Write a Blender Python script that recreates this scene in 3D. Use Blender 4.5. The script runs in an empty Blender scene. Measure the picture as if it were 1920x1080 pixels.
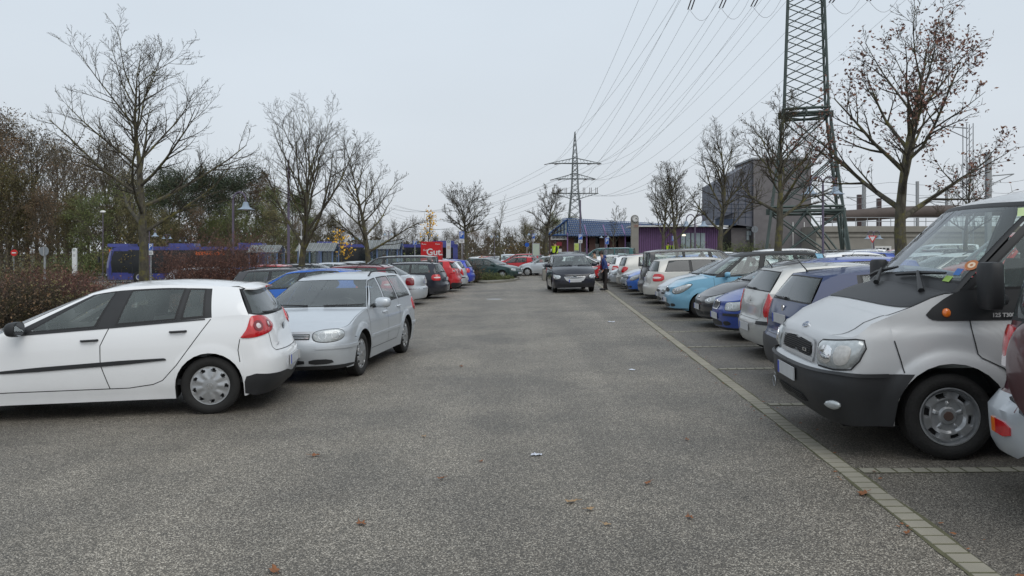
import bpy, bmesh, math, random
from mathutils import Vector, Matrix
R = math.radians
PI = math.pi
SC = bpy.context.scene
COL = SC.collection
LABEL_CHECK = False
F, HC, H0, SL = 1450.0, 1.70, 475.0, 0.024   # lens in photo pixels, eye height, horizon row, cross fall of the car park

def gz(x, y=0):
    return SL * 40 * math.tanh(x / 40)

def P(px, py):
    """ground point seen at photo pixel"""
    g = 0.0
    for _ in range(12):
        Y = F * (HC - g) / (py - H0)
        X = (px - 960) / F * Y
        g = gz(X)
    return Vector((X, Y, g))

def AT(px, py, Y):
    return Vector(((px - 960) / F * Y, Y, HC - (py - H0) / F * Y))

def interp(p, x):
    if x <= p[0][0]: return p[0][1]
    if x >= p[-1][0]: return p[-1][1]
    n = len(p)
    i = 0
    while p[i + 1][0] < x: i += 1
    def d(k): return (p[k + 1][1] - p[k][1]) / (p[k + 1][0] - p[k][0])
    def m(k):
        if k == 0: return d(0)
        if k == n - 1: return d(n - 2)
        a, b = d(k - 1), d(k)
        return 0 if a * b <= 0 else 2 * a * b / (a + b)
    h = p[i + 1][0] - p[i][0]; t = (x - p[i][0]) / h
    return ((2 * t**3 - 3 * t * t + 1) * p[i][1] + (t**3 - 2 * t * t + t) * h * m(i)
            + (-2 * t**3 + 3 * t * t) * p[i + 1][1] + (t**3 - t * t) * h * m(i + 1))

def lerp(a, b, t): return a + (b - a) * t

class MB:
    """collects geometry for ONE mesh object"""
    def __init__(s): s.v = []; s.f = []; s.m = []
    def vert(s, p): s.v.append((p[0], p[1], p[2])); return len(s.v) - 1
    def face(s, idx, m=0): s.f.append(tuple(idx)); s.m.append(m)
    def poly(s, pts, m=0):
        k = len(s.v); s.v += [tuple(p) for p in pts]; s.face(range(k, len(s.v)), m)
    def grid(s, rows, m=0, flip=False, mf=None):
        k = len(s.v); nr = len(rows); nc = len(rows[0])
        for r in rows: s.v += [tuple(p) for p in r]
        for i in range(nr - 1):
            for j in range(nc - 1):
                a = k + i * nc + j
                q = (a, a + 1, a + nc + 1, a + nc)
                s.face(q[::-1] if flip else q, mf(i, j) if mf else m)
    def box(s, c, d, m=0, rz=0, M=None, taper=1.0):
        x, y, z = d[0] / 2, d[1] / 2, d[2] / 2
        k = len(s.v)
        for dz in (-1, 1):
            t = taper if dz > 0 else 1
            for dx, dy in ((-1, -1), (1, -1), (1, 1), (-1, 1)):
                p = Vector((dx * x * t, dy * y * t, dz * z))
                if rz: p = Matrix.Rotation(rz, 3, 'Z') @ p
                p = p + Vector(c)
                if M is not None: p = M @ p
                s.v.append(tuple(p))
        for f in ((3, 2, 1, 0), (4, 5, 6, 7), (0, 1, 5, 4), (1, 2, 6, 5), (2, 3, 7, 6), (3, 0, 4, 7)):
            s.face([k + i for i in f], m)
    def tube(s, pts, rad, n=8, m=0, cap=True):
        pts = [Vector(p) for p in pts]
        if not hasattr(rad, '__len__'): rad = [rad] * len(pts)
        k = len(s.v); up = None
        for i, p in enumerate(pts):
            d = (pts[min(i + 1, len(pts) - 1)] - pts[max(i - 1, 0)])
            if d.length < 1e-9: d = Vector((0, 0, 1))
            d.normalize()
            if up is None:
                up = Vector((0, 0, 1)) if abs(d.z) < .9 else Vector((1, 0, 0))
            a = d.cross(up)
            if a.length < 1e-6: a = d.cross(Vector((0, 1, 0)))
            a.normalize(); b = a.cross(d).normalized()
            up = b
            for j in range(n):
                w = 2 * PI * j / n
                s.v.append(tuple(p + (a * math.cos(w) + b * math.sin(w)) * rad[i]))
        for i in range(len(pts) - 1):
            for j in range(n):
                a0 = k + i * n + j; a1 = k + i * n + (j + 1) % n
                s.face((a0, a0 + n, a1 + n, a1), m)
        if cap:
            s.face([k + j for j in range(n)], m)
            e = k + (len(pts) - 1) * n
            s.face([e + j for j in range(n)][::-1], m)
    def lathe(s, prof, c=(0, 0, 0), axis='Z', n=24, m=0, M=None, mf=None):
        k = len(s.v)
        for r, h in prof:
            for j in range(n):
                w = 2 * PI * j / n
                a, b = r * math.cos(w), r * math.sin(w)
                p = Vector((a, b, h)) if axis == 'Z' else Vector((a, h, b)) if axis == 'Y' else Vector((h, a, b))
                p += Vector(c)
                if M is not None: p = M @ p
                s.v.append(tuple(p))
        for i in range(len(prof) - 1):
            for j in range(n):
                a0 = k + i * n + j; a1 = k + i * n + (j + 1) % n
                q = (a0, a1, a1 + n, a0 + n)
                s.face(q if axis != 'Y' else q[::-1], mf(i, j) if mf else m)
    def ell(s, c, r, m=0, nu=12, nv=8, M=None):
        prof = [(max(1e-4, math.sin(PI * i / nv)), -math.cos(PI * i / nv)) for i in range(nv + 1)]
        k = len(s.v)
        s.lathe(prof, n=nu, m=m)
        for i in range(k, len(s.v)):
            p = Vector((s.v[i][0] * r[0] + c[0], s.v[i][1] * r[1] + c[1], s.v[i][2] * r[2] + c[2]))
            s.v[i] = tuple(M @ p if M is not None else p)
    def build(s, name, mats, parent=None, smooth=35, merge=None):
        me = bpy.data.meshes.new(name)
        me.from_pydata(s.v, [], s.f)
        if not isinstance(mats, (list, tuple)): mats = [mats]
        for a in mats: me.materials.append(a)
        me.polygons.foreach_set('material_index', s.m)
        if merge:
            bm = bmesh.new(); bm.from_mesh(me)
            bmesh.ops.remove_doubles(bm, verts=bm.verts, dist=merge)
            bmesh.ops.dissolve_degenerate(bm, dist=1e-5, edges=bm.edges)
            bm.to_mesh(me); bm.free()
        if smooth:
            me.polygons.foreach_set('use_smooth', [True] * len(me.polygons))
            if smooth < 180: me.set_sharp_from_angle(angle=R(smooth))
        me.validate(); me.update()
        o = bpy.data.objects.new(name, me); COL.objects.link(o)
        if parent: o.parent = parent
        return o

def tag(o, label=None, cat=None, group=None, kind=None):
    if label: o['label'] = label
    if cat: o['category'] = cat
    if group: o['group'] = group
    if kind: o['kind'] = kind
    return o

def empty(name, loc=(0, 0, 0), rz=0):
    o = bpy.data.objects.new(name, None); COL.objects.link(o)
    o.empty_display_size = .2; o.location = loc; o.rotation_euler = (0, 0, rz)
    return o

def kids(o): return list(CH.get(o.name, []))
def copy_tree(o, parent=None):
    c = o.copy(); COL.objects.link(c); c.parent = parent
    for k in list(o.children):
        copy_tree(k, c)
    return c

# ------------------------------------------------------------------ materials
def newmat(name):
    m = bpy.data.materials.new(name); m.use_nodes = True
    nt = m.node_tree; b = nt.nodes['Principled BSDF']
    return m, nt, b
def N(nt, t, **k):
    n = nt.nodes.new(t)
    for a, v in k.items():
        if a in n.inputs.keys(): n.inputs[a].default_value = v
        else: setattr(n, a, v)
    return n
def rgba(c): return (c[0], c[1], c[2], 1)

def mat(name, col, rough=.6, metal=0, coat=0, var=.12, scale=6, bump=0, bscale=40, spec=.5, emit=None, es=1):
    """plain surface with slight procedural variation of tone"""
    m, nt, b = newmat(name)
    b.inputs['Roughness'].default_value = rough
    b.inputs['Metallic'].default_value = metal
    b.inputs['Coat Weight'].default_value = coat
    b.inputs['Coat Roughness'].default_value = .06
    b.inputs['Specular IOR Level'].default_value = spec
    tc = N(nt, 'ShaderNodeTexCoord')
    if var:
        no = N(nt, 'ShaderNodeTexNoise', Scale=scale, Detail=5.0)
        nt.links.new(tc.outputs['Object'], no.inputs['Vector'])
        mx = N(nt, 'ShaderNodeMixRGB'); 
        mx.inputs[1].default_value = rgba([c * (1 - var) for c in col])
        mx.inputs[2].default_value = rgba([min(1, c * (1 + var)) for c in col])
        nt.links.new(no.outputs['Fac'], mx.inputs[0])
        nt.links.new(mx.outputs[0], b.inputs['Base Color'])
    else: b.inputs['Base Color'].default_value = rgba(col)
    if bump:
        n2 = N(nt, 'ShaderNodeTexNoise', Scale=bscale, Detail=4.0)
        nt.links.new(tc.outputs['Object'], n2.inputs['Vector'])
        bp = N(nt, 'ShaderNodeBump', Strength=bump, Distance=.02)
        nt.links.new(n2.outputs['Fac'], bp.inputs['Height'])
        nt.links.new(bp.outputs[0], b.inputs['Normal'])
    if emit:
        b.inputs['Emission Color'].default_value = rgba(emit); b.inputs['Emission Strength'].default_value = es
    return m

PAINTS = {}
def paint(name, col, metal=.0, rough=.34, dust=.12, coat=.85):
    """car paint: clear coat over colour, with a film of road dust that is thicker low down"""
    if name in PAINTS: return PAINTS[name]
    m, nt, b = newmat('paint_' + name)
    b.inputs['Metallic'].default_value = metal
    b.inputs['Coat Weight'].default_value = coat; b.inputs['Specular IOR Level'].default_value = .2
    b.inputs['Coat Roughness'].default_value = .07
    tc = N(nt, 'ShaderNodeTexCoord')
    no = N(nt, 'ShaderNodeTexNoise', Scale=3.0, Detail=7.0, Roughness=.65)
    nt.links.new(tc.outputs['Object'], no.inputs['Vector'])
    sp = N(nt, 'ShaderNodeSeparateXYZ'); nt.links.new(tc.outputs['Object'], sp.inputs[0])
    mr = N(nt, 'ShaderNodeMapRange'); mr.inputs[1].default_value = .15; mr.inputs[2].default_value = .75
    mr.inputs[3].default_value = .28; mr.inputs[4].default_value = 0
    nt.links.new(sp.outputs['Z'], mr.inputs[0])
    ad = N(nt, 'ShaderNodeMath', operation='ADD'); ad.inputs[1].default_value = dust
    nt.links.new(mr.outputs[0], ad.inputs[0])
    mu = N(nt, 'ShaderNodeMath', operation='MULTIPLY')
    nt.links.new(ad.outputs[0], mu.inputs[0]); nt.links.new(no.outputs['Fac'], mu.inputs[1])
    mx = N(nt, 'ShaderNodeMixRGB'); mx.inputs[1].default_value = rgba(col); mx.inputs[2].default_value = (.20, .18, .155, 1)
    nt.links.new(mu.outputs[0], mx.inputs[0]); nt.links.new(mx.outputs[0], b.inputs['Base Color'])
    m2 = N(nt, 'ShaderNodeMath', operation='MULTIPLY_ADD'); m2.inputs[1].default_value = .4; m2.inputs[2].default_value = rough
    nt.links.new(mu.outputs[0], m2.inputs[0]); nt.links.new(m2.outputs[0], b.inputs['Roughness'])
    m3 = N(nt, 'ShaderNodeMath', operation='MULTIPLY_ADD'); m3.inputs[1].default_value = .25; m3.inputs[2].default_value = .03
    nt.links.new(mu.outputs[0], m3.inputs[0]); nt.links.new(m3.outputs[0], b.inputs['Coat Roughness'])
    PAINTS[name] = m
    return m

def glassmat(name, tint, film=.05, fcol=(.5, .52, .5)):
    m, nt, b = newmat(name)
    nt.nodes.remove(b)
    out = nt.nodes['Material Output']
    tr = N(nt, 'ShaderNodeBsdfTransparent'); tr.inputs[0].default_value = rgba(tint)
    gl = N(nt, 'ShaderNodeBsdfGlossy'); gl.inputs['Roughness'].default_value = .02; gl.inputs[0].default_value = (.95, .97, 1, 1)
    df = N(nt, 'ShaderNodeBsdfDiffuse'); df.inputs[0].default_value = rgba(fcol)
    fr = N(nt, 'ShaderNodeFresnel', IOR=1.6)
    no = N(nt, 'ShaderNodeTexNoise', Scale=1.6, Detail=2.0)
    tc = N(nt, 'ShaderNodeTexCoord'); nt.links.new(tc.outputs['Object'], no.inputs['Vector'])
    mu = N(nt, 'ShaderNodeMath', operation='MULTIPLY'); mu.inputs[1].default_value = film * 2
    nt.links.new(no.outputs['Fac'], mu.inputs[0])
    m1 = N(nt, 'ShaderNodeMixShader'); nt.links.new(mu.outputs[0], m1.inputs[0])
    nt.links.new(tr.outputs[0], m1.inputs[1]); nt.links.new(df.outputs[0], m1.inputs[2])
    m2 = N(nt, 'ShaderNodeMixShader'); nt.links.new(fr.outputs[0], m2.inputs[0])
    nt.links.new(m1.outputs[0], m2.inputs[1]); nt.links.new(gl.outputs[0], m2.inputs[2])
    nt.links.new(m2.outputs[0], out.inputs[0])
    return m

GLASS = glassmat('car_glass', (.86, .93, .90), .15, (.38, .44, .42))
SCREEN = glassmat('windscreen_glass', (.80, .87, .85), .13, (.42, .47, .46))
TINTED = glassmat('tinted_glass', (.07, .08, .08), .07)
PANE = glassmat('shelter_glass', (.7, .78, .78), .15)
BLACK = mat('black_plastic', (.018, .019, .021), .5, var=.25, scale=9)
SEAL = mat('rubber_seal', (.008, .008, .009), .55, var=0)
TYRE = mat('tyre_rubber', (.014, .0135, .013), .85, var=.35, scale=14, bump=.3, bscale=60)
DARK = mat('dark_underside', (.006, .006, .006), .9, var=0)
RIM = mat('wheel_silver', (.42, .43, .44), .34, .75, var=.12, scale=12)
STEEL = mat('steel_rim', (.40, .41, .42), .4, .6, var=.35, scale=16)
CHROME = mat('chrome', (.75, .76, .78), .15, 1, var=0)
LAMP = mat('lamp_clear', (.46, .49, .50), .2, .35, 1, var=.45, scale=26)
LENS = mat('lens_ribbed', (.55, .54, .52), .3, .1, 1, var=.35, scale=40)
REFL = mat('lamp_reflector', (.85, .87, .9), .08, .9, 1, var=.25, scale=30)
RED = mat('lamp_red', (.50, .008, .012), .15, 0, 1, var=.35, scale=25)
DKRED = mat('lamp_dark_red', (.19, .006, .01), .15, 0, 1, var=.3, scale=25)
ORANGE = mat('lamp_orange', (.75, .17, .015), .2, 0, 1, var=.2, scale=25)
WHITEL = mat('lamp_white', (.7, .62, .62), .15, 0, 1, var=.2, scale=25)
PLATE = mat('number_plate', (.50, .51, .52), .4, var=.12, scale=14)
BLUEP = mat('plate_blue', (.02, .06, .42), .4, var=0)
CLOTH = mat('seat_cloth', (.05, .054, .058), .95, var=.3, scale=30)
DASH = mat('dashboard', (.03, .032, .035), .8, var=.2, scale=20)
MIRG = mat('mirror_face', (.8, .85, .9), .03, 1, var=0)
# ------------------------------------------------------------------ cars
def vw_badge(mb, M, r, m=0):
    """round badge with two interlaced letters, in the local XY plane of M"""
    n = 20
    for j in range(n):
        a, b = 2 * PI * j / n, 2 * PI * (j + 1) / n
        mb.poly([M @ Vector((math.cos(t) * q, math.sin(t) * q, .001)) for t, q in ((a, r * .86), (a, r), (b, r), (b, r * .86))], m)
    def st(p, q):
        p, q = Vector(p) * r, Vector(q) * r
        d = (q - p).normalized(); s = Vector((-d.y, d.x)) * r * .075
        mb.poly([M @ Vector((w.x, w.y, .001)) for w in (p - s, q - s, q + s, p + s)], m)
    st((-.42, .74), (0, .14)); st((0, .14), (.42, .74))
    st((-.8, .3), (-.4, -.72)); st((-.4, -.72), (0, .02)); st((0, .02), (.4, -.72)); st((.4, -.72), (.8, .3))

WHEELS = {}
def wheel_mesh(r, w, style):
    """returns list of (name, mesh) at origin, axle along Y, outer side -Y"""
    key = (r, w, style)
    if key in WHEELS: return WHEELS[key]
    rr = r * (.66 if style != 'van' else .67)
    h = w / 2
    t = MB()
    prof = [(rr, -h * .70), (rr + .012, -h * .86), (rr + (r - rr) * .45, -h * 1.02), (r - .035, -h * .97), (r - .012, -h * .85), (r - .004, -h * .74)]
    for k in range(-2, 3):   # tread blocks with grooves
        y = k * h * .3
        prof += [(r - .001, y - h * .12), (r, y + h * .12), (r - .009, y + h * .125), (r - .009, y + h * .175)]
    prof += [(r - .004, h * .74), (r - .035, h * .97), (rr, h * .8), (rr * .9, h * .6)]
    t.lathe(prof, axis='Y', n=48)
    tyre = t.build('wheel', TYRE, smooth=40)
    d = MB(); nth = 72
    def dep(q, a):
        """axial offset (towards -Y is out) and material, q radius fraction"""
        o = -h * .80; m = 0
        if style == 'van':
            # steel wheel: deep dish, raised ring with slots, hub with nuts
            o = (-h * .82 if q > .93 else -h * .42 if q > .84 else -h * (.62 + .08 * math.sin(5 * a)) if q > .52 else -h * .45 if q > .26 else -h * .6)
            c = (a / (2 * PI) * 6) % 1
            if .66 < q < .80 and .32 < c < .68: m = 1; o = -h * .35
            if .32 < q < .44 and abs(((a / (2 * PI) * 5 + .5) % 1) - .5) < .09: m = 0; o = -h * .57
            if q < .13: m = 1
            return o, m
        if style == 'alloy':
            c = (a / (2 * PI) * 5) % 1
            o = -h * (.72 - .25 * math.cos(q * 1.6))
            if q > .92: return -h * .84, 0
            if q > .26 and abs(c - .5) > .16 + .02 * q: return -h * .1, 1
            return o - h * .2, 0
        nh = 11 if style == 'cap11' else 9 if style == 'cap9' else 7
        c = (a / (2 * PI) * nh) % 1
        o = -h * (.98 - .22 * q * q)
        if q > .955: return -h * .80, 0
        wdt = .125 if style != 'cap7' else .2
        if .73 < q < .91 and abs(c - .5) < wdt * (1.15 - abs(q - .8) * 3.2): return -h * .6, 1
        o -= .003 * math.cos(2 * PI * (c - .5)) * (1 if .4 < q < .9 else 0)
        return o, 0
    qs = [0.02, .13, .2, .26, .32, .38, .44, .52, .6, .66, .69, .73, .77, .8, .84, .87, .9, .93, .955, 1.0]
    rows = []
    for q in qs:
        rows.append([Vector((q * rr * 1.01 * math.cos(2 * PI * j / nth), dep(q - .001, 2 * PI * j / nth)[0], q * rr * 1.01 * math.sin(2 * PI * j / nth))) for j in range(nth + 1)])
    def mf(i, j):
        q = (qs[i] + qs[i + 1]) / 2; a = 2 * PI * (j + .5) / nth
        return dep(q, a)[1]
    d.grid(rows, mf=mf)
    if style in ('cap9', 'cap11'):
        M = Matrix.Translation((0, -h * 1.0, 0)) @ Matrix.Rotation(R(90), 4, 'X') @ Matrix.Rotation(0, 4, 'Z')
        d.lathe([(.036, -h * .97), (.036, -h * 1.04), (.0, -h * 1.05)], axis='Y', n=20, m=0)
        vw_badge(d, Matrix.Translation((0, -h * 1.06, 0)) @ Matrix.Rotation(R(90), 4, 'X'), .034, 2)
    if style == 'van':
        d.lathe([(rr * .17, -h * .58), (rr * .15, -h * .70), (0.001, -h * .70)], axis='Y', n=16, m=3)
    cap = d.build('hubcap' if style.startswith('cap') else 'rim', [STEEL if style == 'van' else RIM, DARK, CHROME, mat('rusty_hub', (.08, .05, .04), .8)], smooth=30)
    COL.objects.unlink(tyre); COL.objects.unlink(cap)
    WHEELS[key] = (tyre.data, cap.data, cap.name.split('.')[0])
    bpy.data.objects.remove(tyre); bpy.data.objects.remove(cap)
    return WHEELS[key]

class Car:
    def __init__(s, **k):
        d = dict(L=4.2, hw=.87, H=1.45, wb=2.55, fo=.86, wr=.31, ra=None, tw=.195, kind='hatch',
                 XFd=.46, XRd=.46, nf=2.5, nr=2.7, bot=.19, zl=.68, zc=.95, xc=1.0, xA=1.32, zb=.92, zb1=.99,
                 RF=1.95, RR=None, RW=.60, dF=.16, dR=.12, crown=.045, bulge=.025, roofdrop=.06, frontdrop=.07,
                 style='cap9', nose=None, tail=None, side=None, edge=None, hood=None, wins=None, glass=None,
                 pillar='b', hatchw=.80, flare=.014, deckx=None, rails=False, vlo=.035, vhi=.92, detail=True, black_cowl=False, wsv=(.05, .96), ws_mat=0, rwb=.03, wpk=False)
        d.update(k); s.__dict__.update(d)
        L = s.L
        s.xwf = s.fo; s.xwr = s.fo + s.wb
        s.ra = s.ra or s.wr + .045
        s.RR = s.RR or L - .5
        zl = s.zl
        s.nose = s.nose or [(.15, .10), (.26, .03), (.45, 0), (.55, .012), (.62, .05), (zl, .07), (zl + .1, .16)]
        s.tail = s.tail or [(.18, L - .09), (.3, L - .02), (.5, L), (.58, L - .02), (.62, L - .06), (.8, L - .09), (s.zb1, L - .17), (s.zb1 + .1, L - .22)]
        s.side = s.side or [(.12, .925), (.25, .955), (.5, 1.0), (.68, 1.0), (.82, .985), (s.zb, .955), (s.zb + .12, .925)]
        s.edge = s.edge or [(.0, zl), (.25, zl + .05), (.7, zl + .15), (s.xA, s.zb), (s.xwr, s.zb1 - .01), (L, s.zb1)]
        s.XF = min(s.XFd, s.xwf - s.ra - .02); s.XR = max(L - s.XRd, s.xwr + s.ra + .02)
        s.Ls = s.XR - s.XF; s.T = s.Ls + 2
        RF, RR, H, cr = s.RF, s.RR, s.H, s.crown
        s.redge = [(RF, H - cr - s.frontdrop), (RF + .45, H - cr - .012), (RF + .9, H - cr), (max(RF + 1.1, RR - .6), H - cr - .012), (RR, H - cr - s.roofdrop)]
        s.rcent = [(RF, H - cr * .35 - s.frontdrop), (RF + .45, H - .01), (RF + .9, H), (max(RF + 1.1, RR - .6), H - .01), (RR, H - cr * .35 - s.roofdrop)]
        s.parts = []
    # ---- lower body ring
    def ring(s, t, z):
        sg = 1
        if t < 0: t = -t; sg = -1
        if t > s.T: t = 2 * s.T - t; sg = -sg
        xf = interp(s.nose, z); xr = interp(s.tail, z); g = interp(s.side, z) * s.hw
        if t < 1:
            a = t * PI / 2
            x = s.XF - (s.XF - xf) * max(0, math.cos(a)) ** (2 / s.nf); y = g * math.sin(a) ** (2 / s.nf)
        elif t <= 1 + s.Ls: x = s.XF + t - 1; y = g
        else:
            a = max(0, s.T - t) * PI / 2
            x = s.XR + (xr - s.XR) * max(0, math.cos(a)) ** (2 / s.nr); y = g * math.sin(a) ** (2 / s.nr)
        m = (s.xwf + s.xwr) / 2
        y *= 1 - .02 * ((x - m) / (s.L / 2)) ** 2 * (1 if abs(x - m) > .6 else abs(x - m) / .6)
        for xw in (s.xwf, s.xwr):
            dd = math.hypot(x - xw, z - s.wr)
            if s.ra - .03 < dd < s.ra + .10: y += s.flare * (1 - max(0, (dd - s.ra)) / .10) ** .7 if dd >= s.ra else s.flare
        return Vector((x, y * sg, z))
    def xref(s, t): return s.ring(t, .6).x
    def ztop(s, t):
        return interp(s.edge, abs(s.xref(t)))
    def zbot(s, x):
        b = s.bot + (.03 if x < .3 or x > s.L - .3 else 0)
        for xw in (s.xwf, s.xwr):
            if abs(x - xw) < s.ra: b = max(b, s.wr + math.sqrt(max(0, s.ra ** 2 - (x - xw) ** 2)))
        return b
    def t_of_x(s, x, z=.6):
        if x < s.XF:
            xf = interp(s.nose, z); q = (s.XF - x) / max(1e-6, s.XF - xf)
            return 0 if q >= 1 else math.acos(q ** (s.nf / 2)) / (PI / 2)
        if x > s.XR:
            xr = interp(s.tail, z); q = (x - s.XR) / max(1e-6, xr - s.XR)
            return s.T if q >= 1 else s.T - math.acos(q ** (s.nr / 2)) / (PI / 2)
        return 1 + x - s.XF
    # surfaces in feature coordinates
    def S(s, x, z): return s.ring(s.t_of_x(x, z), z)
    def Fr(s, y, z):
        g = interp(s.side, z) * s.hw; q = min(1, abs(y) / g)
        t = math.asin(q ** (s.nf / 2)) / (PI / 2)
        return s.ring(t if y >= 0 else -t, z)
    def Re(s, y, z):
        g = interp(s.side, z) * s.hw; q = min(1, abs(y) / g)
        t = math.asin(q ** (s.nr / 2)) / (PI / 2)
        return s.ring(s.T - t if y >= 0 else s.T + t, z)
    def FT(s, t, z): return s.ring(t, z)
    def RT(s, r, z): return s.ring(s.T - r, z)
    # roof ring
    def rt(s, q):
        """q: 0 front centre..1 front corner, then metres, then rear; or x"""
        Lr = s.RR - s.dR - s.RF - s.dF
        if q < 1:
            a = q * PI / 2; x = s.RF + s.dF * (1 - math.cos(a)); y = s.RW * math.sin(a) ** .9
            fr = math.sin(a) ** 2
        elif q <= 1 + Lr: x = s.RF + s.dF + q - 1; y = s.RW; fr = 1
        else:
            a = max(0, 2 + Lr - q) * PI / 2; x = s.RR - s.dR * (1 - math.cos(a)); y = s.RW * math.sin(a) ** .9
            fr = math.sin(a) ** 2
        m = (s.RF + s.RR) / 2
        y *= 1 - .05 * ((x - m) / ((s.RR - s.RF) / 2)) ** 2
        z = lerp(interp(s.rcent, x), interp(s.redge, x), fr)
        return Vector((x, y, z))
    def rq(s, x): return 1 + x - s.RF - s.dF
    def bottom(s, b):
        """b<10: x on belt, b in [10,11]: rear quarter (10=centre,11=corner)"""
        if b >= 10:
            r = b - 10
            if s.kind == 'sedan':
                a = r * PI / 2; e = s.S(s.xC, interp(s.edge, s.xC))
                return Vector((lerp(s.deckx, s.xC, 1 - math.cos(a)), e.y * math.sin(a), lerp(s.zd, e.z, math.sin(a) ** 2)))
            t = s.T - r; return s.ring(t, s.ztop(t))
        t = s.t_of_x(b); return s.ring(t, s.ztop(t))
    def cowl(s, q):
        a = q * PI / 2; e = s.S(s.xA, interp(s.edge, s.xA))
        return Vector((s.xc + (s.xA - s.xc) * (1 - math.cos(a)), e.y * math.sin(a) ** .95, lerp(s.zc, e.z, math.sin(a) ** 2)))
    def ghp(s, b, t, v, kind):
        """greenhouse point"""
        p = s.cowl(b) if kind == 'ws' else s.bottom(b)
        q = s.rt(t)
        o = lerp(p, q, v)
        n = Vector((0, 1, 0))
        if kind in ('ws', 'rw'): n = Vector((-.7 if kind == 'ws' else .7, 0, .55))
        return o + n * (s.bulge * 4 * v * (1 - v) * (.5 if kind in ('ws', 'rw') else 1))

    def build(s, name, paintmat, roofmat=None, trim=None):
        """returns root empty (unplaced); front towards -X, centre between the axles"""
        root = empty(name)
        s.root = root
        OFF = Vector((-(s.xwf + s.xwr) / 2, 0, 0)); s.OFF = OFF
        roofmat = roofmat or paintmat
        # --- columns of the ring
        ts = [i / 13 for i in range(14)]
        xs = set()
        x = s.XF
        while x < s.XR: xs.add(round(x, 4)); x += .11
        for xw in (s.xwf, s.xwr):
            xs = {q for q in xs if abs(q - xw) > s.ra + .02}
            for k in range(15): xs.add(xw - s.ra * math.cos(PI * k / 14) * .9999)
            xs.add(xw - s.ra - .002); xs.add(xw + s.ra + .002)
        xs = sorted(q for q in xs if s.XF + .01 < q < s.XR - .01)
        ts += [1 + q - s.XF for q in xs]
        ts += [1 + s.Ls + i / 13 for i in range(14)]
        nrow = 18
        body = MB()
        tops = []
        for sgn in (1, -1):
            rows = []
            for t in ts:
                zb, zt = s.zbot(s.ring(t, .4).x), s.ztop(t)
                col = [s.ring(t, lerp(zb, zt, (j / nrow))) for j in range(nrow + 1)]
                rows.append([Vector((p.x, p.y * sgn, p.z)) + OFF for p in col])
            body.grid(rows, flip=sgn < 0)
        topc = [s.ring(t, s.ztop(t)) for t in ts]
        # --- hood by coons patch
        kc = 8
        kA = min(range(len(ts)), key=lambda i: abs(topc[i].x - s.xA) if ts[i] < s.T / 2 else 9)
        s.xA = topc[kA].x
        front = topc[:kc + 1]; side = topc[kc:kA + 1]
        cow = [s.cowl(i / kc) for i in range(kc + 1)]
        n2 = len(side) - 1
        hp = s.hood or [(front[0].x, front[0].z), (lerp(front[0].x, s.xc, .25), lerp(front[0].z, s.zc, .45)), (lerp(front[0].x, s.xc, .6), lerp(front[0].z, s.zc, .8)), (s.xc, s.zc)]
        hp[0] = (front[0].x, front[0].z)
        cen = []
        tot = side[-1].x - side[0].x
        for i in range(n2 + 1):
            fr = (side[i].x - side[0].x) / tot
            xx = lerp(front[0].x, s.xc, fr)
            cen.append(Vector((xx, 0, interp(hp, xx))))
        def coons(c0, c1, d0, d1):
            """c0,c1 along u (len a), d0,d1 along v (len b); c0[0]=d0[0], c0[-1]=d1[0], c1[0]=d0[-1], c1[-1]=d1[-1]"""
            a, b = len(c0) - 1, len(d0) - 1
            g = []
            for j in range(b + 1):
                v = j / b; row = []
                for i in range(a + 1):
                    u = i / a
                    p = (c0[i] * (1 - v) + c1[i] * v + d0[j] * (1 - u) + d1[j] * u
                         - (c0[0] * (1 - u) * (1 - v) + c0[-1] * u * (1 - v) + c1[0] * (1 - u) * v + c1[-1] * u * v))
                    row.append(p)
                g.append(row)
            return g
        hoodg = coons(front, cow, cen, side)
        s.hoodg = hoodg
        hoodmb = body
        for sgn in (1, -1):
            hoodmb.grid([[Vector((p.x, p.y * sgn, p.z)) + OFF for p in r] for r in hoodg], flip=sgn > 0)
        # --- deck for sedans
        if s.kind == 'sedan':
            kC = min(range(len(ts)), key=lambda i: abs(topc[i].x - s.xC) if ts[i] > s.T / 2 else 9)
            s.xC = topc[kC].x
            rear = topc[::-1][:kc + 1]; sd = topc[::-1][kc:len(ts) - kC]
            bt = [s.bottom(10 + i / kc) for i in range(kc + 1)]
            nn = len(sd) - 1
            dc = [Vector((lerp(rear[0].x, s.deckx, i / nn), 0, lerp(rear[0].z, s.zd, math.sin(i / nn * PI / 2)))) for i in range(nn + 1)]
            g = coons(rear, bt, dc, sd)
            for sgn in (1, -1):
                body.grid([[Vector((p.x, p.y * sgn, p.z)) + OFF for p in r] for r in g], flip=sgn < 0)
        # --- greenhouse
        Lr = s.RR - s.dR - s.RF - s.dF
        wins = s.wins
        we = .86 if s.ws_mat else .93
        segs = [('ws', 'w', (0, 0), (we, we), 8), ('ws', 'k' if s.ws_mat or s.wpk else 'b', (we, we), (1, 1), 2)]
        prev = (s.xA, s.RF + s.dF)
        for kind, b, t in wins:
            segs.append(('s', kind, (prev[0], s.rq(prev[1])), (b, s.rq(t) if t < 10 else t), 6 if kind != 'b' else 2)); prev = (b, t)
        # corner to rear window
        endq = 2 + Lr
        hwid = s.hatchw
        pb, pt = prev
        rb = 11 if s.kind == 'sedan' else 10 + s.T - s.t_of_x(pb)
        ps = []
        if s.kind == 'sedan' : r0 = 11
        else: r0 = 10 + (s.T - s.t_of_x(pb))
        segs.append(('c', 'b' if s.pillar != 'k' else 'k', (r0, s.rq(pt)), (10 + hwid, endq - hwid), 6))
        segs.append(('rw', 'r', (10 + hwid, endq - hwid), (10, endq), 8))
        gb = body
        wid = 0
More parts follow.
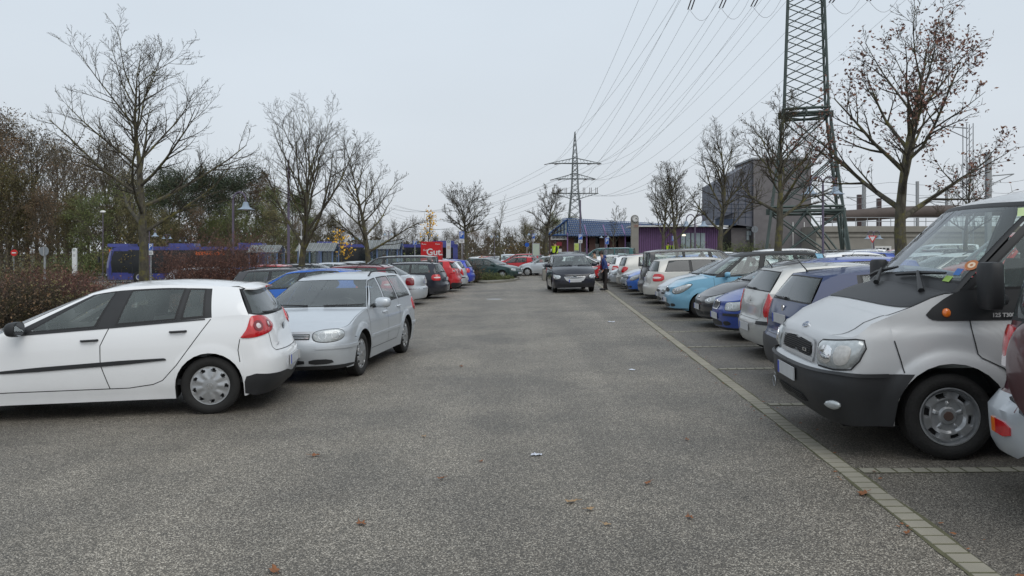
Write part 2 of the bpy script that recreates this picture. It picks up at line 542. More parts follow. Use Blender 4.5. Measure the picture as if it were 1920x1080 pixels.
        for kind, what, a, b, n in segs:
            for sgn in (1, -1):
                def pt_(u, v):
                    if kind == 'ws': bb = lerp(a[0], b[0], u); p = s.ghp(bb, lerp(a[1], b[1], u), v, 'ws')
                    else:
                        bb = lerp(a[0], b[0], u); tt = lerp(a[1], b[1], u)
                        if bb >= 10 and bb > 11:   # still on the side: convert back to x
                            p = s.ghp(s.xref(s.T - (bb - 10)), tt, v, 's')
                        else: p = s.ghp(bb, tt, v, 'rw' if kind == 'rw' else 's')
                    return Vector((p.x, p.y * sgn, p.z)) + OFF
                isw = what in ('w', 'g', 'r', 't', 'q')
                vlo, vhi = (s.wsv if what in ('w',) else (s.vlo, s.vhi) if what != 'r' else (.06, .93)) if isw else (0, 1)
                mi = {'k': 1}.get(what, 0)
                if isw:
                    mi2 = s.ws_mat if what == 'w' else 0
                    for v0, v1 in ((0, vlo), (vhi, 1)):
                        mm = 1 if (v0 == 0 and what == 'w' and s.black_cowl) else (2 if v0 else 0)
                        gb.grid([[pt_(i / n, v0 + (v1 - v0) * j / 2) for j in range(3)] for i in range(n + 1)], m=1 if (what == 'g' and v0 == 0) or mi2 else (2 if v0 else mm), flip=sgn < 0)
                    w = MB()
                    wd = (pt_(0, .5) - pt_(1, .5)).length; ht = (pt_(.5, 0) - pt_(.5, 1)).length
                    eu, ev = (s.rwb if what == 'r' else .022) / wd, .022 / ht
                    if what == 'w': us = [i / n * (1 - eu) for i in range(n + 1)] + [1]
                    elif what == 'r': us = [0] + [eu + i / n * (1 - eu) for i in range(n + 1)]
                    else: us = [0] + [eu + i / n * (1 - 2 * eu) for i in range(n + 1)] + [1]
                    nv = 8; vs = [vlo] + [lerp(vlo + ev, vhi - ev, j / nv) for j in range(nv + 1)] + [vhi]
                    ncol = len(us) - 1
                    def mf(i, j):
                        if j == 0 or j == nv + 1: return 1
                        if what == 'w': return 1 if i == ncol - 1 else 0
                        if what == 'r': return 1 if i == 0 else 0
                        return 1 if i in (0, ncol - 1) else 0
                    w.grid([[pt_(u, v) + Vector((0, sgn * .0015, .0008)) for v in vs] for u in us], flip=sgn < 0, mf=mf)
                    gm = SCREEN if what in ('w',) else TINTED if (what == 't' or s.glass == 'tint') else GLASS
                    s.parts.append((('windscreen' if what == 'w' else 'rear_window' if what == 'r' else 'side_window'), w, [gm, SEAL], sgn, what))
                else:
                    vv = [0, s.vlo] + [lerp(s.vlo, s.vhi, j / 8) for j in range(1, 9)] + [lerp(s.vhi, 1, .5), 1]
                    kk = what == 'k' and not s.ws_mat
                    gb.grid([[pt_(i / n, v) for v in vv] for i in range(n + 1)], mf=(lambda i, j: (2 if j >= 9 else 1 if j == 0 else 1)) if kk else (lambda i, j, mi=mi: mi), flip=sgn < 0)
        # merge the two halves of windscreen and rear window
        pend = {}
        for nm, w, mts, sgn, what in s.parts:
            if what in 'wr':
                if what in pend:
                    a = pend[what]; k = len(a.v); a.v += w.v; a.f += [tuple(i + k for i in f) for f in w.f]; a.m += w.m
                    a.build(nm, mts, root, merge=.0005, smooth=50)
                else: pend[what] = w
            else: w.build(nm, mts, root, smooth=50)
        # --- roof
        nx = 16; ny = 8
        side_e = [s.rt(1 + Lr * i / nx) for i in range(nx + 1)]
        fr_ = [s.rt(i / ny) for i in range(ny + 1)]; re_ = [s.rt(endq - i / ny) for i in range(ny + 1)]
        x0, x1 = s.RF, s.RR
        ce = [Vector((lerp(x0, x1, i / nx), 0, interp(s.rcent, lerp(x0, x1, i / nx)))) for i in range(nx + 1)]
        g = coons(fr_, re_, ce, side_e)
        for j in range(nx + 1):  # crown the cross section
            for i in range(ny + 1):
                y = g[j][i].y / max(.01, side_e[j].y)
                if 0 < j < nx:
                    g[j][i].z = max(g[j][i].z, side_e[j].z + (ce[j].z - side_e[j].z) * (1 - y * y) )
        for sgn in (1, -1):
            body.grid([[Vector((p.x, p.y * sgn, p.z)) + OFF for p in r] for r in g], m=2, flip=sgn > 0)
        b = body.build('body', [paintmat, BLACK, roofmat], root, merge=.0006, smooth=28)
        s.body = b
        # --- underbody: bottom lip, arch liners, chassis
        u = MB()
        for sgn in (1, -1):
            rows = []
            for t in ts:
                zb = s.zbot(s.ring(t, .4).x); p = s.ring(t, zb)
                k = 1 if abs(p.y) < .3 else (abs(p.y) - .24) / abs(p.y)
                rows.append([Vector((p.x, p.y * .999 * sgn, p.z)) + OFF, Vector((p.x, p.y * .97 * sgn, p.z + .004)) + OFF, Vector((lerp(p.x, s.L / 2, .02), p.y * k * sgn, p.z + .01)) + OFF])
            u.grid(rows, flip=sgn < 0)
        u.box(Vector((s.L / 2, 0, .34)) + OFF, (s.L - .5, s.hw * 2 - .62, .26))
        u.box(Vector(((s.xwf + s.xwr) / 2, 0, .33)) + OFF, (s.wb - 2 * s.ra - .06, s.hw * 2 - .16, .2))
        u.tube([Vector((s.xwf, -s.hw + .2, s.wr)) + OFF, Vector((s.xwf, s.hw - .2, s.wr)) + OFF], .05)
        u.tube([Vector((s.xwr, -s.hw + .2, s.wr)) + OFF, Vector((s.xwr, s.hw - .2, s.wr)) + OFF], .05)
        u.build('underbody', DARK, root)
        # --- wheels
        tyre, cap, capn = wheel_mesh(s.wr, s.tw, s.style)
        for xw in (s.xwf, s.xwr):
            for sgn in (-1, 1):
                w = bpy.data.objects.new('wheel', tyre); COL.objects.link(w); w.parent = root
                w.location = Vector((xw, sgn * (s.hw - s.tw / 2 - .022), s.wr)) + OFF
                w.rotation_euler = (0, random.uniform(0, 6), 0 if sgn < 0 else PI)
                c = bpy.data.objects.new(capn, cap); COL.objects.link(c); c.parent = w
        # --- interior
        it = MB(); zs = s.zb - .40
        it.box(Vector(((s.xA + s.xwr) / 2 + .1, 0, .36)) + OFF, (s.xwr - s.xA + .5, s.hw * 2 - .2, .06))
        it.build('floor_pan', DASH, root)
        dsh = MB()
        dx = s.xA - .18; zd = min(s.zc, s.zb) - .02
        dsh.grid([[Vector((xx, y, zz)) + OFF for y in (-s.hw * .82, -.4, 0, .4, s.hw * .82)] for xx, zz in ((s.xc + .12, s.zc - .04), (dx + .1, zd - .01), (dx + .38, zd - .02), (dx + .46, zd - .08), (dx + .42, zd - .3), (dx + .3, zd - .5))])
        dsh.build('dashboard', DASH, root)
        seat = MB()
        def seat_mb(mb, x, y, wdt=.5, head=True):
            sx = x
            for (z0, z1, xa, xb, w0) in ((zs - .02, zs + .12, 0, .48, wdt),):
                mb.box(Vector((sx + .24, y, (z0 + z1) / 2)) + OFF, (.5, w0, z1 - z0))
            rows = []
            top = zs + .64
            for i in range(9):
                v = i / 8; z = lerp(zs + .08, top, v); xx = sx + .46 + .20 * v; w0 = wdt / 2 * (1 - .25 * v ** 3)
                rows.append([Vector((xx + dx_, y + dy * w0, z)) + OFF for dx_, dy in ((-.07, -.8), (-.045, 0), (-.07, .8), (0, 1), (.06, .8), (.06, -.8), (0, -1), (-.07, -.8))])
            mb.grid(rows)
            mb.poly([rows[-1][k] for k in range(7)])
            if head: mb.ell(Vector((sx + .69, y, top + .13)) + OFF, (.06, .14, .10)); mb.box(Vector((sx + .68, y, top + .03)) + OFF, (.02, .12, .1))
        for y in (-.36, .36):
            m_ = MB(); seat_mb(m_, s.xA + .52, y); m_.build('seat', CLOTH, root)
        m_ = MB(); seat_mb(m_, min(s.xwr - .95, s.xA + 1.38), 0, 1.3, False)
        for y in (-.38, .38): m_.ell(Vector((min(s.xwr - .95, s.xA + 1.38) + .68, y, zs + .72)) + OFF, (.05, .13, .08))
        m_.build('rear_seat', CLOTH, root)
        sw = MB(); cx = Vector((s.xA + .42, .36, zd + .0)) + OFF   # left-hand drive: left side is +Y when the nose points to -X
        cx.y = -.36
        Mw = Matrix.Translation(cx) @ Matrix.Rotation(R(65), 4, 'Y')
        pts = [Mw @ Vector((.185 * math.cos(2 * PI * i / 24), .185 * math.sin(2 * PI * i / 24), 0)) for i in range(25)]
        sw.tube(pts, .016, 6); sw.box((0, 0, 0), (.1, .3, .03), M=Mw)
        sw.lathe([(.03, 0), (.03, -.25)], M=Mw, n=8)
        sw.build('steering_wheel', BLACK, root)
        return root
    # ---- feature helpers (nose towards -X, so the car's left side is -Y)
    def nrm(s, f, u, z):
        e = .01
        a = f(u + e, z) - f(u - e, z); b = f(u, z + e) - f(u, z - e)
        n = a.cross(b)
        if n.length < 1e-9: return Vector((0, 1, 0))
        n.normalize()
        c = f(u, z); o = Vector((c.x - s.L / 2, c.y * 2, 0))
        return n if n.dot(o) > 0 else -n
    def patch(s, name, surf, poly, m, off=.006, nu=14, nz=5, rnd=2, dome=0, sides=(1, -1), parent=None, one=False, thick=.02):
        """polygon in feature coordinates laid on the body surface as a thin raised panel"""
        f = {'s': s.S, 'f': s.Fr, 'r': s.Re, 'ft': s.FT, 'rt': s.RT}[surf] if isinstance(surf, str) else surf
        pl = list(poly)
        for _ in range(rnd):
            q = []
            for i in range(len(pl)):
                a, b = pl[i], pl[(i + 1) % len(pl)]
                d = math.hypot((a[0] - b[0]), a[1] - b[1]); k = .25
                q.append((lerp(a[0], b[0], k), lerp(a[1], b[1], k))); q.append((lerp(a[0], b[0], 1 - k), lerp(a[1], b[1], 1 - k)))
            pl = q
        u0, u1 = min(p[0] for p in pl), max(p[0] for p in pl)
        us = [u0 + (u1 - u0) * (.5 - .5 * math.cos(PI * i / nu)) for i in range(nu + 1)]
        us[0] += 1e-5; us[-1] -= 1e-5
        out = []
        big = MB()
        for sgn in sides:
            mb = big if one else MB(); rows = []
            for i, u in enumerate(us):
                zz = []
                for k in range(len(pl)):
                    a, b = pl[k], pl[(k + 1) % len(pl)]
                    if (a[0] - u) * (b[0] - u) < 0: zz.append(lerp(a[1], b[1], (u - a[0]) / (b[0] - a[0])))
                if not zz: zz = [pl[0][1]]
                lo, hi = min(zz), max(zz); row = []
                for j in range(nz + 1):
                    z = lerp(lo, hi, j / nz)
                    n = s.nrm(f, u, z); p = f(u, z)
                    dd = dome * math.sin(PI * i / nu) ** .5 * math.sin(PI * j / nz) ** .5 if dome else 0
                    row.append((p + n * (off + dd), p + n * (off - thick)))
                rows.append(row)
            g = [[Vector((a.x, a.y * sgn, a.z)) + s.OFF for a, b in r] for r in rows]
            gi = [[Vector((b.x, b.y * sgn, b.z)) + s.OFF for a, b in r] for r in rows]
            # orientation
            nn = (g[nu // 2 + 1][2] - g[nu // 2][2]).cross(g[nu // 2][3] - g[nu // 2][2])
            cc = g[nu // 2][2] - Vector((s.OFF.x + s.L / 2, 0, g[nu // 2][2].z)); cc.y *= 2
            fl = nn.dot(cc) > 0
            mb.grid(g, flip=fl)
            mb.grid([[g[i][0], gi[i][0]] for i in range(nu + 1)], flip=not fl)
            mb.grid([[g[i][nz], gi[i][nz]] for i in range(nu + 1)], flip=fl)
            mb.grid([[g[0][j], gi[0][j]] for j in range(nz + 1)]); mb.grid([[g[nu][j], gi[nu][j]] for j in range(nz + 1)])
            if not one: out.append(mb.build(name, m, parent or s.root, smooth=50, merge=.0003))
        if one: out.append(big.build(name, m, parent or s.root, smooth=50, merge=.0003))
        return out
    def strip(s, name, surf, pts, w, m, off=.003, sides=(1, -1), parent=None, mb=None, lift=0):
        f = {'s': s.S, 'f': s.Fr, 'r': s.Re, 'ft': s.FT, 'rt': s.RT}[surf]
        if mb is None and len(sides) > 1 and not (pts[0][0] < .001 or surf == 'r'):
            return [s.strip(name, surf, pts, w, m, off, (q,), parent) for q in sides][0]
        own = mb is None
        mb = mb or MB()
        q = []
        for i in range(len(pts) - 1):
            a, b = pts[i], pts[i + 1]; n = max(2, int(math.hypot(a[0] - b[0], a[1] - b[1]) / .05))
            for k in range(n): q.append((lerp(a[0], b[0], k / n), lerp(a[1], b[1], k / n)))
        q.append(pts[-1])
        for sgn in sides:
            L_, R_ = [], []
            for i, (u, z) in enumerate(q):
                p = f(u, z); n = s.nrm(f, u, z)
                a = q[max(0, i - 1)]; b = q[min(len(q) - 1, i + 1)]
                d = f(*b) - f(*a); d.normalize(); sd = n.cross(d) * w / 2
                for l, v in ((L_, p - sd), (R_, p + sd)):
                    v = v + n * off; l.append(Vector((v.x, v.y * sgn, v.z)) + s.OFF)
            mb.grid([L_, R_])
        if own: return mb.build(name, m, parent or s.root, smooth=60)
    def box_on(s, name, surf, u, z, w, h, m, off=.01, th=.012, parent=None, sgn=1, mb=None):
        """a flat plate (w wide, h high) lying against the surface"""
        f = {'s': s.S, 'f': s.Fr, 'r': s.Re}[surf]
        p = f(u, z); n = s.nrm(f, u, z); n.z = 0; n.normalize()
        p = Vector((p.x, p.y * sgn, p.z)) + s.OFF; n = Vector((n.x, n.y * sgn, 0))
        side = Vector((-n.y, n.x, 0))
        M = Matrix((side, Vector((0, 0, 1)), n)).transposed().to_4x4(); M.translation = p + n * off
        return M
    def plate(s, surf, y, z, off=.014):
        M = s.box_on('', surf, y, z, 0, 0, None, off)
        mb = MB(); mb.box((0, 0, 0), (.52, .115, .012), M=M)
        o = mb.build('number_plate', PLATE, s.root)
        m2 = MB(); m2.box((-.24, 0, .0075), (.04, .109, .004), M=M); m2.build('country_band', BLUEP, o)
        return M
    def disc(s, name, surf, u, z, r, m, off=.01, sides=(1, -1), parent=None, ry=None, h=.006):
        f = {'s': s.S, 'f': s.Fr, 'r': s.Re, 'ft': s.FT, 'rt': s.RT}[surf]
        for sgn in sides:
            p = f(u, z); n = s.nrm(f, u, z)
            p = Vector((p.x, p.y * sgn, p.z)) + s.OFF; n = Vector((n.x, n.y * sgn, n.z))
            q = n.to_track_quat('Z', 'Y').to_matrix().to_4x4(); q.translation = p + n * off
            mb = MB(); mb.lathe([(r, -.01), (r, 0), (r * .8, h * .6), (r * .4, h), (.0005, h)], M=q @ Matrix.Diagonal((1, (ry or r) / r, 1, 1)), n=20)
            o = mb.build(name, m, parent or s.root, smooth=50)
        return o
    def mirror(s, x, z, m, size=1.0, out=.0):
        for sgn in (1, -1):
            p = s.S(x, z - .04); mb = MB(); cx = Vector((p.x + .0, (p.y + .14 * size + out) * sgn, z + .05)) + s.OFF
            mb.ell((0, 0, 0), (1, 1, 1), nu=20, nv=12)
            mb.v = [tuple(cx + Vector((math.copysign(abs(a) ** .8, a) * .085, math.copysign(abs(b) ** .62, b) * .115, math.copysign(abs(d_) ** .68, d_) * .075)) * size) for a, b, d_ in mb.v]
            # flatten the back of the shell
            for i, v in enumerate(mb.v):
                if v[0] > cx.x + .035: mb.v[i] = (cx.x + .035, v[1], v[2])
            o = mb.build('wing_mirror', m, s.root, smooth=40)
            a = MB(); a.tube([Vector((p.x, p.y * .96 * sgn, z - .0)) + s.OFF, cx + Vector((0, 0, -.03))], [.035, .028], 8); a.build('mirror_arm', BLACK, o)
            g = MB(); k = .11 * size
            g.lathe([(k, 0), (.0005, 0)], M=Matrix.Translation(cx + Vector((.037, 0, 0))) @ Matrix.Rotation(R(90), 4, 'Y') @ Matrix.Diagonal((.62, .95, 1, 1)), n=20)
            g.build('mirror_glass', MIRG, o)
    def seams(s, polys, w=.007, off=.0015):
        mb = MB()
        for surf, pts in polys: s.strip('', surf, pts, w, None, off=off, mb=mb)
        mb.build('panel_gap', SEAL, s.root, smooth=60)
    def handle(s, x, z, m):
        for sgn in (1, -1):
            p = s.S(x, z); mb = MB()
            mb.tube([Vector((x - .085, (p.y + .002) * sgn, z)) + s.OFF, Vector((x - .07, (p.y + .026) * sgn, z)) + s.OFF, Vector((x + .07, (p.y + .028) * sgn, z + .004)) + s.OFF, Vector((x + .085, (p.y + .002) * sgn, z + .004)) + s.OFF], .013, 8)
            mb.build('door_handle', m, s.root)
    def wipers(s, front=True, rear=False):
        if front:
            for b, t0, sp in ((.02, .0, .55), (.55, .0, .9)):
                pts = []
                for i in range(6):
                    u = lerp(b, b + .42, i / 5) if b < .5 else lerp(.16, .86, i / 5)
                    v = .07 + .05 * (i / 5)
                    sg = -1 if b < .5 else 1
                    p = s.ghp(u, u, v, 'ws'); pts.append(Vector((p.x - .012, -p.y * sg, p.z + .012)) + s.OFF)
                mb = MB(); mb.tube(pts, [.012, .011, .01, .009, .008, .006], 5)
                mb.build('windscreen_wiper', BLACK, s.root)
        if rear:
            pts = []
            for i in range(6):
                u = lerp(0, .48, i / 5); v = .10 + .03 * (i / 5)
                p = s.ghp(10 + u, 2 + s.RR - s.dR - s.RF - s.dF - u, v, 'rw'); pts.append(Vector((p.x + .014, -p.y, p.z + .012)) + s.OFF)
            mb = MB(); mb.tube(pts, [.022, .013, .011, .01, .009, .006], 6); mb.build('rear_wiper', BLACK, s.root)
    def roofrails(s, m, x0=None, x1=None):
        for sgn in (1, -1):
            a = x0 or s.RF + .3; b = x1 or s.RR - .15; pts = []
            for i in range(13):
                v = i / 12; x = lerp(a, b, v); q = s.rt(s.rq(x))
                pts.append(Vector((x, (q.y - .03) * sgn, q.z + .055 * min(1, min(v, 1 - v) * 12) + .004)) + s.OFF)
            mb = MB(); mb.tube(pts, .014, 8); mb.build('roof_rail', m, s.root)
    def antenna(s, x=None):
        x = x or s.RR - .1; z = interp(s.rcent, x)
        mb = MB(); mb.tube([Vector((x, 0, z - .01)) + s.OFF, Vector((x + .02, 0, z + .03)) + s.OFF, Vector((x + .16, 0, z + .2)) + s.OFF], [.018, .008, .003], 6)
        mb.build('antenna', BLACK, s.root)
    def spoiler(s, m, d=.16, light=True):
        endq = 2 + s.RR - s.dR - s.RF - s.dF
        mb = MB(); rows = []
        for i in range(-12, 13):
            q = endq - abs(i) / 12 * .92
            p = s.rt(q); y = p.y * (1 if i >= 0 else -1); z = p.z
            k = 1 - .5 * (abs(i) / 12) ** 6
            rows.append([Vector((p.x - .10, y, z + .014)) + s.OFF, Vector((p.x, y, z + .014)) + s.OFF, Vector((p.x + d * k, y * .97, z - .03 * k)) + s.OFF, Vector((p.x + d * k, y * .97, z - .045 * k)) + s.OFF, Vector((p.x + .02, y, z - .035)) + s.OFF])
        mb.grid(rows); o = mb.build('spoiler', m, s.root, smooth=40)
        if light:
            l = MB(); p = s.rt(endq); l.box(Vector((p.x + d + .003, 0, p.z - .036)) + s.OFF, (.012, .3, .02)); l.build('brake_light', RED, o)
# ------------------------------------------------------------------ the kinds of car seen in the photo
def std_seams(c, doors, hatch=True, zr=None):
    """doors: x of the door cuts at the belt"""
    P_ = []
    for i, (xt, xb) in enumerate(doors):
        zt = interp(c.edge, xt) - .005
        P_.append(('s', [(xt, zt), (lerp(xt, xb, .5), lerp(zt, .33, .5)), (xb, .34)] if i < len(doors) - 1 else [(xt, zt), (c.xwr - c.ra - .10, .62), (c.xwr - c.ra - .20, .40), (c.xwr - c.ra - .28, .34)]))
    P_.append(('s', [(doors[0][1], .335), (c.xwr - c.ra - .28, .335)]))
    if hatch:
        z0 = c.zb1 - .03
        P_.append(('r', [(c.hw * .80, z0 - .05), (c.hw * .76, .66), (c.hw * .70, .60), (0, .60)]))
    P_.append(('s', [(c.xwf + c.ra * .5, .72), (doors[0][0] - .1, c.zb - .06)]) if False else ('s', [(c.XF + .02, .60), (c.xwf - c.ra * .9, .59)]))
    c.seams(P_)
def hood_seam(c):
    g = c.hoodg; mb = MB(); k = len(g[0]) - 1
    for sgn in (1, -1):
        L_, R_ = [], []
        for j in range(len(g)):
            p = lerp(g[j][k], g[j][k - 1], .35); q = lerp(g[j][k], g[j][k - 1], .35 + .008 / max(.01, (g[j][k] - g[j][k - 1]).length))
            L_.append(Vector((p.x, p.y * sgn, p.z + .0025)) + c.OFF); R_.append(Vector((q.x, q.y * sgn, q.z + .0025)) + c.OFF)
        mb.grid([L_, R_])
    mb.build('bonnet_gap', SEAL, c.root)
def headlights(c, poly, surf='ft', orange=None, refl=(), dome=.015):
    o = c.patch('headlight', surf, poly, LAMP, off=.008, nu=16, nz=6, dome=dome, thick=.03)
    cu, cz = sum(p[0] for p in poly) / len(poly), sum(p[1] for p in poly) / len(poly)
    for k, sg in ((0, 1), (1, -1)): c.patch('headlight_seal', surf, [(cu + (u - cu) * 1.035, cz + (z - cz) * 1.10) for u, z in poly], SEAL, off=.004, nu=16, nz=4, sides=(sg,), parent=o[k], thick=.01)
    for (u, z, r) in refl:
        for k, sg in ((0, 1), (1, -1)):
            f = c.FT if surf == 'ft' else c.Fr
            p = f(u, z); n = c.nrm(f, u, z)
            p = Vector((p.x, p.y * sg, p.z)) + c.OFF; n = Vector((n.x, n.y * sg, n.z))
            q = n.to_track_quat('Z', 'Y').to_matrix().to_4x4(); q.translation = p + n * (.006 + dome * .8)
            mb = MB(); mb.lathe([(r, -.004), (r, .005), (r * .86, .006), (r * .8, .001), (r * .3, -.001), (.0004, .004)], M=q, n=20)
            mb.build('reflector', REFL, o[k])
    if orange: 
        c.patch('indicator', surf, orange, ORANGE, off=.010 + dome * .5, nu=8, nz=3, thick=.02)
def badge_front(c, z, r=.055, kind='vw'):
    M = c.box_on('', 'f', 0.0001, z, 0, 0, None, .012)
    mb = MB()
    if kind == 'vw':
        mb.lathe([(r * .86, 0.0), (.0004, 0.0)], M=M, n=20, m=1); vw_badge(mb, M, r, 0)
    elif kind == 'oval':
        mb.lathe([(r, -.006), (r, .004), (.0004, .006)], M=M @ Matrix.Diagonal((1.3, .8, 1, 1)), n=24)
    elif kind == 'diamond':
        a = [Vector((0, r * 1.3, .004)), Vector((r * .8, 0, .004)), Vector((0, -r * 1.3, .004)), Vector((-r * .8, 0, .004))]
        b = [v * .55 for v in a]
        for i in range(4): mb.poly([M @ v for v in (a[i], a[(i + 1) % 4], b[(i + 1) % 4], b[i])])
    else:
        mb.lathe([(r, -.006), (r, .004), (r * .8, .007), (.0004, .004)], M=M, n=20)
    mb.build('badge', [CHROME, BLACK], c.root)
def badge_rear(c, z, r=.05, kind='vw'):
    M = c.box_on('', 'r', 0.0001, z, 0, 0, None, .010); mb = MB()
    if kind == 'vw':
        mb.lathe([(r, -.008), (r, .0), (.0004, .0)], M=M, n=20, m=1); vw_badge(mb, M, r, 0)
    elif kind == 'diamond':
        a = [Vector((0, r * 1.3, .004)), Vector((r * .8, 0, .004)), Vector((0, -r * 1.3, .004)), Vector((-r * .8, 0, .004))]
        b = [v * .55 for v in a]
        for i in range(4): mb.poly([M @ v for v in (a[i], a[(i + 1) % 4], b[(i + 1) % 4], b[i])])
    else: mb.lathe([(r, -.006), (r, .004), (r * .8, .007), (.0004, .004)], M=M, n=20)
    mb.build('badge', [CHROME, BLACK], c.root)
def bars(c, y, zs, m, surf='f', w=.012, y0=0):
    mb = MB()
    for z in zs: c.strip('', surf, [(y0 + .0001, z), (y, z)], w, m, off=.012, mb=mb)
    mb.build('grille_bars', m, c.root)
def text_mesh(txt, size, m, parent, M, name='lettering', extr=.0015, shear=0, align='CENTER', font_w=0):
    cu = bpy.data.curves.new('t', 'FONT'); cu.body = txt; cu.size = size; cu.extrude = extr; cu.align_x = align; cu.align_y = 'CENTER'
    cu.shear = shear; cu.offset = font_w; cu.resolution_u = 3
    o = bpy.data.objects.new('t', cu); COL.objects.link(o)
    bpy.context.view_layer.update()
    me = bpy.data.meshes.new_from_object(o.evaluated_get(bpy.context.evaluated_depsgraph_get()))
    bpy.data.objects.remove(o)
    me.materials.clear(); me.materials.append(m); me.transform(M)
    r = bpy.data.objects.new(name, me); COL.objects.link(r)
    if parent: r.parent = parent
    return r

def golf5(P1, name='hatchback'):
    c = Car(L=4.204, hw=.882, H=1.485, wb=2.578, fo=.865, wr=.318, tw=.2, zl=.70, zc=.985, xc=1.10, xA=1.26, zb=.93, zb1=1.06, rwb=.10,
            RF=2.04, RR=3.80, RW=.60, dF=.10, dR=.10, style='cap9', crown=.05, bulge=.03, roofdrop=.055, frontdrop=.09, hatchw=.93, nr=3.0, XRd=.5,
            tail=[(.18, 4.08), (.3, 4.17), (.42, 4.20), (.56, 4.204), (.62, 4.185), (.70, 4.14), (.85, 4.10), (1.03, 4.03), (1.12, 3.98)],
            edge=[(0, .70), (.25, .76), (.7, .89), (1.26, .935), (2.38, .995), (3.4, 1.06), (3.75, 1.085), (4.2, 1.03)],
            side=[(.12, .93), (.25, .955), (.36, .985), (.55, 1.0), (.75, .998), (.88, .985), (.98, .96), (1.06, .935), (1.15, .92)],
            wins=[('b', 1.36, 2.22), ('k', 1.50, 2.27), ('g', 2.26, 2.42), ('k', 2.45, 2.58), ('g', 3.09, 3.16), ('k', 3.13, 3.20), ('g', 3.40, 3.37), ('k', 3.47, 3.43)])
    r = c.build(name, P1)
    c.patch('rear_bumper', 'rt', [(1.01, .19), (1.01, .30), (1.0, .44), (.6, .41), (0, .40), (0, .20), (.6, .19)], BLACK, off=.006, nu=26, rnd=1)
    c.patch('front_bumper_lip', 'ft', [(0, .2), (0, .28), (.6, .28), (1.0, .30), (1.03, .22), (.6, .19)], BLACK, off=.006, nu=20, rnd=1)
    tl = c.patch('tail_light', 'rt', [(1.06, .825), (1.01, .87), (.93, 1.04), (.86, 1.075), (.50, 1.065), (.38, 1.035), (.27, .96), (.30, .895), (.48, .865), (.8, .835)], RED, off=.01, nu=30, nz=8, rnd=2, dome=.012)
    for k, sg in ((0, 1), (1, -1)):
        for rr_, zz, ra_ in ((.74, .955, .062), (.44, .965, .048)):
            p = c.RT(rr_, zz); n = c.nrm(c.RT, rr_, zz); p = Vector((p.x, p.y * sg, p.z)) + c.OFF; n = Vector((n.x, n.y * sg, n.z))
            q = n.to_track_quat('Z', 'Y').to_matrix().to_4x4(); q.translation = p + n * .019
            mb = MB(); mb.lathe([(ra_, 0), (ra_, .004), (ra_ * .6, .008), (ra_ * .5, .004)], M=q, n=24); mb.lathe([(ra_ * .5, .005), (.0004, .012)], M=q, n=20, m=1)
            mb.build('lamp_ring', [DKRED, WHITEL], tl[k])
    headlights(c, [(.50, .60), (.50, .72), (.75, .76), (1.0, .80), (1.02, .70), (.85, .62)], refl=((.66, .68, .055), (.84, .70, .05)))
    c.patch('grille', 'f', [(-.42, .60), (-.42, .68), (.42, .68), (.42, .60)], BLACK, sides=(1,)); badge_front(c, .65)
    c.patch('rub_strip', 's', [(1.20, .525), (1.20, .57), (2.98, .655), (3.00, .61)], BLACK, off=.014, nu=26, rnd=1)
    c.strip('belt_trim', 's', [(1.45, .94), (2.3, .985), (3.4, 1.05)], .014, BLACK, off=.006)
    c.handle(2.20, .86, BLACK); c.handle(3.12, .925, BLACK)
    c.mirror(1.52, .97, BLACK, 1.05)
    c.seams([('s', [(1.20, .93), (1.24, .6), (1.20, .35)]), ('s', [(2.40, 1.0), (2.31, .8), (2.31, .6), (2.40, .33)]), ('s', [(3.46, 1.05), (3.10, .56), (2.95, .40), (2.85, .36), (2.60, .33)]), ('s', [(1.20, .33), (2.6, .33)]),
             ('rt', [(1.05, .82), (1.07, .70), (1.05, .57)]), ('rt', [(.47, .88), (.46, .70), (.40, .66), (0, .645)]), ('s', [(c.XF + .03, .62), (c.xwf - c.ra * .8, .63)])], .009)
    c.plate('r', .0001, .50); badge_rear(c, .88, .052); hood_seam(c); c.wipers(True, True); c.spoiler(P1, .13)
    M = c.box_on('', 'r', -.52, .72, 0, 0, None, .008)
    text_mesh('16V', .05, CHROME, r, M, 'badge_lettering', shear=.2)
    text_mesh('16V', .05, CHROME, r, c.box_on('', 'r', -.52, .72, 0, 0, None, .008), 'badge_lettering') if False else None
    return c

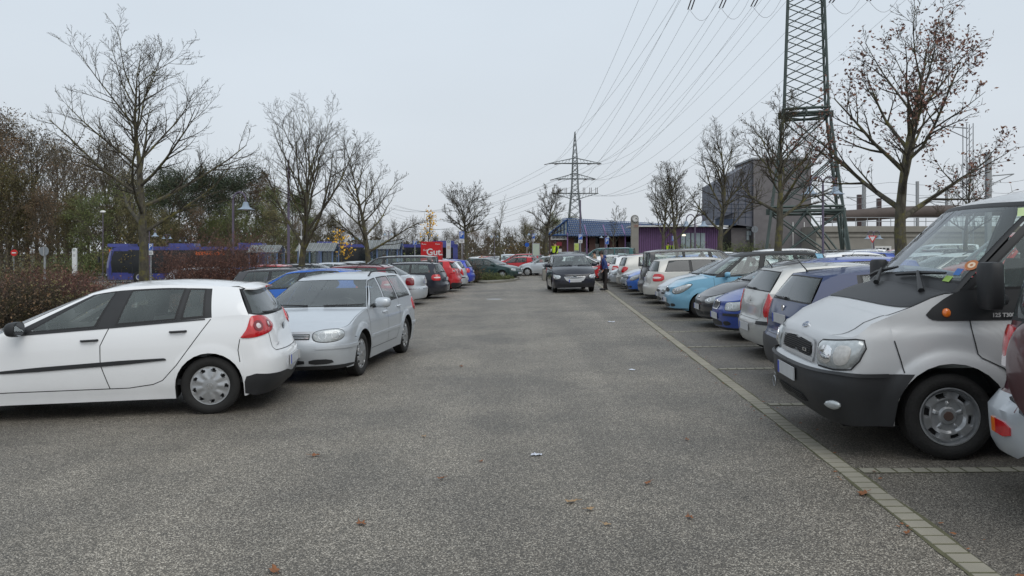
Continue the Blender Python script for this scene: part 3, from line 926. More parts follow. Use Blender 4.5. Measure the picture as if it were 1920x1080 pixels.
def golf4(P1, wagon=True, name='station_wagon', light='vw', style='cap11', **k):
    L = 4.397 if wagon else 4.149
    if wagon:
        wins = [('b', 1.36, 2.08), ('g', 2.14, 2.36), ('b', 2.20, 2.42), ('g', 2.92, 2.98), ('k', 2.97, 3.02), ('b', 3.02, 3.06), ('g', 3.86, 3.74), ('b', 3.90, 3.78)]
        RR = 4.16; tail = [(.18, L - .1), (.3, L - .02), (.5, L), (.60, L - .015), (.64, L - .06), (.8, L - .07), (1.0, L - .11), (1.1, L - .14)]
    else:
        wins = [('b', 1.36, 2.08), ('g', 2.14, 2.36), ('b', 2.20, 2.42), ('g', 3.05, 3.06), ('b', 3.12, 3.10)]
        RR = 3.72; tail = [(.18, L - .1), (.3, L - .02), (.5, L), (.60, L - .015), (.64, L - .06), (.8, L - .09), (.98, L - .16), (1.1, L - .2)]
    d = dict(L=L, hw=.8675, H=1.45, wb=2.515, fo=.86, wr=.313, zl=.70, zc=.955, xc=.98, xA=1.26, zb=.925, zb1=.975, RF=1.93, RR=RR,
            RW=.58, dF=.15, dR=.08, style=style, wins=wins, tail=tail, hatchw=.88, flare=.022, crown=.045, bulge=.022,
            side=[(.12, .93), (.25, .955), (.40, .985), (.55, 1.0), (.70, 1.0), (.80, .985), (.90, .955), (1.0, .93)],
            edge=[(0, .70), (.25, .745), (.7, .86), (1.26, .935), (2.3, .96), (3.4, .98), (L, .985)])
    d.update(k); c = Car(**d); r = c.build(name, P1)
    ht = interp(c.edge, .05) - .02
    headlights(c, [(.29, .575), (.25, .63), (.27, .705), (.45, .73), (.65, .725), (.73, .665), (.67, .59), (.47, .56)], refl=((.37, .645, .055), (.55, .648, .055)), dome=.02)
    c.patch('grille', 'f', [(-.37, .60), (-.37, .675), (.37, .675), (.37, .60)], BLACK, sides=(1,), rnd=0)
    bars(c, .36, (.618, .638, .658), CHROME, w=.007); mb = None
    c.strip('grille_bars', 'f', [(-.36, .618), (-.0001, .618)], .007, CHROME, off=.012, sides=(1,))
    badge_front(c, .64)
    c.patch('air_intake', 'f', [(-.30, .265), (-.30, .335), (.30, .335), (.30, .265)], BLACK, sides=(1,), rnd=1)
    c.patch('air_intake', 'f', [(.36, .265), (.36, .335), (.66, .335), (.68, .27)], BLACK, rnd=1)
    c.patch('bumper_strip', 'ft', [(0.3, .47), (0.3, .512), (.7, .512), (1.14, .512), (1.14, .47), (.7, .47)], P1, off=.014, nu=26, rnd=0)
    c.patch('front_bumper_lip', 'ft', [(0, .2), (0, .245), (.6, .245), (1.0, .25), (1.10, .22), (.6, .19)], BLACK, off=.006, nu=20, rnd=1)
    c.patch('rear_bumper_strip', 'rt', [(0, .47), (0, .512), (.6, .512), (1.1, .512), (1.1, .47), (.6, .47)], P1, off=.014, nu=26, rnd=0)
    c.patch('rub_strip', 's', [(c.xwf + c.ra + .08, .50), (c.xwf + c.ra + .08, .54), (c.xwr - c.ra - .07, .54), (c.xwr - c.ra - .07, .50)], P1, off=.012, nu=22, rnd=0)
    tz = .66 if wagon else .72
    c.patch('tail_light', 'rt', [(1.04, .72), (1.04, .93), (.80, .95), (.60, .93), (.62, .72), (.8, .70)], RED, off=.01, rnd=1, dome=.008)
    c.plate('f', .0001, .43); c.plate('r', .0001, .76 if not wagon else .72)
    badge_rear(c, .90)
    c.handle(2.02, .83, P1); c.handle(2.90 if wagon else 2.85, .86, P1)
    c.mirror(1.52, .95, P1, 1.05)
    std_seams(c, [(1.20, 1.24), (2.18, 2.20), (3.0 if wagon else 3.10, 0)]); hood_seam(c); c.wipers(True, True)
    if wagon: c.roofrails(BLACK)
    return c

def compact(P1, name='compact_car', roof=None, face='round', tail_style='tri', **k):
    d = dict(L=3.97, hw=.83, H=1.49, wb=2.46, fo=.80, wr=.295, zl=.70, zc=.98, xc=.90, xA=1.16, zb=.94, zb1=1.0, RF=1.72, RR=3.62,
             RW=.57, dF=.15, style='cap7', bulge=.026, flare=.018, hatchw=.9,
             wins=[('b', 1.27, 1.88), ('g', 2.10, 2.22), ('k', 2.22, 2.32), ('g', 3.02, 2.98), ('k', 3.08, 3.02)])
    d.update(k); c = Car(**d); r = c.build(name, P1, roof); zl = c.zl
    if face == 'round':     # large almond headlamps running back into the wings
        headlights(c, [(.40, zl - .13), (.36, zl - .07), (.48, zl - .005), (.75, zl + .05), (1.08, zl + .11), (1.12, zl + .06), (.90, zl - .09), (.62, zl - .15)], refl=((.52, zl - .07, .055), (.72, zl - .03, .055)), dome=.02)
        c.patch('grille', 'f', [(-.26, zl - .12), (-.32, zl - .015), (.32, zl - .015), (.26, zl - .12)], BLACK, sides=(1,), rnd=1)
    elif face == 'box':
        headlights(c, [(.38, zl - .14), (.36, zl - .005), (.66, zl + .01), (.95, zl + .03), (.92, zl - .06), (.84, zl - .14), (.6, zl - .15)], refl=((.56, zl - .065, .065),), dome=.012)
        c.patch('grille', 'f', [(-.22, zl - .13), (-.24, zl - .01), (.24, zl - .01), (.22, zl - .13)], BLACK, sides=(1,), rnd=0)
        c.strip('grille_surround', 'f', [(.0001, zl - .005), (.24, zl - .005), (.235, zl - .07), (.21, zl - .14), (.0001, zl - .145)], .02, CHROME, off=.014)
    elif face == 'leo':     # narrow slanted lamps
        headlights(c, [(.40, zl - .13), (.38, zl - .04), (.66, zl + .015), (1.0, zl + .08), (.99, zl + .02), (.82, zl - .08), (.60, zl - .14)], refl=((.56, zl - .06, .05),), dome=.018)
        c.patch('grille', 'f', [(-.30, zl - .16), (-.34, zl - .09), (.34, zl - .09), (.30, zl - .16)], BLACK, sides=(1,), rnd=1)
    badge_front(c, zl - .005 if face != 'leo' else zl - .03, .038, 'round')
    c.patch('air_intake', 'f', [(-.42, .25), (-.42, .36), (.42, .36), (.42, .25)], BLACK, sides=(1,), rnd=1)
    c.patch('air_intake', 'f', [(.48, .27), (.48, .35), (.66, .36), (.68, .29)], BLACK, rnd=1)
    c.patch('bumper_lip', 'ft', [(0, .2), (0, .235), (.6, .235), (1.0, .24), (1.03, .21), (.6, .19)], BLACK, off=.006, nu=20, rnd=1)
    z1 = c.zb1
    if tail_style == 'tri': c.patch('tail_light', 'rt', [(1.06, z1 - .18), (1.12, z1 - .02), (.90, z1 + .0), (.66, z1 - .04), (.60, z1 - .26), (.80, z1 - .28)], RED, off=.01, rnd=1, dome=.01)
    elif tail_style == 'clio': c.patch('tail_light', 'rt', [(1.10, z1 - .24), (1.02, z1 - .02), (.88, z1 + .02), (.66, z1 - .12), (.60, z1 - .34), (.80, z1 - .36)], RED, off=.01, rnd=1, dome=.012)
    elif tail_style == 'tall': c.patch('tail_light', 'rt', [(1.00, z1 - .34), (1.04, z1 - .02), (.86, z1), (.72, z1 - .05), (.70, z1 - .34), (.8, z1 - .36)], RED, off=.01, rnd=1, dome=.01)
    else: c.patch('tail_light', 'rt', [(1.05, z1 - .27), (1.05, z1 - .06), (.85, z1 - .04), (.62, z1 - .06), (.62, z1 - .27), (.8, z1 - .29)], RED, off=.01, rnd=1, dome=.01)
    if tail_style == 'box': c.patch('reversing_light', 'rt', [(.92, z1 - .20), (.92, z1 - .13), (.68, z1 - .13), (.68, z1 - .20)], WHITEL, off=.021, rnd=1, thick=.012)
    if d.get('bstrip'):
        c.patch('bumper_strip', 'ft', [(.36, .455), (.36, .50), (.8, .505), (1.06, .505), (1.06, .46), (.8, .455)], BLACK, off=.012, nu=18, rnd=0)
        c.patch('rear_bumper_strip', 'rt', [(.42, .53), (.42, .58), (.8, .585), (1.06, .585), (1.06, .53), (.8, .53)], BLACK, off=.014, nu=18, rnd=0)
    if d.get('blackbump'): c.patch('rear_bumper', 'rt', [(0, .21), (0, .56), (.6, .565), (1.02, .57), (1.02, .22), (.6, .2)], mat('grey_bumper', (.045, .045, .047), .6, var=.2), off=.016, nu=26, nz=6, rnd=0)
    c.plate('f', .0001, .43); c.plate('r', .0001, k.get('rpz', .46 if tail_style in ('clio', 'box') else .78))
    badge_rear(c, .88 if tail_style in ('clio', 'box') else .93, .045, 'diamond' if tail_style == 'clio' else 'round')
    m = k.get('trimmat', P1)
    c.handle(c.wins[1][1] - .14, .86, P1); c.handle(c.wins[3][1] - .2, .88, P1)
    c.mirror(c.xA + .26, c.zb + .03, P1, .95)
    std_seams(c, [(c.xA - .06, c.xA - .02), (c.wins[2][1] - .04, c.wins[2][1] - .04), (c.wins[3][1] + .02, 0)]); hood_seam(c); c.wipers(True, True); c.antenna()
    return c

def estate(P1, name='station_wagon', tint=False, rails=True, face='box', railm=None, tails='box', **k):
    g = 't' if tint else 'g'
    d = dict(L=4.56, hw=.885, H=1.45, wb=2.65, fo=.88, wr=.318, zl=.69, zc=.97, xc=1.08, xA=1.34, zb=.945, zb1=1.0, RF=2.03, RR=4.18,
             RW=.58, dF=.16, style='alloy', bulge=.024, hatchw=.88,
             wins=[('b', 1.46, 2.2), ('g', 2.28, 2.42), ('k', 2.38, 2.50), (g, 3.12, 3.14), ('k', 3.18, 3.18), (g, 3.98, 3.80), ('b', 4.05, 3.86)])
    d['tail'] = None
    d.update(k); c = Car(**d); r = c.build(name, P1); zl = c.zl; z1 = c.zb1
    headlights(c, [(.44, zl - .11), (.44, zl - .01), (.70, zl + .01), (.98, zl + .04), (1.02, zl - .04), (.9, zl - .10), (.70, zl - .12)], refl=((.58, zl - .055, .045), (.78, zl - .045, .045)), dome=.014)
    c.patch('grille', 'f', [(-.36, zl - .13), (-.38, zl - .01), (.38, zl - .01), (.36, zl - .13)], BLACK, sides=(1,), rnd=1)
    badge_front(c, zl - .07, .05, 'round')
    c.patch('air_intake', 'f', [(-.45, .25), (-.45, .37), (.45, .37), (.45, .25)], BLACK, sides=(1,), rnd=1)
    c.patch('air_intake', 'f', [(.50, .27), (.50, .36), (.70, .37), (.70, .29)], BLACK, rnd=1)
    c.patch('tail_light', 'rt', [(1.10, z1 - .28), (1.10, z1 - .06), (.85, z1 - .05), (.62, z1 - .06), (.62, z1 - .28), (.8, z1 - .29)], RED, off=.01, rnd=1, dome=.008)
    c.patch('reversing_light', 'rt', [(1.0, z1 - .20), (1.0, z1 - .145), (.66, z1 - .145), (.66, z1 - .20)], WHITEL, off=.019, rnd=1, thick=.012)
    c.patch('bumper_lip', 'rt', [(0, .2), (0, .30), (.6, .30), (1.0, .31), (1.06, .21), (.6, .19)], BLACK, off=.006, nu=20, rnd=1)
    c.plate('f', .0001, .43); c.plate('r', .0001, .76); badge_rear(c, .90, .045, 'round')
    c.handle(2.2, .86, P1); c.handle(3.1, .88, P1); c.mirror(c.xA + .28, c.zb + .03, P1)
    std_seams(c, [(c.xA - .06, c.xA - .02), (2.36, 2.36), (3.17, 0)]); hood_seam(c); c.wipers(True, True)
    if rails: c.roofrails(railm or BLACK)
    return c

def saloon(P1, name='saloon_car', **k):
    d = dict(L=4.6, hw=.885, H=1.44, wb=2.65, fo=.86, wr=.315, zl=.69, zc=.96, xc=1.10, xA=1.38, zb=.935, zb1=.99, RF=2.05, RR=3.35,
             RW=.56, dF=.15, dR=.14, style='cap7', kind='sedan', deckx=4.0, zd=1.03, bulge=.024, hatchw=.86, roofdrop=.05,
             wins=[('b', 1.50, 2.2), ('g', 2.30, 2.42), ('k', 2.38, 2.48), ('g', 3.18, 3.06), ('b', 3.72, 3.21)])
    d.update(k); d['xC'] = d['wins'][-1][1]
    L = d['L']; d['tail'] = [(.18, L - .1), (.3, L - .03), (.5, L), (.58, L - .01), (.63, L - .06), (.8, L - .06), (.97, L - .10), (1.04, L - .16)]
    d['edge'] = [(0, .69), (.25, .74), (.7, .86), (d['xA'], .945), (3.0, .985), (3.7, 1.0), (L - .1, .985), (L, .97)]
    c = Car(**d); r = c.build(name, P1); zl = c.zl
    headlights(c, [(.44, zl - .11), (.44, zl - .01), (.70, zl + .01), (.98, zl + .04), (1.02, zl - .04), (.9, zl - .10), (.70, zl - .12)], refl=((.58, zl - .055, .045), (.78, zl - .045, .045)), dome=.014)
    c.patch('grille', 'f', [(-.30, zl - .14), (-.33, zl - .01), (.33, zl - .01), (.30, zl - .14)], BLACK, sides=(1,), rnd=1)
    c.patch('air_intake', 'f', [(-.45, .25), (-.45, .37), (.45, .37), (.45, .25)], BLACK, sides=(1,), rnd=1)
    c.patch('tail_light', 'rt', [(1.12, .70), (1.12, .93), (.98, .95), (.80, .93), (.78, .70), (.9, .68)], DKRED, off=.01, rnd=1, dome=.008)
    c.strip('bumper_trim', 'rt', [(.0001, .565), (.6, .565), (1.2, .565)], .025, CHROME, off=.008)
    c.plate('f', .0001, .43); c.plate('r', .0001, .78); badge_front(c, zl - .01, .04, 'round'); badge_rear(c, .90, .04, 'round')
    c.handle(2.2, .86, P1); c.handle(3.1, .88, P1); c.mirror(c.xA + .28, c.zb + .03, P1)
    std_seams(c, [(c.xA - .06, c.xA - .02), (2.36, 2.36), (3.17, 0)], hatch=False); hood_seam(c); c.wipers()
    return c

def mpv(P1, name='people_carrier', **k):
    d = dict(L=4.40, hw=.897, H=1.64, wb=2.68, fo=.88, wr=.32, zl=.76, zc=1.10, xc=.80, xA=1.12, zb=1.05, zb1=1.08, RF=1.66, RR=4.1,
             RW=.69, dF=.16, style='cap7', bulge=.024, hatchw=.9, nf=3.0, frontdrop=.10,
             nose=[(.15, .10), (.26, .03), (.40, .0), (.52, .0), (.60, .01), (.76, .06), (.86, .15)],
             side=[(.12, .93), (.25, .96), (.5, 1.0), (.75, 1.0), (.95, .975), (1.05, .955), (1.2, .93)],
             edge=[(0, .76), (.25, .84), (.7, .98), (1.12, 1.06), (4.4, 1.09)],
             wins=[('b', 1.24, 1.88), ('g', 2.05, 2.16), ('k', 2.15, 2.25), ('g', 3.05, 3.05), ('k', 3.12, 3.10), ('g', 3.95, 3.82), ('b', 4.0, 3.86)])
    d.update(k); c = Car(**d); r = c.build(name, P1); zl = c.zl
    headlights(c, [(.38, zl - .17), (.36, zl - .03), (.60, zl - .005), (.86, zl + .02), (.92, zl - .05), (.84, zl - .16), (.58, zl - .19)], refl=((.48, zl - .09, .065), (.68, zl - .085, .06)), dome=.014)
    c.patch('grille', 'f', [(-.34, .44), (-.50, .745), (.50, .745), (.34, .44)], mat('grille_silver', (.50, .51, .52), .5, .2), off=.004, sides=(1,), rnd=1)
    c.patch('grille_mesh', 'f', [(-.36, .60), (-.48, .735), (.48, .735), (.36, .60)], BLACK, off=.009, sides=(1,), rnd=1)
    bars(c, .42, (.64, .67), CHROME, w=.01)
    c.strip('grille_bars', 'f', [(-.42, .64), (-.0001, .64)], .01, CHROME, off=.012, sides=(1,))
    badge_front(c, .665, .07)
    c.patch('air_intake', 'f', [(-.44, .27), (-.44, .42), (.44, .42), (.44, .27)], BLACK, sides=(1,), rnd=1)
    c.patch('air_intake', 'f', [(.50, .30), (.50, .40), (.72, .41), (.72, .32)], BLACK, rnd=1)
    c.patch('tail_light', 'rt', [(1.04, .76), (1.04, 1.06), (.86, 1.06), (.78, 1.0), (.76, .76)], RED, off=.01, rnd=1, dome=.008)
    c.plate('f', .0001, .50); c.plate('r', .0001, .76); badge_rear(c, .95)
    c.handle(2.0, .92, P1); c.handle(3.0, .94, P1); c.mirror(c.xA + .34, c.zb + .04, P1, 1.1)
    std_seams(c, [(c.xA - .04, c.xA), (2.12, 2.12), (3.1, 0)]); hood_seam(c); c.wipers(True, True)
    return c

def offroader(P1, P2, name='off_roader', **k):
    """compact off-roader with a spare wheel on the tail door"""
    d = dict(L=3.9, hw=.86, H=1.70, wb=2.41, fo=.75, wr=.345, tw=.23, ra=.42, zl=.88, zc=1.12, xc=.95, xA=1.2, zb=1.08, zb1=1.12, RF=1.65, RR=3.70, RW=.66,
             style='alloy', bot=.30, bulge=.015, hatchw=.9, nr=4.0, XRd=.35,
             tail=[(.28, 3.84), (.4, 3.90), (.62, 3.90), (.66, 3.80), (.72, 3.76), (1.0, 3.74), (1.15, 3.72), (1.25, 3.70)],
             side=[(.2, .95), (.4, .98), (.6, 1.0), (.8, .99), (1.0, .965), (1.12, .95), (1.3, .93)],
             edge=[(0, .88), (.3, .95), (1.2, 1.10), (3.9, 1.13)],
             wins=[('b', 1.3, 1.8), ('g', 2.0, 2.08), ('k', 2.08, 2.16), ('g', 2.8, 2.82), ('b', 2.9, 2.9), ('g', 3.5, 3.45), ('b', 3.56, 3.52)])
    d.update(k); c = Car(**d); r = c.build(name, P1)
    c.patch('rear_bumper', 'rt', [(1.22, .34), (1.22, .62), (1.0, .655), (.6, .66), (0, .66), (0, .30), (.6, .30), (1.0, .31)], P2, off=.02, nu=26, rnd=1)
    c.patch('bumper_pad', 'r', [(.0, .635), (.0, .665), (.52, .665), (.52, .635)], BLACK, off=.03, rnd=1)
    c.patch('rear_fog_light', 'rt', [(.36, .43), (.36, .525), (.13, .52), (.13, .42)], RED, off=.030, rnd=1)
    c.patch('indicator', 'rt', [(.36, .43), (.36, .525), (.30, .523), (.30, .43)], ORANGE, off=.034, rnd=0, nu=6)
    c.patch('tail_light', 'rt', [(.76, .84), (.76, 1.12), (.6, 1.13), (.40, 1.10), (.38, .84)], RED, off=.02, rnd=1, dome=.02)
    c.patch('reversing_light', 'rt', [(.74, .84), (.74, .92), (.40, .92), (.40, .84)], WHITEL, off=.036, rnd=1, thick=.02)
    headlights(c, [(.45, .70), (.45, .84), (.9, .86), (.95, .74)], refl=((.6, .78, .06),))
    c.patch('grille', 'f', [(-.36, .70), (-.36, .84), (.36, .84), (.36, .70)], BLACK, sides=(1,), rnd=1)
    mb = MB(); x = 3.74 + .14
    Mx = Matrix.Translation(Vector((x, .05, .92)) + c.OFF) @ Matrix.Rotation(R(90), 4, 'Z')
    tyre, cap, _ = wheel_mesh(.345, .23, 'alloy')
    w = bpy.data.objects.new('spare_wheel', tyre); COL.objects.link(w); w.parent = r; w.matrix_basis = Mx
    cv = MB(); cv.lathe([(.30, -.13), (.26, -.15), (.0005, -.155)], axis='Y', n=32); o = cv.build('wheel_cover', P1, w)
    c.mirror(1.5, 1.12, P1); c.handle(1.95, .98, P1); c.handle(2.75, .99, P1); c.plate('f', .0001, .5); c.wipers()
    std_seams(c, [(1.15, 1.18), (2.05, 2.05), (2.88, 0)], hatch=False)
    return c

def van(P1, name='delivery_van'):
    """silver panel van with a short sloping bonnet and a deep black mask round the cab windows"""
    c = Car(L=4.83, hw=.985, H=2.15, wb=2.93, fo=.97, wr=.338, tw=.215, ra=.425, zl=.965, zc=1.36, xc=.90, xA=1.02, zb=1.30, zb1=1.30, RF=1.62, RR=4.75,
            RW=.80, dF=.20, dR=.10, crown=.07, style='van', bot=.27, nf=3.5, XFd=.40, nr=5, XRd=.3, bulge=.02, frontdrop=.09, roofdrop=.02, flare=.03, black_cowl=True, wsv=(.10, .955), ws_mat=1,
            nose=[(.25, .12), (.36, .05), (.50, .0), (.60, .0), (.665, .005), (.685, .06), (.80, .075), (.90, .10), (.965, .14), (1.08, .24)],
            tail=[(.25, 4.78), (.4, 4.83), (.6, 4.83), (.65, 4.78), (1.3, 4.76), (1.5, 4.75)],
            side=[(.2, .95), (.4, .975), (.60, 1.0), (.72, 1.0), (.90, .985), (1.0, .97), (1.03, .955), (1.15, .94), (1.3, .915), (1.45, .90)],
            edge=[(0, .965), (.14, .965), (.35, 1.05), (.7, 1.19), (1.02, 1.30), (1.2, 1.30), (4.83, 1.30)],
            hood=[(.14, .985), (.30, 1.10), (.60, 1.25), (.90, 1.36)],
            wins=[('k', 1.12, 1.92), ('g', 2.10, 2.34), ('k', 2.25, 2.46), ('g', 3.3, 3.3), ('k', 3.45, 3.45), ('g', 4.4, 4.4), ('b', 4.5, 4.5)])
    r = c.build(name, P1)
    c.patch('bumper', 'ft', [(0, .30), (0, .665), (.4, .67), (.75, .675), (1.0, .68), (1.29, .68), (1.23, .60), (1.17, .5), (1.142, .36), (1.14, .27), (.8, .265), (.4, .27)], BLACK, off=.012, nu=40, nz=8, rnd=0)
    c.strip('bumper_ridge', 'ft', [(.0001, .66), (.5, .665), (1.10, .672)], .03, BLACK, off=.026)
    c.patch('air_intake', 'f', [(0, .36), (0, .44), (.40, .44), (.46, .36)], DARK, off=.018, rnd=1)
    mb = MB()
    for z in (.37, .39, .41, .43): c.strip('', 'f', [(.0001, z), (.40, z)], .008, None, off=.026, mb=mb)
    mb.build('intake_mesh', BLACK, r)
    c.patch('fog_light', 'ft', [(.52, .40), (.50, .44), (.62, .465), (.72, .45), (.72, .41), (.62, .385)], LAMP, off=.024, rnd=1, dome=.015)
    hl = c.patch('headlight', 'ft', [(.31, .715), (.29, .73), (.28, .88), (.31, .91), (.56, .925), (.84, .945), (.94, .94), (.96, .88), (.90, .79), (.80, .725), (.56, .71)], LAMP, off=.012, nu=24, nz=8, rnd=1, dome=.03, thick=.05)
    for k, sg in ((0, 1), (1, -1)):
        c.patch('reflector', 'ft', [(.37, .745), (.36, .875), (.53, .885), (.555, .83), (.535, .745)], REFL, off=.040, nu=10, rnd=2, dome=.006, sides=(sg,), parent=hl[k], thick=.02)
        c.patch('indicator_lens', 'ft', [(.59, .745), (.575, .83), (.62, .89), (.78, .90), (.82, .86), (.78, .77), (.70, .74)], LENS, off=.040, nu=12, rnd=2, dome=.012, sides=(sg,), parent=hl[k], thick=.02)
        mb = MB()
        c.strip('', 'ft', [(.30, .715), (.27, .88), (.32, .915), (.84, .95), (.945, .945), (.965, .88), (.905, .785), (.805, .715), (.56, .70), (.30, .705)], .012, None, off=.014, mb=mb, sides=(sg,))
        mb.build('headlight_seal', SEAL, hl[k])
    c.patch('grille', 'f', [(0, .755), (0, .89), (.42, .87), (.46, .745)], DARK, off=.010, rnd=1, nu=20)
    mb = MB()
    for i in range(7):
        z = .768 + i * .017
        c.strip('', 'f', [(.0001, z), (.43, z - .006)], .007, None, off=.016, mb=mb)
    for i in range(17): c.strip('', 'f', [(.015 + i * .025, .76), (.015 + i * .025, .87)], .005, None, off=.015, mb=mb)
    mb.build('grille_mesh', BLACK, r)
    c.strip('grille_surround', 'f', [(.0001, .905), (.44, .885), (.49, .87), (.51, .80), (.50, .735), (.0001, .738)], .035, P1, off=.016)
    mb = MB(); M = c.box_on('', 'f', -.31, .80, 0, 0, None, .022); mb.box((0, 0, 0), (.10, .028, .006), M=M); o = mb.build('grille_badge', CHROME, r)
    text_mesh('TDE', .026, BLACK, o, M @ Matrix.Translation((0, 0, .004)), 'badge_lettering')
    # oval badge on the bonnet nose
    g = c.hoodg; j = 1
    p = lerp(g[0][0], g[2][0], .55) + c.OFF; d = (g[2][0] - g[0][0]).normalized(); n = Vector((-d.z, 0, d.x)); n = n if n.z > 0 else -n
    M = Matrix((Vector((0, -1, 0, 0)), d.to_4d(), n.to_4d(), (0, 0, 0, 1))).transposed(); M = M.to_3x3().to_4x4(); M.translation = p + n * .008
    mb = MB(); mb.lathe([(.075, -.012), (.075, .002), (.068, .004)], M=M @ Matrix.Diagonal((1, .46, 1, 1)), n=32); mb.lathe([(.067, .0035), (.0004, .0035)], M=M @ Matrix.Diagonal((1, .46, 1, 1)), n=32, m=1)
    o = mb.build('oval_badge', [CHROME, mat('badge_blue', (.10, .15, .25), .3)], r)
    text_mesh('Ford', .052, CHROME, o, M @ Matrix.Translation((0, -.002, .006)), 'badge_lettering', shear=.35)
    # black mask under the side windows with the model lettering
    mask = [(.84, 1.105), (.81, 1.15), (1.04, 1.315), (1.2, 1.325), (3.2, 1.325), (4.4, 1.325), (4.42, 1.10), (3.0, 1.09), (1.6, 1.09), (.90, 1.085)]
    f = lambda x, z: c.S(x, z)
    c.patch('window_mask', 's', mask, BLACK, off=.007, nu=40, nz=4, rnd=1)
    c.disc('side_indicator', 's', .97, 1.15, .033, ORANGE, off=.012, ry=.036, h=.014)
    M = c.box_on('', 's', 1.385, 1.128, 0, 0, None, .022, sgn=-1)
    text_mesh('125 T300', .043, mat('letter_grey', (.5, .5, .5), .4), r, M, 'side_lettering', font_w=.0012)
    c.seams([('s', [(1.14, 1.095), (1.155, .95), (1.175, .83), (1.20, .80), (1.36, .72), (1.49, .56), (1.52, .36)]), ('s', [(2.24, 1.095), (2.24, .36)]), ('s', [(1.47, .355), (2.24, .355)]), ('s', [(.62, .69), (.60, .78), (.56, .94)])], .009, .005)
    c.patch('rub_strip', 's', [(1.52, .56), (1.52, .66), (4.5, .66), (4.5, .56)], BLACK, off=.012, nu=26, rnd=1)
    c.patch('wheel_arch_trim', 's', [(.50 , .685), (.52, .72), (.70, .83), (.93, .865), (1.16, .83), (1.34, .72), (1.40, .60), (1.37, .60), (1.30, .70), (1.14, .80), (.93, .83), (.72, .80), (.56, .70)], P1, off=.012, nu=40, rnd=0) if False else None
    # bonnet gap
    mb = MB(); G = c.hoodg; k = len(G[0]) - 1
    for sg in (1, -1):
        L_, R_ = [], []
        for j in range(len(G)):
            v = j / (len(G) - 1); u = lerp(.30, .12, v ** .7) if True else .3
            a = G[j][k]; b = G[j][int(k * .0)]
            uu = (1 - lerp(.36, .02, math.sin(v * PI / 2))) * k
            i0 = min(k - 1, int(uu)); fr = uu - i0; p = lerp(G[j][i0], G[j][i0 + 1], fr); q = p + (G[j][i0 + 1] - G[j][i0]).normalized() * .009
            L_.append(Vector((p.x, p.y * sg, p.z + .003)) + c.OFF); R_.append(Vector((q.x, q.y * sg, q.z + .003)) + c.OFF)
        mb.grid([L_, R_])
    L_, R_ = [], []
    mb.build('bonnet_gap', SEAL, r)
    # black scuttle panel with louvres between bonnet and windscreen
    sc = MB(); rows = []
    n = 20; i1 = len(G) - 1
    def hood_at(u, v):
        a = u * k; i0 = min(k - 1, int(a)); b = v * i1; j0 = min(i1 - 1, int(b))
        return lerp(lerp(G[j0][i0], G[j0][i0 + 1], a - i0), lerp(G[j0 + 1][i0], G[j0 + 1][i0 + 1], a - i0), b - j0)
    for i in range(-n, n + 1):
        u = abs(i) / n; sg = 1 if i >= 0 else -1
        rows.append([Vector((p.x, p.y * sg, p.z + .008)) + c.OFF for p in (hood_at(u, lerp(.76, .70, 1 - u * u) + t * (1 - lerp(.76, .70, 1 - u * u))) for t in (0, .25, .5, .75, 1))])
    sc.grid(rows)
    o = sc.build('scuttle_panel', BLACK, r, smooth=60)
    # wipers
    for y0, y1 in ((-.10, -.72), (.62, .02)):
        def wsp(y, v):
            u = min(1, abs(y) / .86); u = math.asin(u ** (1 / .95)) / (PI / 2)
            p = c.ghp(u, u, v, 'ws'); return Vector((p.x - .02, math.copysign(p.y, y), p.z + .03)) + c.OFF
        mb = MB(); mb.tube([wsp(lerp(y0, y1, t), .06 + .09 * t) for t in (0, .3, .6, 1)], [.016, .02, .018, .01], 6)
        a = wsp(y1 - .0, -.02); mb.tube([wsp(y1 + .02, -.06) + Vector((-.04, 0, .01)), wsp(lerp(y0, y1, .55), .10) + Vector((-.015, 0, .02))], [.026, .012], 6)
        mb.build('windscreen_wiper', BLACK, r)
    # tall mirror
    for sg in (1, -1):
        p = c.S(1.55, 1.30); x0 = 1.22
        mb = MB(); cx = Vector((x0, (p.y + .20) * sg, 1.375)) + c.OFF; rows = []
        prof = [(-.21, .55), (-.205, .80), (-.16, .98), (0, 1.0), (.14, .98), (.185, .85), (.19, .55)]
        for dz, q in prof:
            row = []
            for kk in range(20):
                a = 2 * PI * kk / 20; ca, sa = math.cos(a), math.sin(a)
                dx = .072 * q * math.copysign(abs(ca) ** .6, ca); dy = .115 * q * math.copysign(abs(sa) ** .55, sa)
                row.append(cx + Vector((min(dx, .045), dy, dz * .9)))
            rows.append(row + row[:1])
        mb.grid(rows); mb.poly(rows[0][:-1]); mb.poly(rows[-1][:-1])
        o = mb.build('wing_mirror', BLACK, r, smooth=50)
        a = MB(); a.tube([Vector((1.30, (p.y - .02) * sg, 1.26)) + c.OFF, Vector((1.36, (p.y + .08) * sg, 1.25)) + c.OFF, cx + Vector((0, 0, -.09))], [.06, .05, .05], 10); a.build('mirror_arm', BLACK, o)
        g_ = MB(); g_.box(cx + Vector((.047, 0, 0)), (.004, .2, .3)); g_.build('mirror_glass', MIRG, o)
    c.plate('f', .0001, .575, .03)
    o = MB(); o.tube([c.Fr(.58, .44) + Vector((-.03, .05 * math.cos(a), -.06 + .05 * math.sin(a))) + c.OFF for a in [PI * 2 * i / 14 for i in range(15)]], .007, 5); o.build('towing_eye', STEEL, r)
    # seam of A pillar / door and aerial
    mb = MB(); pz = c.rt(0.55)
    mb.tube([pz + Vector((.12, -2 * pz.y, .0)) + c.OFF, pz + Vector((.16, -2 * pz.y, .03)) + c.OFF, pz + Vector((.62, -2 * pz.y, .28)) + c.OFF], [.02, .012, .004], 6); mb.build('antenna', BLACK, r)
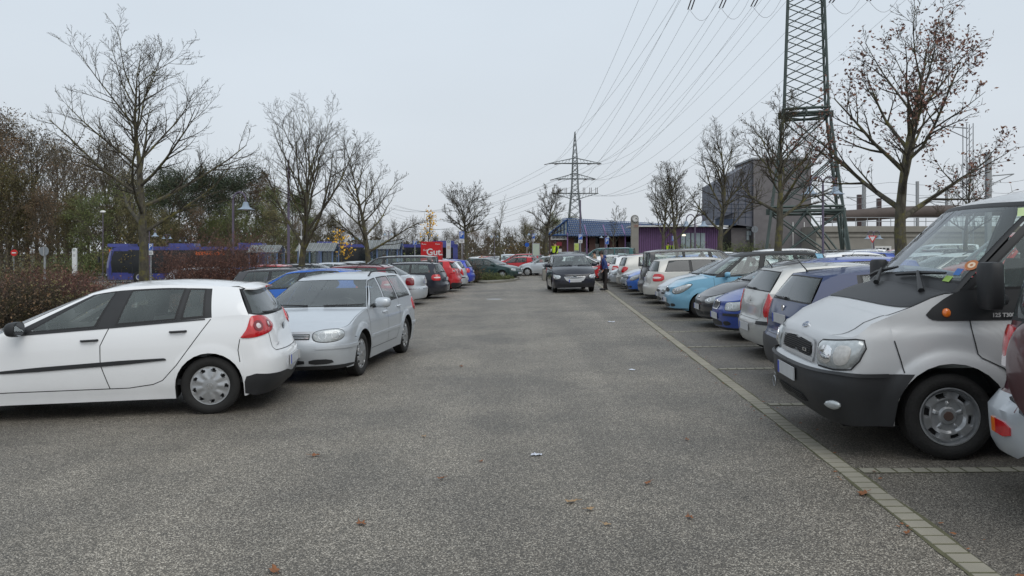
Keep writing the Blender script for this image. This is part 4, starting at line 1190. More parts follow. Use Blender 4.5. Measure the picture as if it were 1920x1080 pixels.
    # stickers low on the windscreen
    def wst(u, v, w, h, m, rot=0, nm='windscreen_sticker'):
        P0 = c.ghp(u, u, v, 'ws'); P1_ = c.ghp(u + .02, u + .02, v, 'ws'); P2 = c.ghp(u, u, v + .02, 'ws')
        for p in (P0, P1_, P2): p.y = -p.y
        e1 = (P1_ - P0).normalized(); e2 = (P2 - P0); e2 = (e2 - e1 * e2.dot(e1)).normalized(); nn = e1.cross(e2); nn = nn if nn.x < 0 else -nn
        M = Matrix((e1.to_4d(), e2.to_4d(), nn.to_4d(), (0, 0, 0, 1))).transposed().to_3x3().to_4x4(); M.translation = P0 + c.OFF + nn * .006
        b = MB()
        if w == h: b.lathe([(w / 2, 0), (.0004, 0)], M=M, n=24)
        else: b.poly([M @ Vector(q) for q in ((-w / 2, -h / 2, 0), (w / 2, -h / 2, 0), (w / 2, h / 2, 0), (-w / 2, h / 2, 0))])
        return b.build(nm, m, r), M
    so, M = wst(.80, .285, .105, .105, mat('sticker_orange', (.42, .15, .05), .5, var=.1))
    b = MB(); b.lathe([(.03, .001), (.012, .001)], M=M, n=16); b.build('sticker_centre', mat('sticker_pale', (.7, .55, .4), .5), so)
    wst(.70, .205, .06, .07, mat('sticker_blue', (.03, .12, .35), .5, var=.1))
    sg_, M = wst(.645, .125, .07, .06, mat('sticker_green', (.24, .38, .08), .5, var=.1))
    text_mesh('4', .05, mat('sticker_ink', (.3, .05, .02), .6), sg_, M @ Matrix.Diagonal((-1, 1, 1, 1)) @ Matrix.Translation((0, 0, .001)), 'sticker_number', extr=.0003) if False else None
    wst(.86, .87, .13, .09, mat('sticker_lime', (.55, .68, .35), .5, var=.25))
    return c
# ------------------------------------------------------------------ sky, light, camera
W = bpy.data.worlds.new('World'); SC.world = W; W.use_nodes = True
nt = W.node_tree; bg = nt.nodes['Background']
sky = N(nt, 'ShaderNodeTexSky'); sky.sky_type = 'NISHITA'; sky.sun_disc = False
sky.sun_elevation = R(32); sky.sun_rotation = R(150); sky.air_density = 1.2; sky.dust_density = 3
tcw = N(nt, 'ShaderNodeTexCoord'); spw = N(nt, 'ShaderNodeSeparateXYZ'); nt.links.new(tcw.outputs['Generated'], spw.inputs[0])
cr = N(nt, 'ShaderNodeValToRGB'); nt.links.new(spw.outputs['Z'], cr.inputs[0])
e = cr.color_ramp.elements; e[0].position = 0; e[0].color = (6.35, 6.75, 7.25, 1); e[1].position = .35; e[1].color = (6.6, 7.35, 8.1, 1)
mp = N(nt, 'ShaderNodeMapping'); mp.inputs['Scale'].default_value = (1.2, 1.2, 3.2); nt.links.new(tcw.outputs['Generated'], mp.inputs[0])
nz = N(nt, 'ShaderNodeTexNoise', Scale=1.6, Detail=6.0, Roughness=.5); nt.links.new(mp.outputs[0], nz.inputs['Vector'])
mr = N(nt, 'ShaderNodeMapRange'); mr.inputs[1].default_value = .3; mr.inputs[2].default_value = .7; mr.inputs[3].default_value = .94; mr.inputs[4].default_value = 1.0
nt.links.new(nz.outputs['Fac'], mr.inputs[0])
vm = N(nt, 'ShaderNodeVectorMath', operation='SCALE'); nt.links.new(cr.outputs[0], vm.inputs[0]); nt.links.new(mr.outputs[0], vm.inputs['Scale'])
mx = N(nt, 'ShaderNodeMixRGB'); mx.inputs[0].default_value = .93    # closed cloud cover over the clear sky
nt.links.new(sky.outputs[0], mx.inputs[1]); nt.links.new(vm.outputs[0], mx.inputs[2]); nt.links.new(mx.outputs[0], bg.inputs[0])
bg.inputs[1].default_value = .11
sl = bpy.data.lights.new('sun', 'SUN'); sl.energy = 1.25; sl.angle = R(50); sl.color = (1, .97, .92)
so = bpy.data.objects.new('sun', sl); COL.objects.link(so); so.rotation_euler = (R(38), 0, R(-150) + PI)
cam = bpy.data.cameras.new('camera'); co = bpy.data.objects.new('camera', cam); COL.objects.link(co); SC.camera = co
cam.sensor_width = 36; cam.lens = 36 * F / 1920; cam.shift_y = (H0 - 540) / 1920; cam.clip_end = 3000; cam.clip_start = .05
co.location = (0, 0, HC); co.rotation_euler = (R(90), 0, 0)
SC.view_settings.view_transform = 'Standard'; SC.view_settings.look = 'None'; SC.view_settings.exposure = 0; SC.view_settings.gamma = 1
SC.cycles.use_denoising = True

# ------------------------------------------------------------------ ground
def asphalt(name, base, chips, patch, wet=.0, oil=0):
    m, nt, b = newmat(name)
    tc = N(nt, 'ShaderNodeTexCoord'); O = tc.outputs['Object']
    vo = N(nt, 'ShaderNodeTexVoronoi', Scale=145.0, Randomness=1.0); nt.links.new(O, vo.inputs['Vector'])
    sp = N(nt, 'ShaderNodeSeparateColor'); nt.links.new(vo.outputs['Color'], sp.inputs[0])
    r1 = N(nt, 'ShaderNodeValToRGB'); nt.links.new(sp.outputs[0], r1.inputs[0])
    el = r1.color_ramp.elements
    el[0].position = .0; el[0].color = rgba([c * .30 for c in base]); el[1].position = 1; el[1].color = rgba(chips)
    for p_, c_ in ((.45, [c * .85 for c in base]), (.72, [c * 1.25 for c in base]), (.88, [c * .72 for c in chips])):
        q = el.new(p_); q.color = rgba(c_)
    v2 = N(nt, 'ShaderNodeTexVoronoi', Scale=260.0); nt.links.new(O, v2.inputs['Vector'])
    s2 = N(nt, 'ShaderNodeSeparateColor'); nt.links.new(v2.outputs['Color'], s2.inputs[0])
    mA = N(nt, 'ShaderNodeMixRGB', blend_type='OVERLAY'); mA.inputs[0].default_value = .45
    nt.links.new(r1.outputs[0], mA.inputs[1]); nt.links.new(s2.outputs[1], mA.inputs[2])
    n1 = N(nt, 'ShaderNodeTexNoise', Scale=.55, Detail=8.0, Roughness=.62); nt.links.new(O, n1.inputs['Vector'])
    r2 = N(nt, 'ShaderNodeValToRGB'); nt.links.new(n1.outputs['Fac'], r2.inputs[0])
    e2 = r2.color_ramp.elements; e2[0].position = .34; e2[0].color = (.60, .60, .60, 1); e2[1].position = .66; e2[1].color = (1.12, 1.10, 1.06, 1)
    mB = N(nt, 'ShaderNodeMixRGB', blend_type='MULTIPLY'); mB.inputs[0].default_value = patch
    nt.links.new(mA.outputs[0], mB.inputs[1]); nt.links.new(r2.outputs[0], mB.inputs[2])
    # brown, leafy dirt and darker worn tracks
    n3 = N(nt, 'ShaderNodeTexNoise', Scale=3.2, Detail=10.0, Roughness=.7); nt.links.new(O, n3.inputs['Vector'])
    r3 = N(nt, 'ShaderNodeValToRGB'); nt.links.new(n3.outputs['Fac'], r3.inputs[0])
    e3 = r3.color_ramp.elements; e3[0].position = .56; e3[0].color = (0, 0, 0, 1); e3[1].position = .78; e3[1].color = (.55, .55, .55, 1)
    mC = N(nt, 'ShaderNodeMixRGB'); nt.links.new(r3.outputs[0], mC.inputs[0]); nt.links.new(mB.outputs[0], mC.inputs[1]); mC.inputs[2].default_value = (.10, .085, .065, 1)
    mpS = N(nt, 'ShaderNodeMapping'); mpS.inputs['Scale'].default_value = (1.1, .06, 1); mpS.inputs['Rotation'].default_value = (0, 0, R(3.3)); nt.links.new(O, mpS.inputs[0])
    n4 = N(nt, 'ShaderNodeTexNoise', Scale=1.0, Detail=4.0); nt.links.new(mpS.outputs[0], n4.inputs['Vector'])
    r4 = N(nt, 'ShaderNodeMapRange'); r4.inputs[1].default_value = .38; r4.inputs[2].default_value = .62; r4.inputs[3].default_value = .84; r4.inputs[4].default_value = 1.06
    nt.links.new(n4.outputs['Fac'], r4.inputs[0])
    sc = N(nt, 'ShaderNodeVectorMath', operation='SCALE'); nt.links.new(mC.outputs[0], sc.inputs[0]); nt.links.new(r4.outputs[0], sc.inputs['Scale'])
    last = sc.outputs[0]
    v5 = N(nt, 'ShaderNodeTexVoronoi', Scale=.42 if oil else .16); nt.links.new(O, v5.inputs['Vector'])
    n5 = N(nt, 'ShaderNodeTexNoise', Scale=5.0, Detail=6.0); nt.links.new(O, n5.inputs['Vector'])
    a5 = N(nt, 'ShaderNodeMath', operation='MULTIPLY_ADD'); a5.inputs[1].default_value = .22; nt.links.new(n5.outputs['Fac'], a5.inputs[0]); nt.links.new(v5.outputs['Distance'], a5.inputs[2])
    r5 = N(nt, 'ShaderNodeMapRange'); r5.inputs[1].default_value = .17; r5.inputs[2].default_value = .30; r5.inputs[3].default_value = .55 if oil else .72; r5.inputs[4].default_value = 1; nt.links.new(a5.outputs[0], r5.inputs[0])
    s5 = N(nt, 'ShaderNodeVectorMath', operation='SCALE'); nt.links.new(last, s5.inputs[0]); nt.links.new(r5.outputs[0], s5.inputs['Scale'])
    nt.links.new(s5.outputs[0], b.inputs['Base Color'])
    b.inputs['Roughness'].default_value = .58
    bp = N(nt, 'ShaderNodeBump', Strength=.75, Distance=.006); nt.links.new(vo.outputs['Distance'], bp.inputs['Height']); bp.invert = True
    nt.links.new(bp.outputs[0], b.inputs['Normal'])
    return m
def sheet(name, x0, x1, y0, y1, m, dz=0, nx=60, ny=2, fx=None, kind='structure'):
    mb = MB(); rows = []
    for j in range(ny + 1):
        y = lerp(y0, y1, j / ny); row = []
        for i in range(nx + 1):
            x = lerp(x0(y) if callable(x0) else x0, x1(y) if callable(x1) else x1, i / nx); row.append((x, y, gz(x) + dz))
        rows.append(row)
    mb.grid(rows); o = mb.build(name, m, smooth=180); o['kind'] = kind
    return o
XC = lambda y: 2.19 + .0572 * y          # line of pavers on the right of the lane
m, nt, b = newmat('earth_and_grass')
tc = N(nt, 'ShaderNodeTexCoord'); n1 = N(nt, 'ShaderNodeTexNoise', Scale=.35, Detail=9.0, Roughness=.65); nt.links.new(tc.outputs['Object'], n1.inputs['Vector'])
r1 = N(nt, 'ShaderNodeValToRGB'); nt.links.new(n1.outputs['Fac'], r1.inputs[0])
el = r1.color_ramp.elements; el[0].position = .35; el[0].color = (.045, .038, .025, 1); el[1].position = .65; el[1].color = (.06, .075, .022, 1)
nt.links.new(r1.outputs[0], b.inputs['Base Color']); b.inputs['Roughness'].default_value = .95
EARTH = m
mb = MB(); xs = [-1500, -600, -250, -120] + [-90 + 3 * i for i in range(61)] + [120, 250, 600, 1500]; ys = [-60, 0, 120, 400, 1000, 2500]
mb.grid([[(x, y, gz(x) - .03) for x in xs] for y in ys]); g = mb.build('ground', EARTH, smooth=180); g['kind'] = 'structure'
ASPH = asphalt('chip_seal_asphalt', (.168, .150, .124), (.62, .57, .49), .95)
ASPD = asphalt('bay_asphalt', (.135, .121, .102), (.38, .35, .30), .7, oil=1)
sheet('bay_asphalt', -75, 62, -30, 100, ASPD, -.004, 70)
sheet('lane_asphalt', lambda y: -4.9 + .0572 * y - (0 if y > 18 else 3 * (18 - y) / 18), XC, -30, 62, ASPH, .0, 30, 46)
sheet('bus_road', -75, -17, 46, 66, asphalt('bus_road_asphalt', (.21, .205, .20), (.4, .4, .38), .4), -.0, 40)
sheet('crossing_lane', -60, 40, 56, 62, ASPH, .004, 40)
# verge strips the hedges stand in
sheet('left_verge', lambda y: -12.6 + .0572 * y, lambda y: -9.9 + .0572 * y, 8, 46, EARTH, .0, 6)
sheet('right_verge', lambda y: XC(y) + 5.1, lambda y: XC(y) + 5.75, 12, 54, EARTH, .0, 4)

# paver lines
STONE = mat('paver_concrete', (.27, .25, .20), .85, var=.35, scale=2.3, bump=.06, bscale=60)
STONE2 = mat('worn_paver', (.25, .235, .19), .9, var=.4, scale=3.1, bump=.05, bscale=60)
MOSS = mat('mossy_joint', (.095, .092, .050), .95, var=.5, scale=18, bump=.08, bscale=60)
def pavers(name, a, b, w, pitch, cross):
    """row of concrete pavers from a to b (ground points)"""
    a, b = Vector((a[0], a[1])), Vector((b[0], b[1])); d = (b - a); L = d.length; d.normalize(); s_ = Vector((-d.y, d.x))
    rnd = random.Random(len(name))
    st = MB(); n = int(L / pitch)
    for i in range(n):
        c = a + d * (pitch * (i + .5)) + s_ * rnd.uniform(-.003, .003)
        hx, hy = pitch / 2 - .008, w / 2
        dz = rnd.uniform(-.0015, .0015); k = len(st.v)
        for q, z in ((1, .001), (.0, .0065 if cross else .003)):
            for sx, sy in ((-1, -1), (1, -1), (1, 1), (-1, 1)):
                e_ = .004 if q == 0 else 0
                p = c + d * (hx - e_) * sx + s_ * (hy - e_) * sy
                st.v.append((p.x, p.y, gz(p.x) + z + dz * (q == 0)))
        for q in range(4): st.face((k + q, k + (q + 1) % 4, k + 4 + (q + 1) % 4, k + 4 + q))
        st.face((k + 4, k + 5, k + 6, k + 7))
    o = st.build(name, STONE if cross else STONE2, smooth=None); o['kind'] = 'structure'
    m_ = MB(); k = w / 2 + .013
    nn = max(2, int(L / .25)); rows = []
    for i in range(nn + 1):
        c = a + d * (L * i / nn)
        j1, j2 = rnd.uniform(-.012, .016), rnd.uniform(-.012, .016)
        rows.append([(p.x, p.y, gz(p.x) + (.0035 if cross else -.001)) for p in (c + s_ * (k + j1), c - s_ * (k + j2))])
    m_.grid(rows); o = m_.build('mossy_joint', MOSS, smooth=180); o['kind'] = 'structure'
pavers('paver_line', (XC(1.5) , 1.5), (XC(52), 52), .135, .13, True)
BY = [5.86 + 2.535 * i for i in range(-1, 18)]
for y in BY:
    x0 = XC(y) + .10
    pavers('bay_line', (x0, y - .03), (x0 + 5.0, y - .03 - 5.0 * .0572), .11, .125, False)
# ------------------------------------------------------------------ trees
def bark(name, a, b_, lichen=.3):
    m, nt, b = newmat(name)
    tc = N(nt, 'ShaderNodeTexCoord'); mp = N(nt, 'ShaderNodeMapping'); mp.inputs['Scale'].default_value = (7, 7, 2.2); nt.links.new(tc.outputs['Object'], mp.inputs[0])
    n1 = N(nt, 'ShaderNodeTexNoise', Scale=2.2, Detail=8.0, Roughness=.7); nt.links.new(mp.outputs[0], n1.inputs['Vector'])
    r1 = N(nt, 'ShaderNodeValToRGB'); nt.links.new(n1.outputs['Fac'], r1.inputs[0]); el = r1.color_ramp.elements
    el[0].position = .35; el[0].color = rgba(a); el[1].position = .62; el[1].color = rgba(b_)
    n2 = N(nt, 'ShaderNodeTexNoise', Scale=2.6, Detail=7.0, Roughness=.75); nt.links.new(tc.outputs['Object'], n2.inputs['Vector'])
    r2 = N(nt, 'ShaderNodeValToRGB'); nt.links.new(n2.outputs['Fac'], r2.inputs[0]); e2 = r2.color_ramp.elements
    e2[0].position = .50; e2[0].color = (0, 0, 0, 1); e2[1].position = .62; e2[1].color = (lichen, lichen, lichen, 1)
    mx = N(nt, 'ShaderNodeMixRGB'); nt.links.new(r2.outputs[0], mx.inputs[0]); nt.links.new(r1.outputs[0], mx.inputs[1]); mx.inputs[2].default_value = (.16, .145, .03, 1)
    nt.links.new(mx.outputs[0], b.inputs['Base Color']); b.inputs['Roughness'].default_value = .9
    bp = N(nt, 'ShaderNodeBump', Strength=.6, Distance=.02); nt.links.new(n1.outputs['Fac'], bp.inputs['Height']); nt.links.new(bp.outputs[0], b.inputs['Normal'])
    return m
BARK = bark('bark', (.035, .030, .022), (.10, .09, .066), .7)
TWIG = bark('twig_bark', (.022, .017, .013), (.055, .045, .032), .35)
def leafmat(name, cols):
    m, nt, b = newmat(name)
    gi = N(nt, 'ShaderNodeNewGeometry'); r1 = N(nt, 'ShaderNodeValToRGB'); nt.links.new(gi.outputs['Random Per Island'], r1.inputs[0])
    el = r1.color_ramp.elements
    while len(el) < len(cols): el.new(.5)
    for i, c in enumerate(cols): el[i].position = i / (len(cols) - 1); el[i].color = rgba(c)
    nt.links.new(r1.outputs[0], b.inputs['Base Color']); b.inputs['Roughness'].default_value = .7
    return m
LF_RED = leafmat('leaves_purple_brown', [(.08, .034, .028), (.15, .06, .042), (.20, .10, .06)])
LF_BRN = leafmat('leaves_brown', [(.07, .046, .028), (.125, .075, .038), (.17, .10, .045)])
LF_GRN = leafmat('leaves_green', [(.05, .07, .022), (.10, .125, .035), (.15, .17, .045)])
LF_OLV = leafmat('leaves_olive', [(.075, .072, .03), (.14, .125, .05), (.19, .155, .06)])
LF_YEL = leafmat('leaves_yellow', [(.60, .30, .02), (.75, .42, .03), (.55, .36, .05)])
LF_PINE = leafmat('needles_dark', [(.014, .024, .012), (.028, .045, .02), (.045, .06, .025)])
LF_GRY = leafmat('leaves_grey_brown', [(.085, .068, .05), (.14, .115, .08), (.17, .145, .09)])

def rdir(rn, d, ang):
    """direction at angle ang from d, random azimuth"""
    a = d.orthogonal().normalized(); b = d.cross(a); w = rn.uniform(0, 2 * PI)
    return (d * math.cos(ang) + (a * math.cos(w) + b * math.sin(w)) * math.sin(ang)).normalized()

def make_tree(rn, H, trunk_h, tr, spread, levels=4, n1=11, n2=8, n3=7, n4=4, leaves=None, nleaf=0, lsize=.06, shape='vase', gap=None, up=.25, lean=(0, 0), dens=1.0, twr=.006):
    """returns (trunk mesh builder, crown mesh builder, leaf builder); grown from the ground up"""
    T, Cw, Lf = MB(), MB(), MB(); tips = []
    def branch(p, d, L, r, lev, mb):
        n = 7 if lev == 0 else 5 if lev == 1 else 4 if lev == 2 else 3
        pts = [p.copy()]; rads = [r]; q = p.copy(); dd = d.copy()
        for i in range(n):
            wob = .06 if lev == 0 else .11 if lev < 3 else .13
            dd = (dd + Vector((rn.gauss(0, wob), rn.gauss(0, wob), rn.gauss(0, wob * .6) + (up * (.55 if lev else .3) * .35)))).normalized()
            q = q + dd * (L / n); pts.append(q.copy()); rads.append(max(twr * .6, r * (1 - .80 * ((i + 1) / n)) if lev else r * (1 - .86 * ((i + 1) / n) ** .9)))
        sides = 10 if lev == 0 else 6 if lev == 1 else 4 if lev == 2 else 3
        if lev == 0:   # root flare
            rads[0] *= 1.28; 
        mb.tube(pts, rads, sides, cap=False)
        return pts, rads
    base = Vector((0, 0, -.1)); lead = Vector((lean[0], lean[1], 1)).normalized()
    # trunk: straight up to trunk_h then continuing leader
    tp = [base, Vector((lean[0] * .3, lean[1] * .3, trunk_h * .5))]
    pts = [base]; rads = [tr * 1.3]; nseg = 12
    q = base.copy(); dd = lead.copy()
    for i in range(nseg):
        if i > 2: dd = (dd + Vector((rn.gauss(0, .07), rn.gauss(0, .07), .08))).normalized()
        q = q + dd * ((H * .96 + .1) / nseg); pts.append(q.copy())
        z = q.z / H; rads.append(max(.012, tr * (1 - .25 * min(1, q.z / trunk_h)) if q.z <= trunk_h else tr * .75 * (1 - (q.z - trunk_h) / (H - trunk_h)) ** 1.15))
    T.tube(pts, rads, 12, cap=False)
    def at(z):
        for i in range(len(pts) - 1):
            if pts[i + 1].z >= z: 
                t = (z - pts[i].z) / max(1e-6, pts[i + 1].z - pts[i].z); return pts[i].lerp(pts[i + 1], t), lerp(rads[i], rads[i + 1], t)
        return pts[-1], rads[-1]
    def sub(bp, br, lev, cnt, Lp, ang0, ang1):
        for k in range(cnt):
            t = lerp(.22, 1.0, (k + rn.random()) / cnt)
            i = min(len(bp) - 2, int(t * (len(bp) - 1))); f = t * (len(bp) - 1) - i
            p = bp[i].lerp(bp[i + 1], f); r = lerp(br[i], br[i + 1], f) * .72
            d = (bp[i + 1] - bp[i]).normalized(); nd = rdir(rn, d, R(rn.uniform(ang0, ang1)))
            nd.z += .12
            if nd.z < -.1: nd.z *= -.4
            nd.normalize()
            L = Lp * (1 - .45 * t) * rn.uniform(.7, 1.2)
            p2, r2 = branch(p, nd, L, max(twr, min(r, .028 if lev == 2 else .010)), lev, Cw)
            if lev < levels:
                sub(p2, r2, lev + 1, {3: n3, 4: n4}.get(lev + 1, 3), L * .48, 28, 62)
            tips.extend(p2[2:])
    for k in range(n1):
        f = (k + .5 * rn.random()) / n1
        z = trunk_h + (H - trunk_h) * f * .80
        if gap and gap[0] < z < gap[1]: continue
        p, r = at(z)
        az = k * 2.399 + rn.uniform(-.4, .4)
        el = {'vase': lerp(28, 62, f), 'round': lerp(12, 70, f), 'up': lerp(50, 72, f)}[shape]
        d = Vector((math.cos(az) * math.cos(R(el)), math.sin(az) * math.cos(R(el)), math.sin(R(el))))
        prof = {'vase': 1.0 - .62 * f, 'round': (.75 + .9 * f - 1.1 * f * f), 'up': .9 - .5 * f}[shape]
        L = spread * prof * rn.uniform(.85, 1.12) / max(.45, math.cos(R(el))) ** .55
        p1, r1 = branch(p, d, L, r * rn.uniform(.42, .58) + .008, 1, T)
        sub(p1, r1, 2, n2, L * .5, 28, 58)
        tips.extend(p1[3:])
    sub(pts[6:], rads[6:], 2, int(n2 * 1.3), (H - trunk_h) * .26, 30, 55)
    if nleaf:
        for _ in range(nleaf):
            p = max((rn.choice(tips) for _q in range(2)), key=lambda v: math.hypot(v.x, v.y)) + Vector((rn.gauss(0, .05), rn.gauss(0, .05), rn.gauss(0, .05) - .02)) * (lsize / .05)
            s = lsize * rn.uniform(.6, 1.3); a = Vector((rn.gauss(0, 1), rn.gauss(0, 1), rn.gauss(0, 1))).normalized(); b = a.orthogonal().normalized(); b = (b + a.cross(b) * rn.uniform(-1, 1)).normalized()
            Lf.poly([p, p + (a + b * .6) * s * .5, p + a * s, p + (a - b * .6) * s * .5])
    return T, Cw, Lf

def tree_thing(name, seed, lab, loc, leafm=None, group=None, barkm=None, cat='tree', Rc=None, **k):
    if Rc:      # first growth only measures height and crown radius, then grow to size
        k2 = dict(k, nleaf=0, levels=3); H_, S_ = k['H'], k['spread']
        for _ in range(2):
            T, Cw, Lf = make_tree(random.Random(seed), **k2)
            rr_ = sorted(math.hypot(v[0], v[1]) for v in Cw.v[::7]); zz = sorted(v[2] for v in Cw.v[::7])
            k2['spread'] *= Rc / rr_[int(len(rr_) * .97)]; k2['H'] = max(k['trunk_h'] + 1, k2['H'] * H_ / zz[-1])
        k['H'] = k2['H']; k['spread'] = k2['spread']
    rn = random.Random(seed)
    T, Cw, Lf = make_tree(rn, **k)
    o = empty(name, loc); tag(o, lab, cat, group)
    T.build('trunk', barkm or BARK, o, smooth=60)
    if Cw.v: Cw.build('crown', TWIG, o, smooth=60)
    if Lf.v: Lf.build('leaves', leafm or LF_BRN, o, smooth=None)
    return o
def gp(x, y): return Vector((x, y, gz(x)))
def pxY(px, Y): x = (px - 960) / F * Y; return gp(x, Y)
LT = 'bare trees along the left of the car park'
RTG = 'bare trees between the right hand rows of cars'
tree_thing('bare_tree', 11, 'tallest bare tree on the left, thick lichen covered trunk, behind the white hatchback', pxY(270, 27), group=LT, H=10.4, trunk_h=2.6, tr=.19, spread=3, Rc=3.25, n1=17, n2=10, n3=7, n4=3, shape='vase')
tree_thing('bare_tree', 23, 'bare tree with several limbs forking low, between the bus shelters and the tallest left tree', pxY(566, 35), group=LT, H=8.4, trunk_h=1.9, tr=.19, spread=3, Rc=3.1, n1=15, n2=9, n3=7, n4=3, shape='up')
tree_thing('bare_tree', 35, 'bare tree in front of the rightmost bus shelter with a loose open crown', pxY(690, 39), group=LT, H=8.1, trunk_h=1.8, tr=.17, spread=3, Rc=2.7, n1=14, n2=9, n3=7, n4=3, shape='vase')
tree_thing('bare_tree', 41, 'small bare tree with a dense round crown beside the largest blue parking sign', pxY(875, 55), group=LT, H=7.0, trunk_h=3.2, tr=.15, spread=2, Rc=2.1, n1=16, n2=10, n3=8, n4=3, shape='round', twr=.009)
tree_thing('bare_tree', 52, 'bare tree with a pale trunk at the far end of the lane', pxY(1024, 60), group=LT, H=7.3, trunk_h=2.9, tr=.17, spread=2, Rc=1.75, n1=14, n2=9, n3=8, n4=3, shape='round', twr=.009)
tree_thing('leafy_bare_tree', 63, 'large tree with reddish brown dead leaves on spreading limbs behind the silver van', pxY(1690, 16.5), group=RTG, H=6.9, trunk_h=2.1, tr=.15, spread=3.0, Rc=2.35, n1=13, n2=8, n3=6, n4=3, leafm=LF_RED, nleaf=3000, lsize=.085, shape='vase')
tree_thing('bare_tree', 74, 'bare tree with a few dead leaves directly left of the near electricity pylon', pxY(1458, 26), group=RTG, H=6.9, trunk_h=2.6, tr=.15, spread=2.4, Rc=2.0, n1=14, n2=10, n3=7, n4=3, leafm=LF_RED, nleaf=500, lsize=.055, shape='vase')
tree_thing('bare_tree', 85, 'slender bare tree in front of the blue clad end of the grey building', pxY(1350, 35), group=RTG, H=7.5, trunk_h=2.1, tr=.15, spread=2, Rc=1.7, n1=13, n2=10, n3=7, n4=3, leafm=LF_BRN, nleaf=220, lsize=.06, shape='up')
tree_thing('bare_tree', 96, 'bare tree right of centre in front of the purple slatted wall, the nearer of two', pxY(1270, 45), group=RTG, H=7.2, trunk_h=2.2, tr=.14, spread=2, Rc=1.7, n1=13, n2=9, n3=7, n4=3, shape='up', twr=.008)
tree_thing('bare_tree', 107, 'bare tree just right of the clock tower', pxY(1243, 53), group=RTG, H=6.6, trunk_h=2.2, tr=.14, spread=2, Rc=1.6, n1=12, n2=9, n3=7, n4=3, shape='up', twr=.009)
tree_thing('bare_tree', 118, 'bare tree far right beyond the silver van, in front of the railway masts', pxY(1810, 40), group=RTG, H=6.2, trunk_h=2.0, tr=.13, spread=2, Rc=1.7, n1=12, n2=9, n3=6, n4=3, shape='vase', leafm=LF_BRN, nleaf=250, twr=.008)
YG = 'young slim trees'
for px, Y, h, sd, lab, lf in ((938, 62, 6.2, 3, 'thin young bare tree left of the lane end', None), (1150, 62, 5.6, 4, 'thin young bare tree in front of the blue station roof', None),
                              (805, 62, 5.3, 5, 'young tree with a few bright yellow leaves above the red billboard', 170), (640, 55, 3.6, 6, 'young tree with bright yellow leaves by the middle bus shelter', 150), (425, 46, 6.0, 8, 'thin young bare tree right behind the purple gooseneck lamp on the left', None),
                              (1162, 150, 9.5, 9, 'small distant bare tree behind the station roof', None)):
    tree_thing('young_tree', sd, lab, pxY(px, Y), leafm=LF_YEL, group=YG, H=h, trunk_h=h * .36, tr=.06 if Y < 100 else .1, spread=1.0 if Y < 100 else 3, n1=9, n2=5, n3=3, levels=3, nleaf=lf or 0, lsize=.20, shape='up', twr=.01 if Y < 100 else .03)

WTW = bark('wood_twig', (.055, .045, .035), (.13, .11, .085), .3)
# woodland behind the bus road and beyond the car park
wood = {}
def wood_variant(kind, sd):
    key = (kind, sd)
    if key in wood: return wood[key]
    rn = random.Random(sd * 7 + len(kind))
    T, Cw, Lf = make_tree(rn, H=12, trunk_h=1.3, tr=.2, spread=3.4, levels=3, n1=15, n2=8, n3=6, shape='round' if kind in ('green', 'brown', 'pine') else 'up', twr=.016, up=.35)
    lm = {'brown': LF_BRN, 'green': LF_GRN, 'olive': LF_OLV, 'pine': LF_PINE, 'bare': LF_GRY, 'yellow': LF_YEL}[kind]
    nleaf = {'brown': 3600, 'green': 7500, 'olive': 5500, 'pine': 9000, 'bare': 900, 'yellow': 800}[kind]
    # foliage gathers in clumps on the outer limbs
    ends = [Vector(Cw.v[i]) for i in range(0, len(Cw.v), 3) if Cw.v[i][2] > .8]
    cl = [rn.choice(ends) for _ in range(110 if kind != 'bare' else 60)]
    for _ in range(nleaf):
        c = rn.choice(cl); s_ = rn.uniform(.35, .9)
        p = c + Vector((rn.gauss(0, s_ * .75), rn.gauss(0, s_ * .75), rn.gauss(0, s_ * .55)))
        s = rn.uniform(.09, .24); a = Vector((rn.gauss(0, 1), rn.gauss(0, 1), rn.gauss(0, .7))).normalized(); b = a.orthogonal().normalized(); b = (b + a.cross(b) * rn.uniform(-1, 1)).normalized()
        Lf.poly([p, p + (a + b * .5) * s * .5, p + a * s, p + (a - b * .5) * s * .5])
    o = empty('woodland_tree'); T.build('trunk', WTW, o, smooth=None); Cw.build('crown', WTW, o, smooth=None); Lf.build('leaves', lm, o, smooth=None)
    wood[key] = [o, False, sorted(v[2] for v in Cw.v)[int(len(Cw.v) * .997)] + .2]
    return wood[key]
rw = random.Random(5)
prof = [(-80, 195), (20, 202), (60, 212), (105, 255), (150, 262), (190, 232), (230, 250), (270, 300), (330, 318), (400, 300), (460, 312), (530, 325), (600, 375), (660, 392), (760, 405), (830, 418), (900, 402), (960, 408), (1030, 398), (1075, 412)]
kinds = [(-80, 'brown'), (25, 'brown'), (110, 'bare'), (170, 'brown'), (225, 'bare'), (270, 'olive'), (300, 'green'), (440, 'pine'), (520, 'brown'), (580, 'green'), (660, 'bare'), (2000, 'bare')]
DS = {'brown': 'brown leaved tree of the wood', 'green': 'green leaved tree of the wood', 'olive': 'olive leaved tree of the wood', 'pine': 'dark evergreen of the wood', 'bare': 'mostly bare tree of the wood', 'yellow': 'yellow tree of the wood'}
SPOT = [(70, 'at the far left'), (130, 'left of the pylon sign'), (200, 'behind the pylon sign'), (300, 'behind the tallest bare tree'), (420, 'behind the buses'), (540, 'behind the left bus shelter'), (660, 'behind the middle bus shelter'), (770, 'behind the right bus shelter'), (860, 'behind the red billboard'), (960, 'left of the lane end'), (1100, 'behind the station forecourt')]
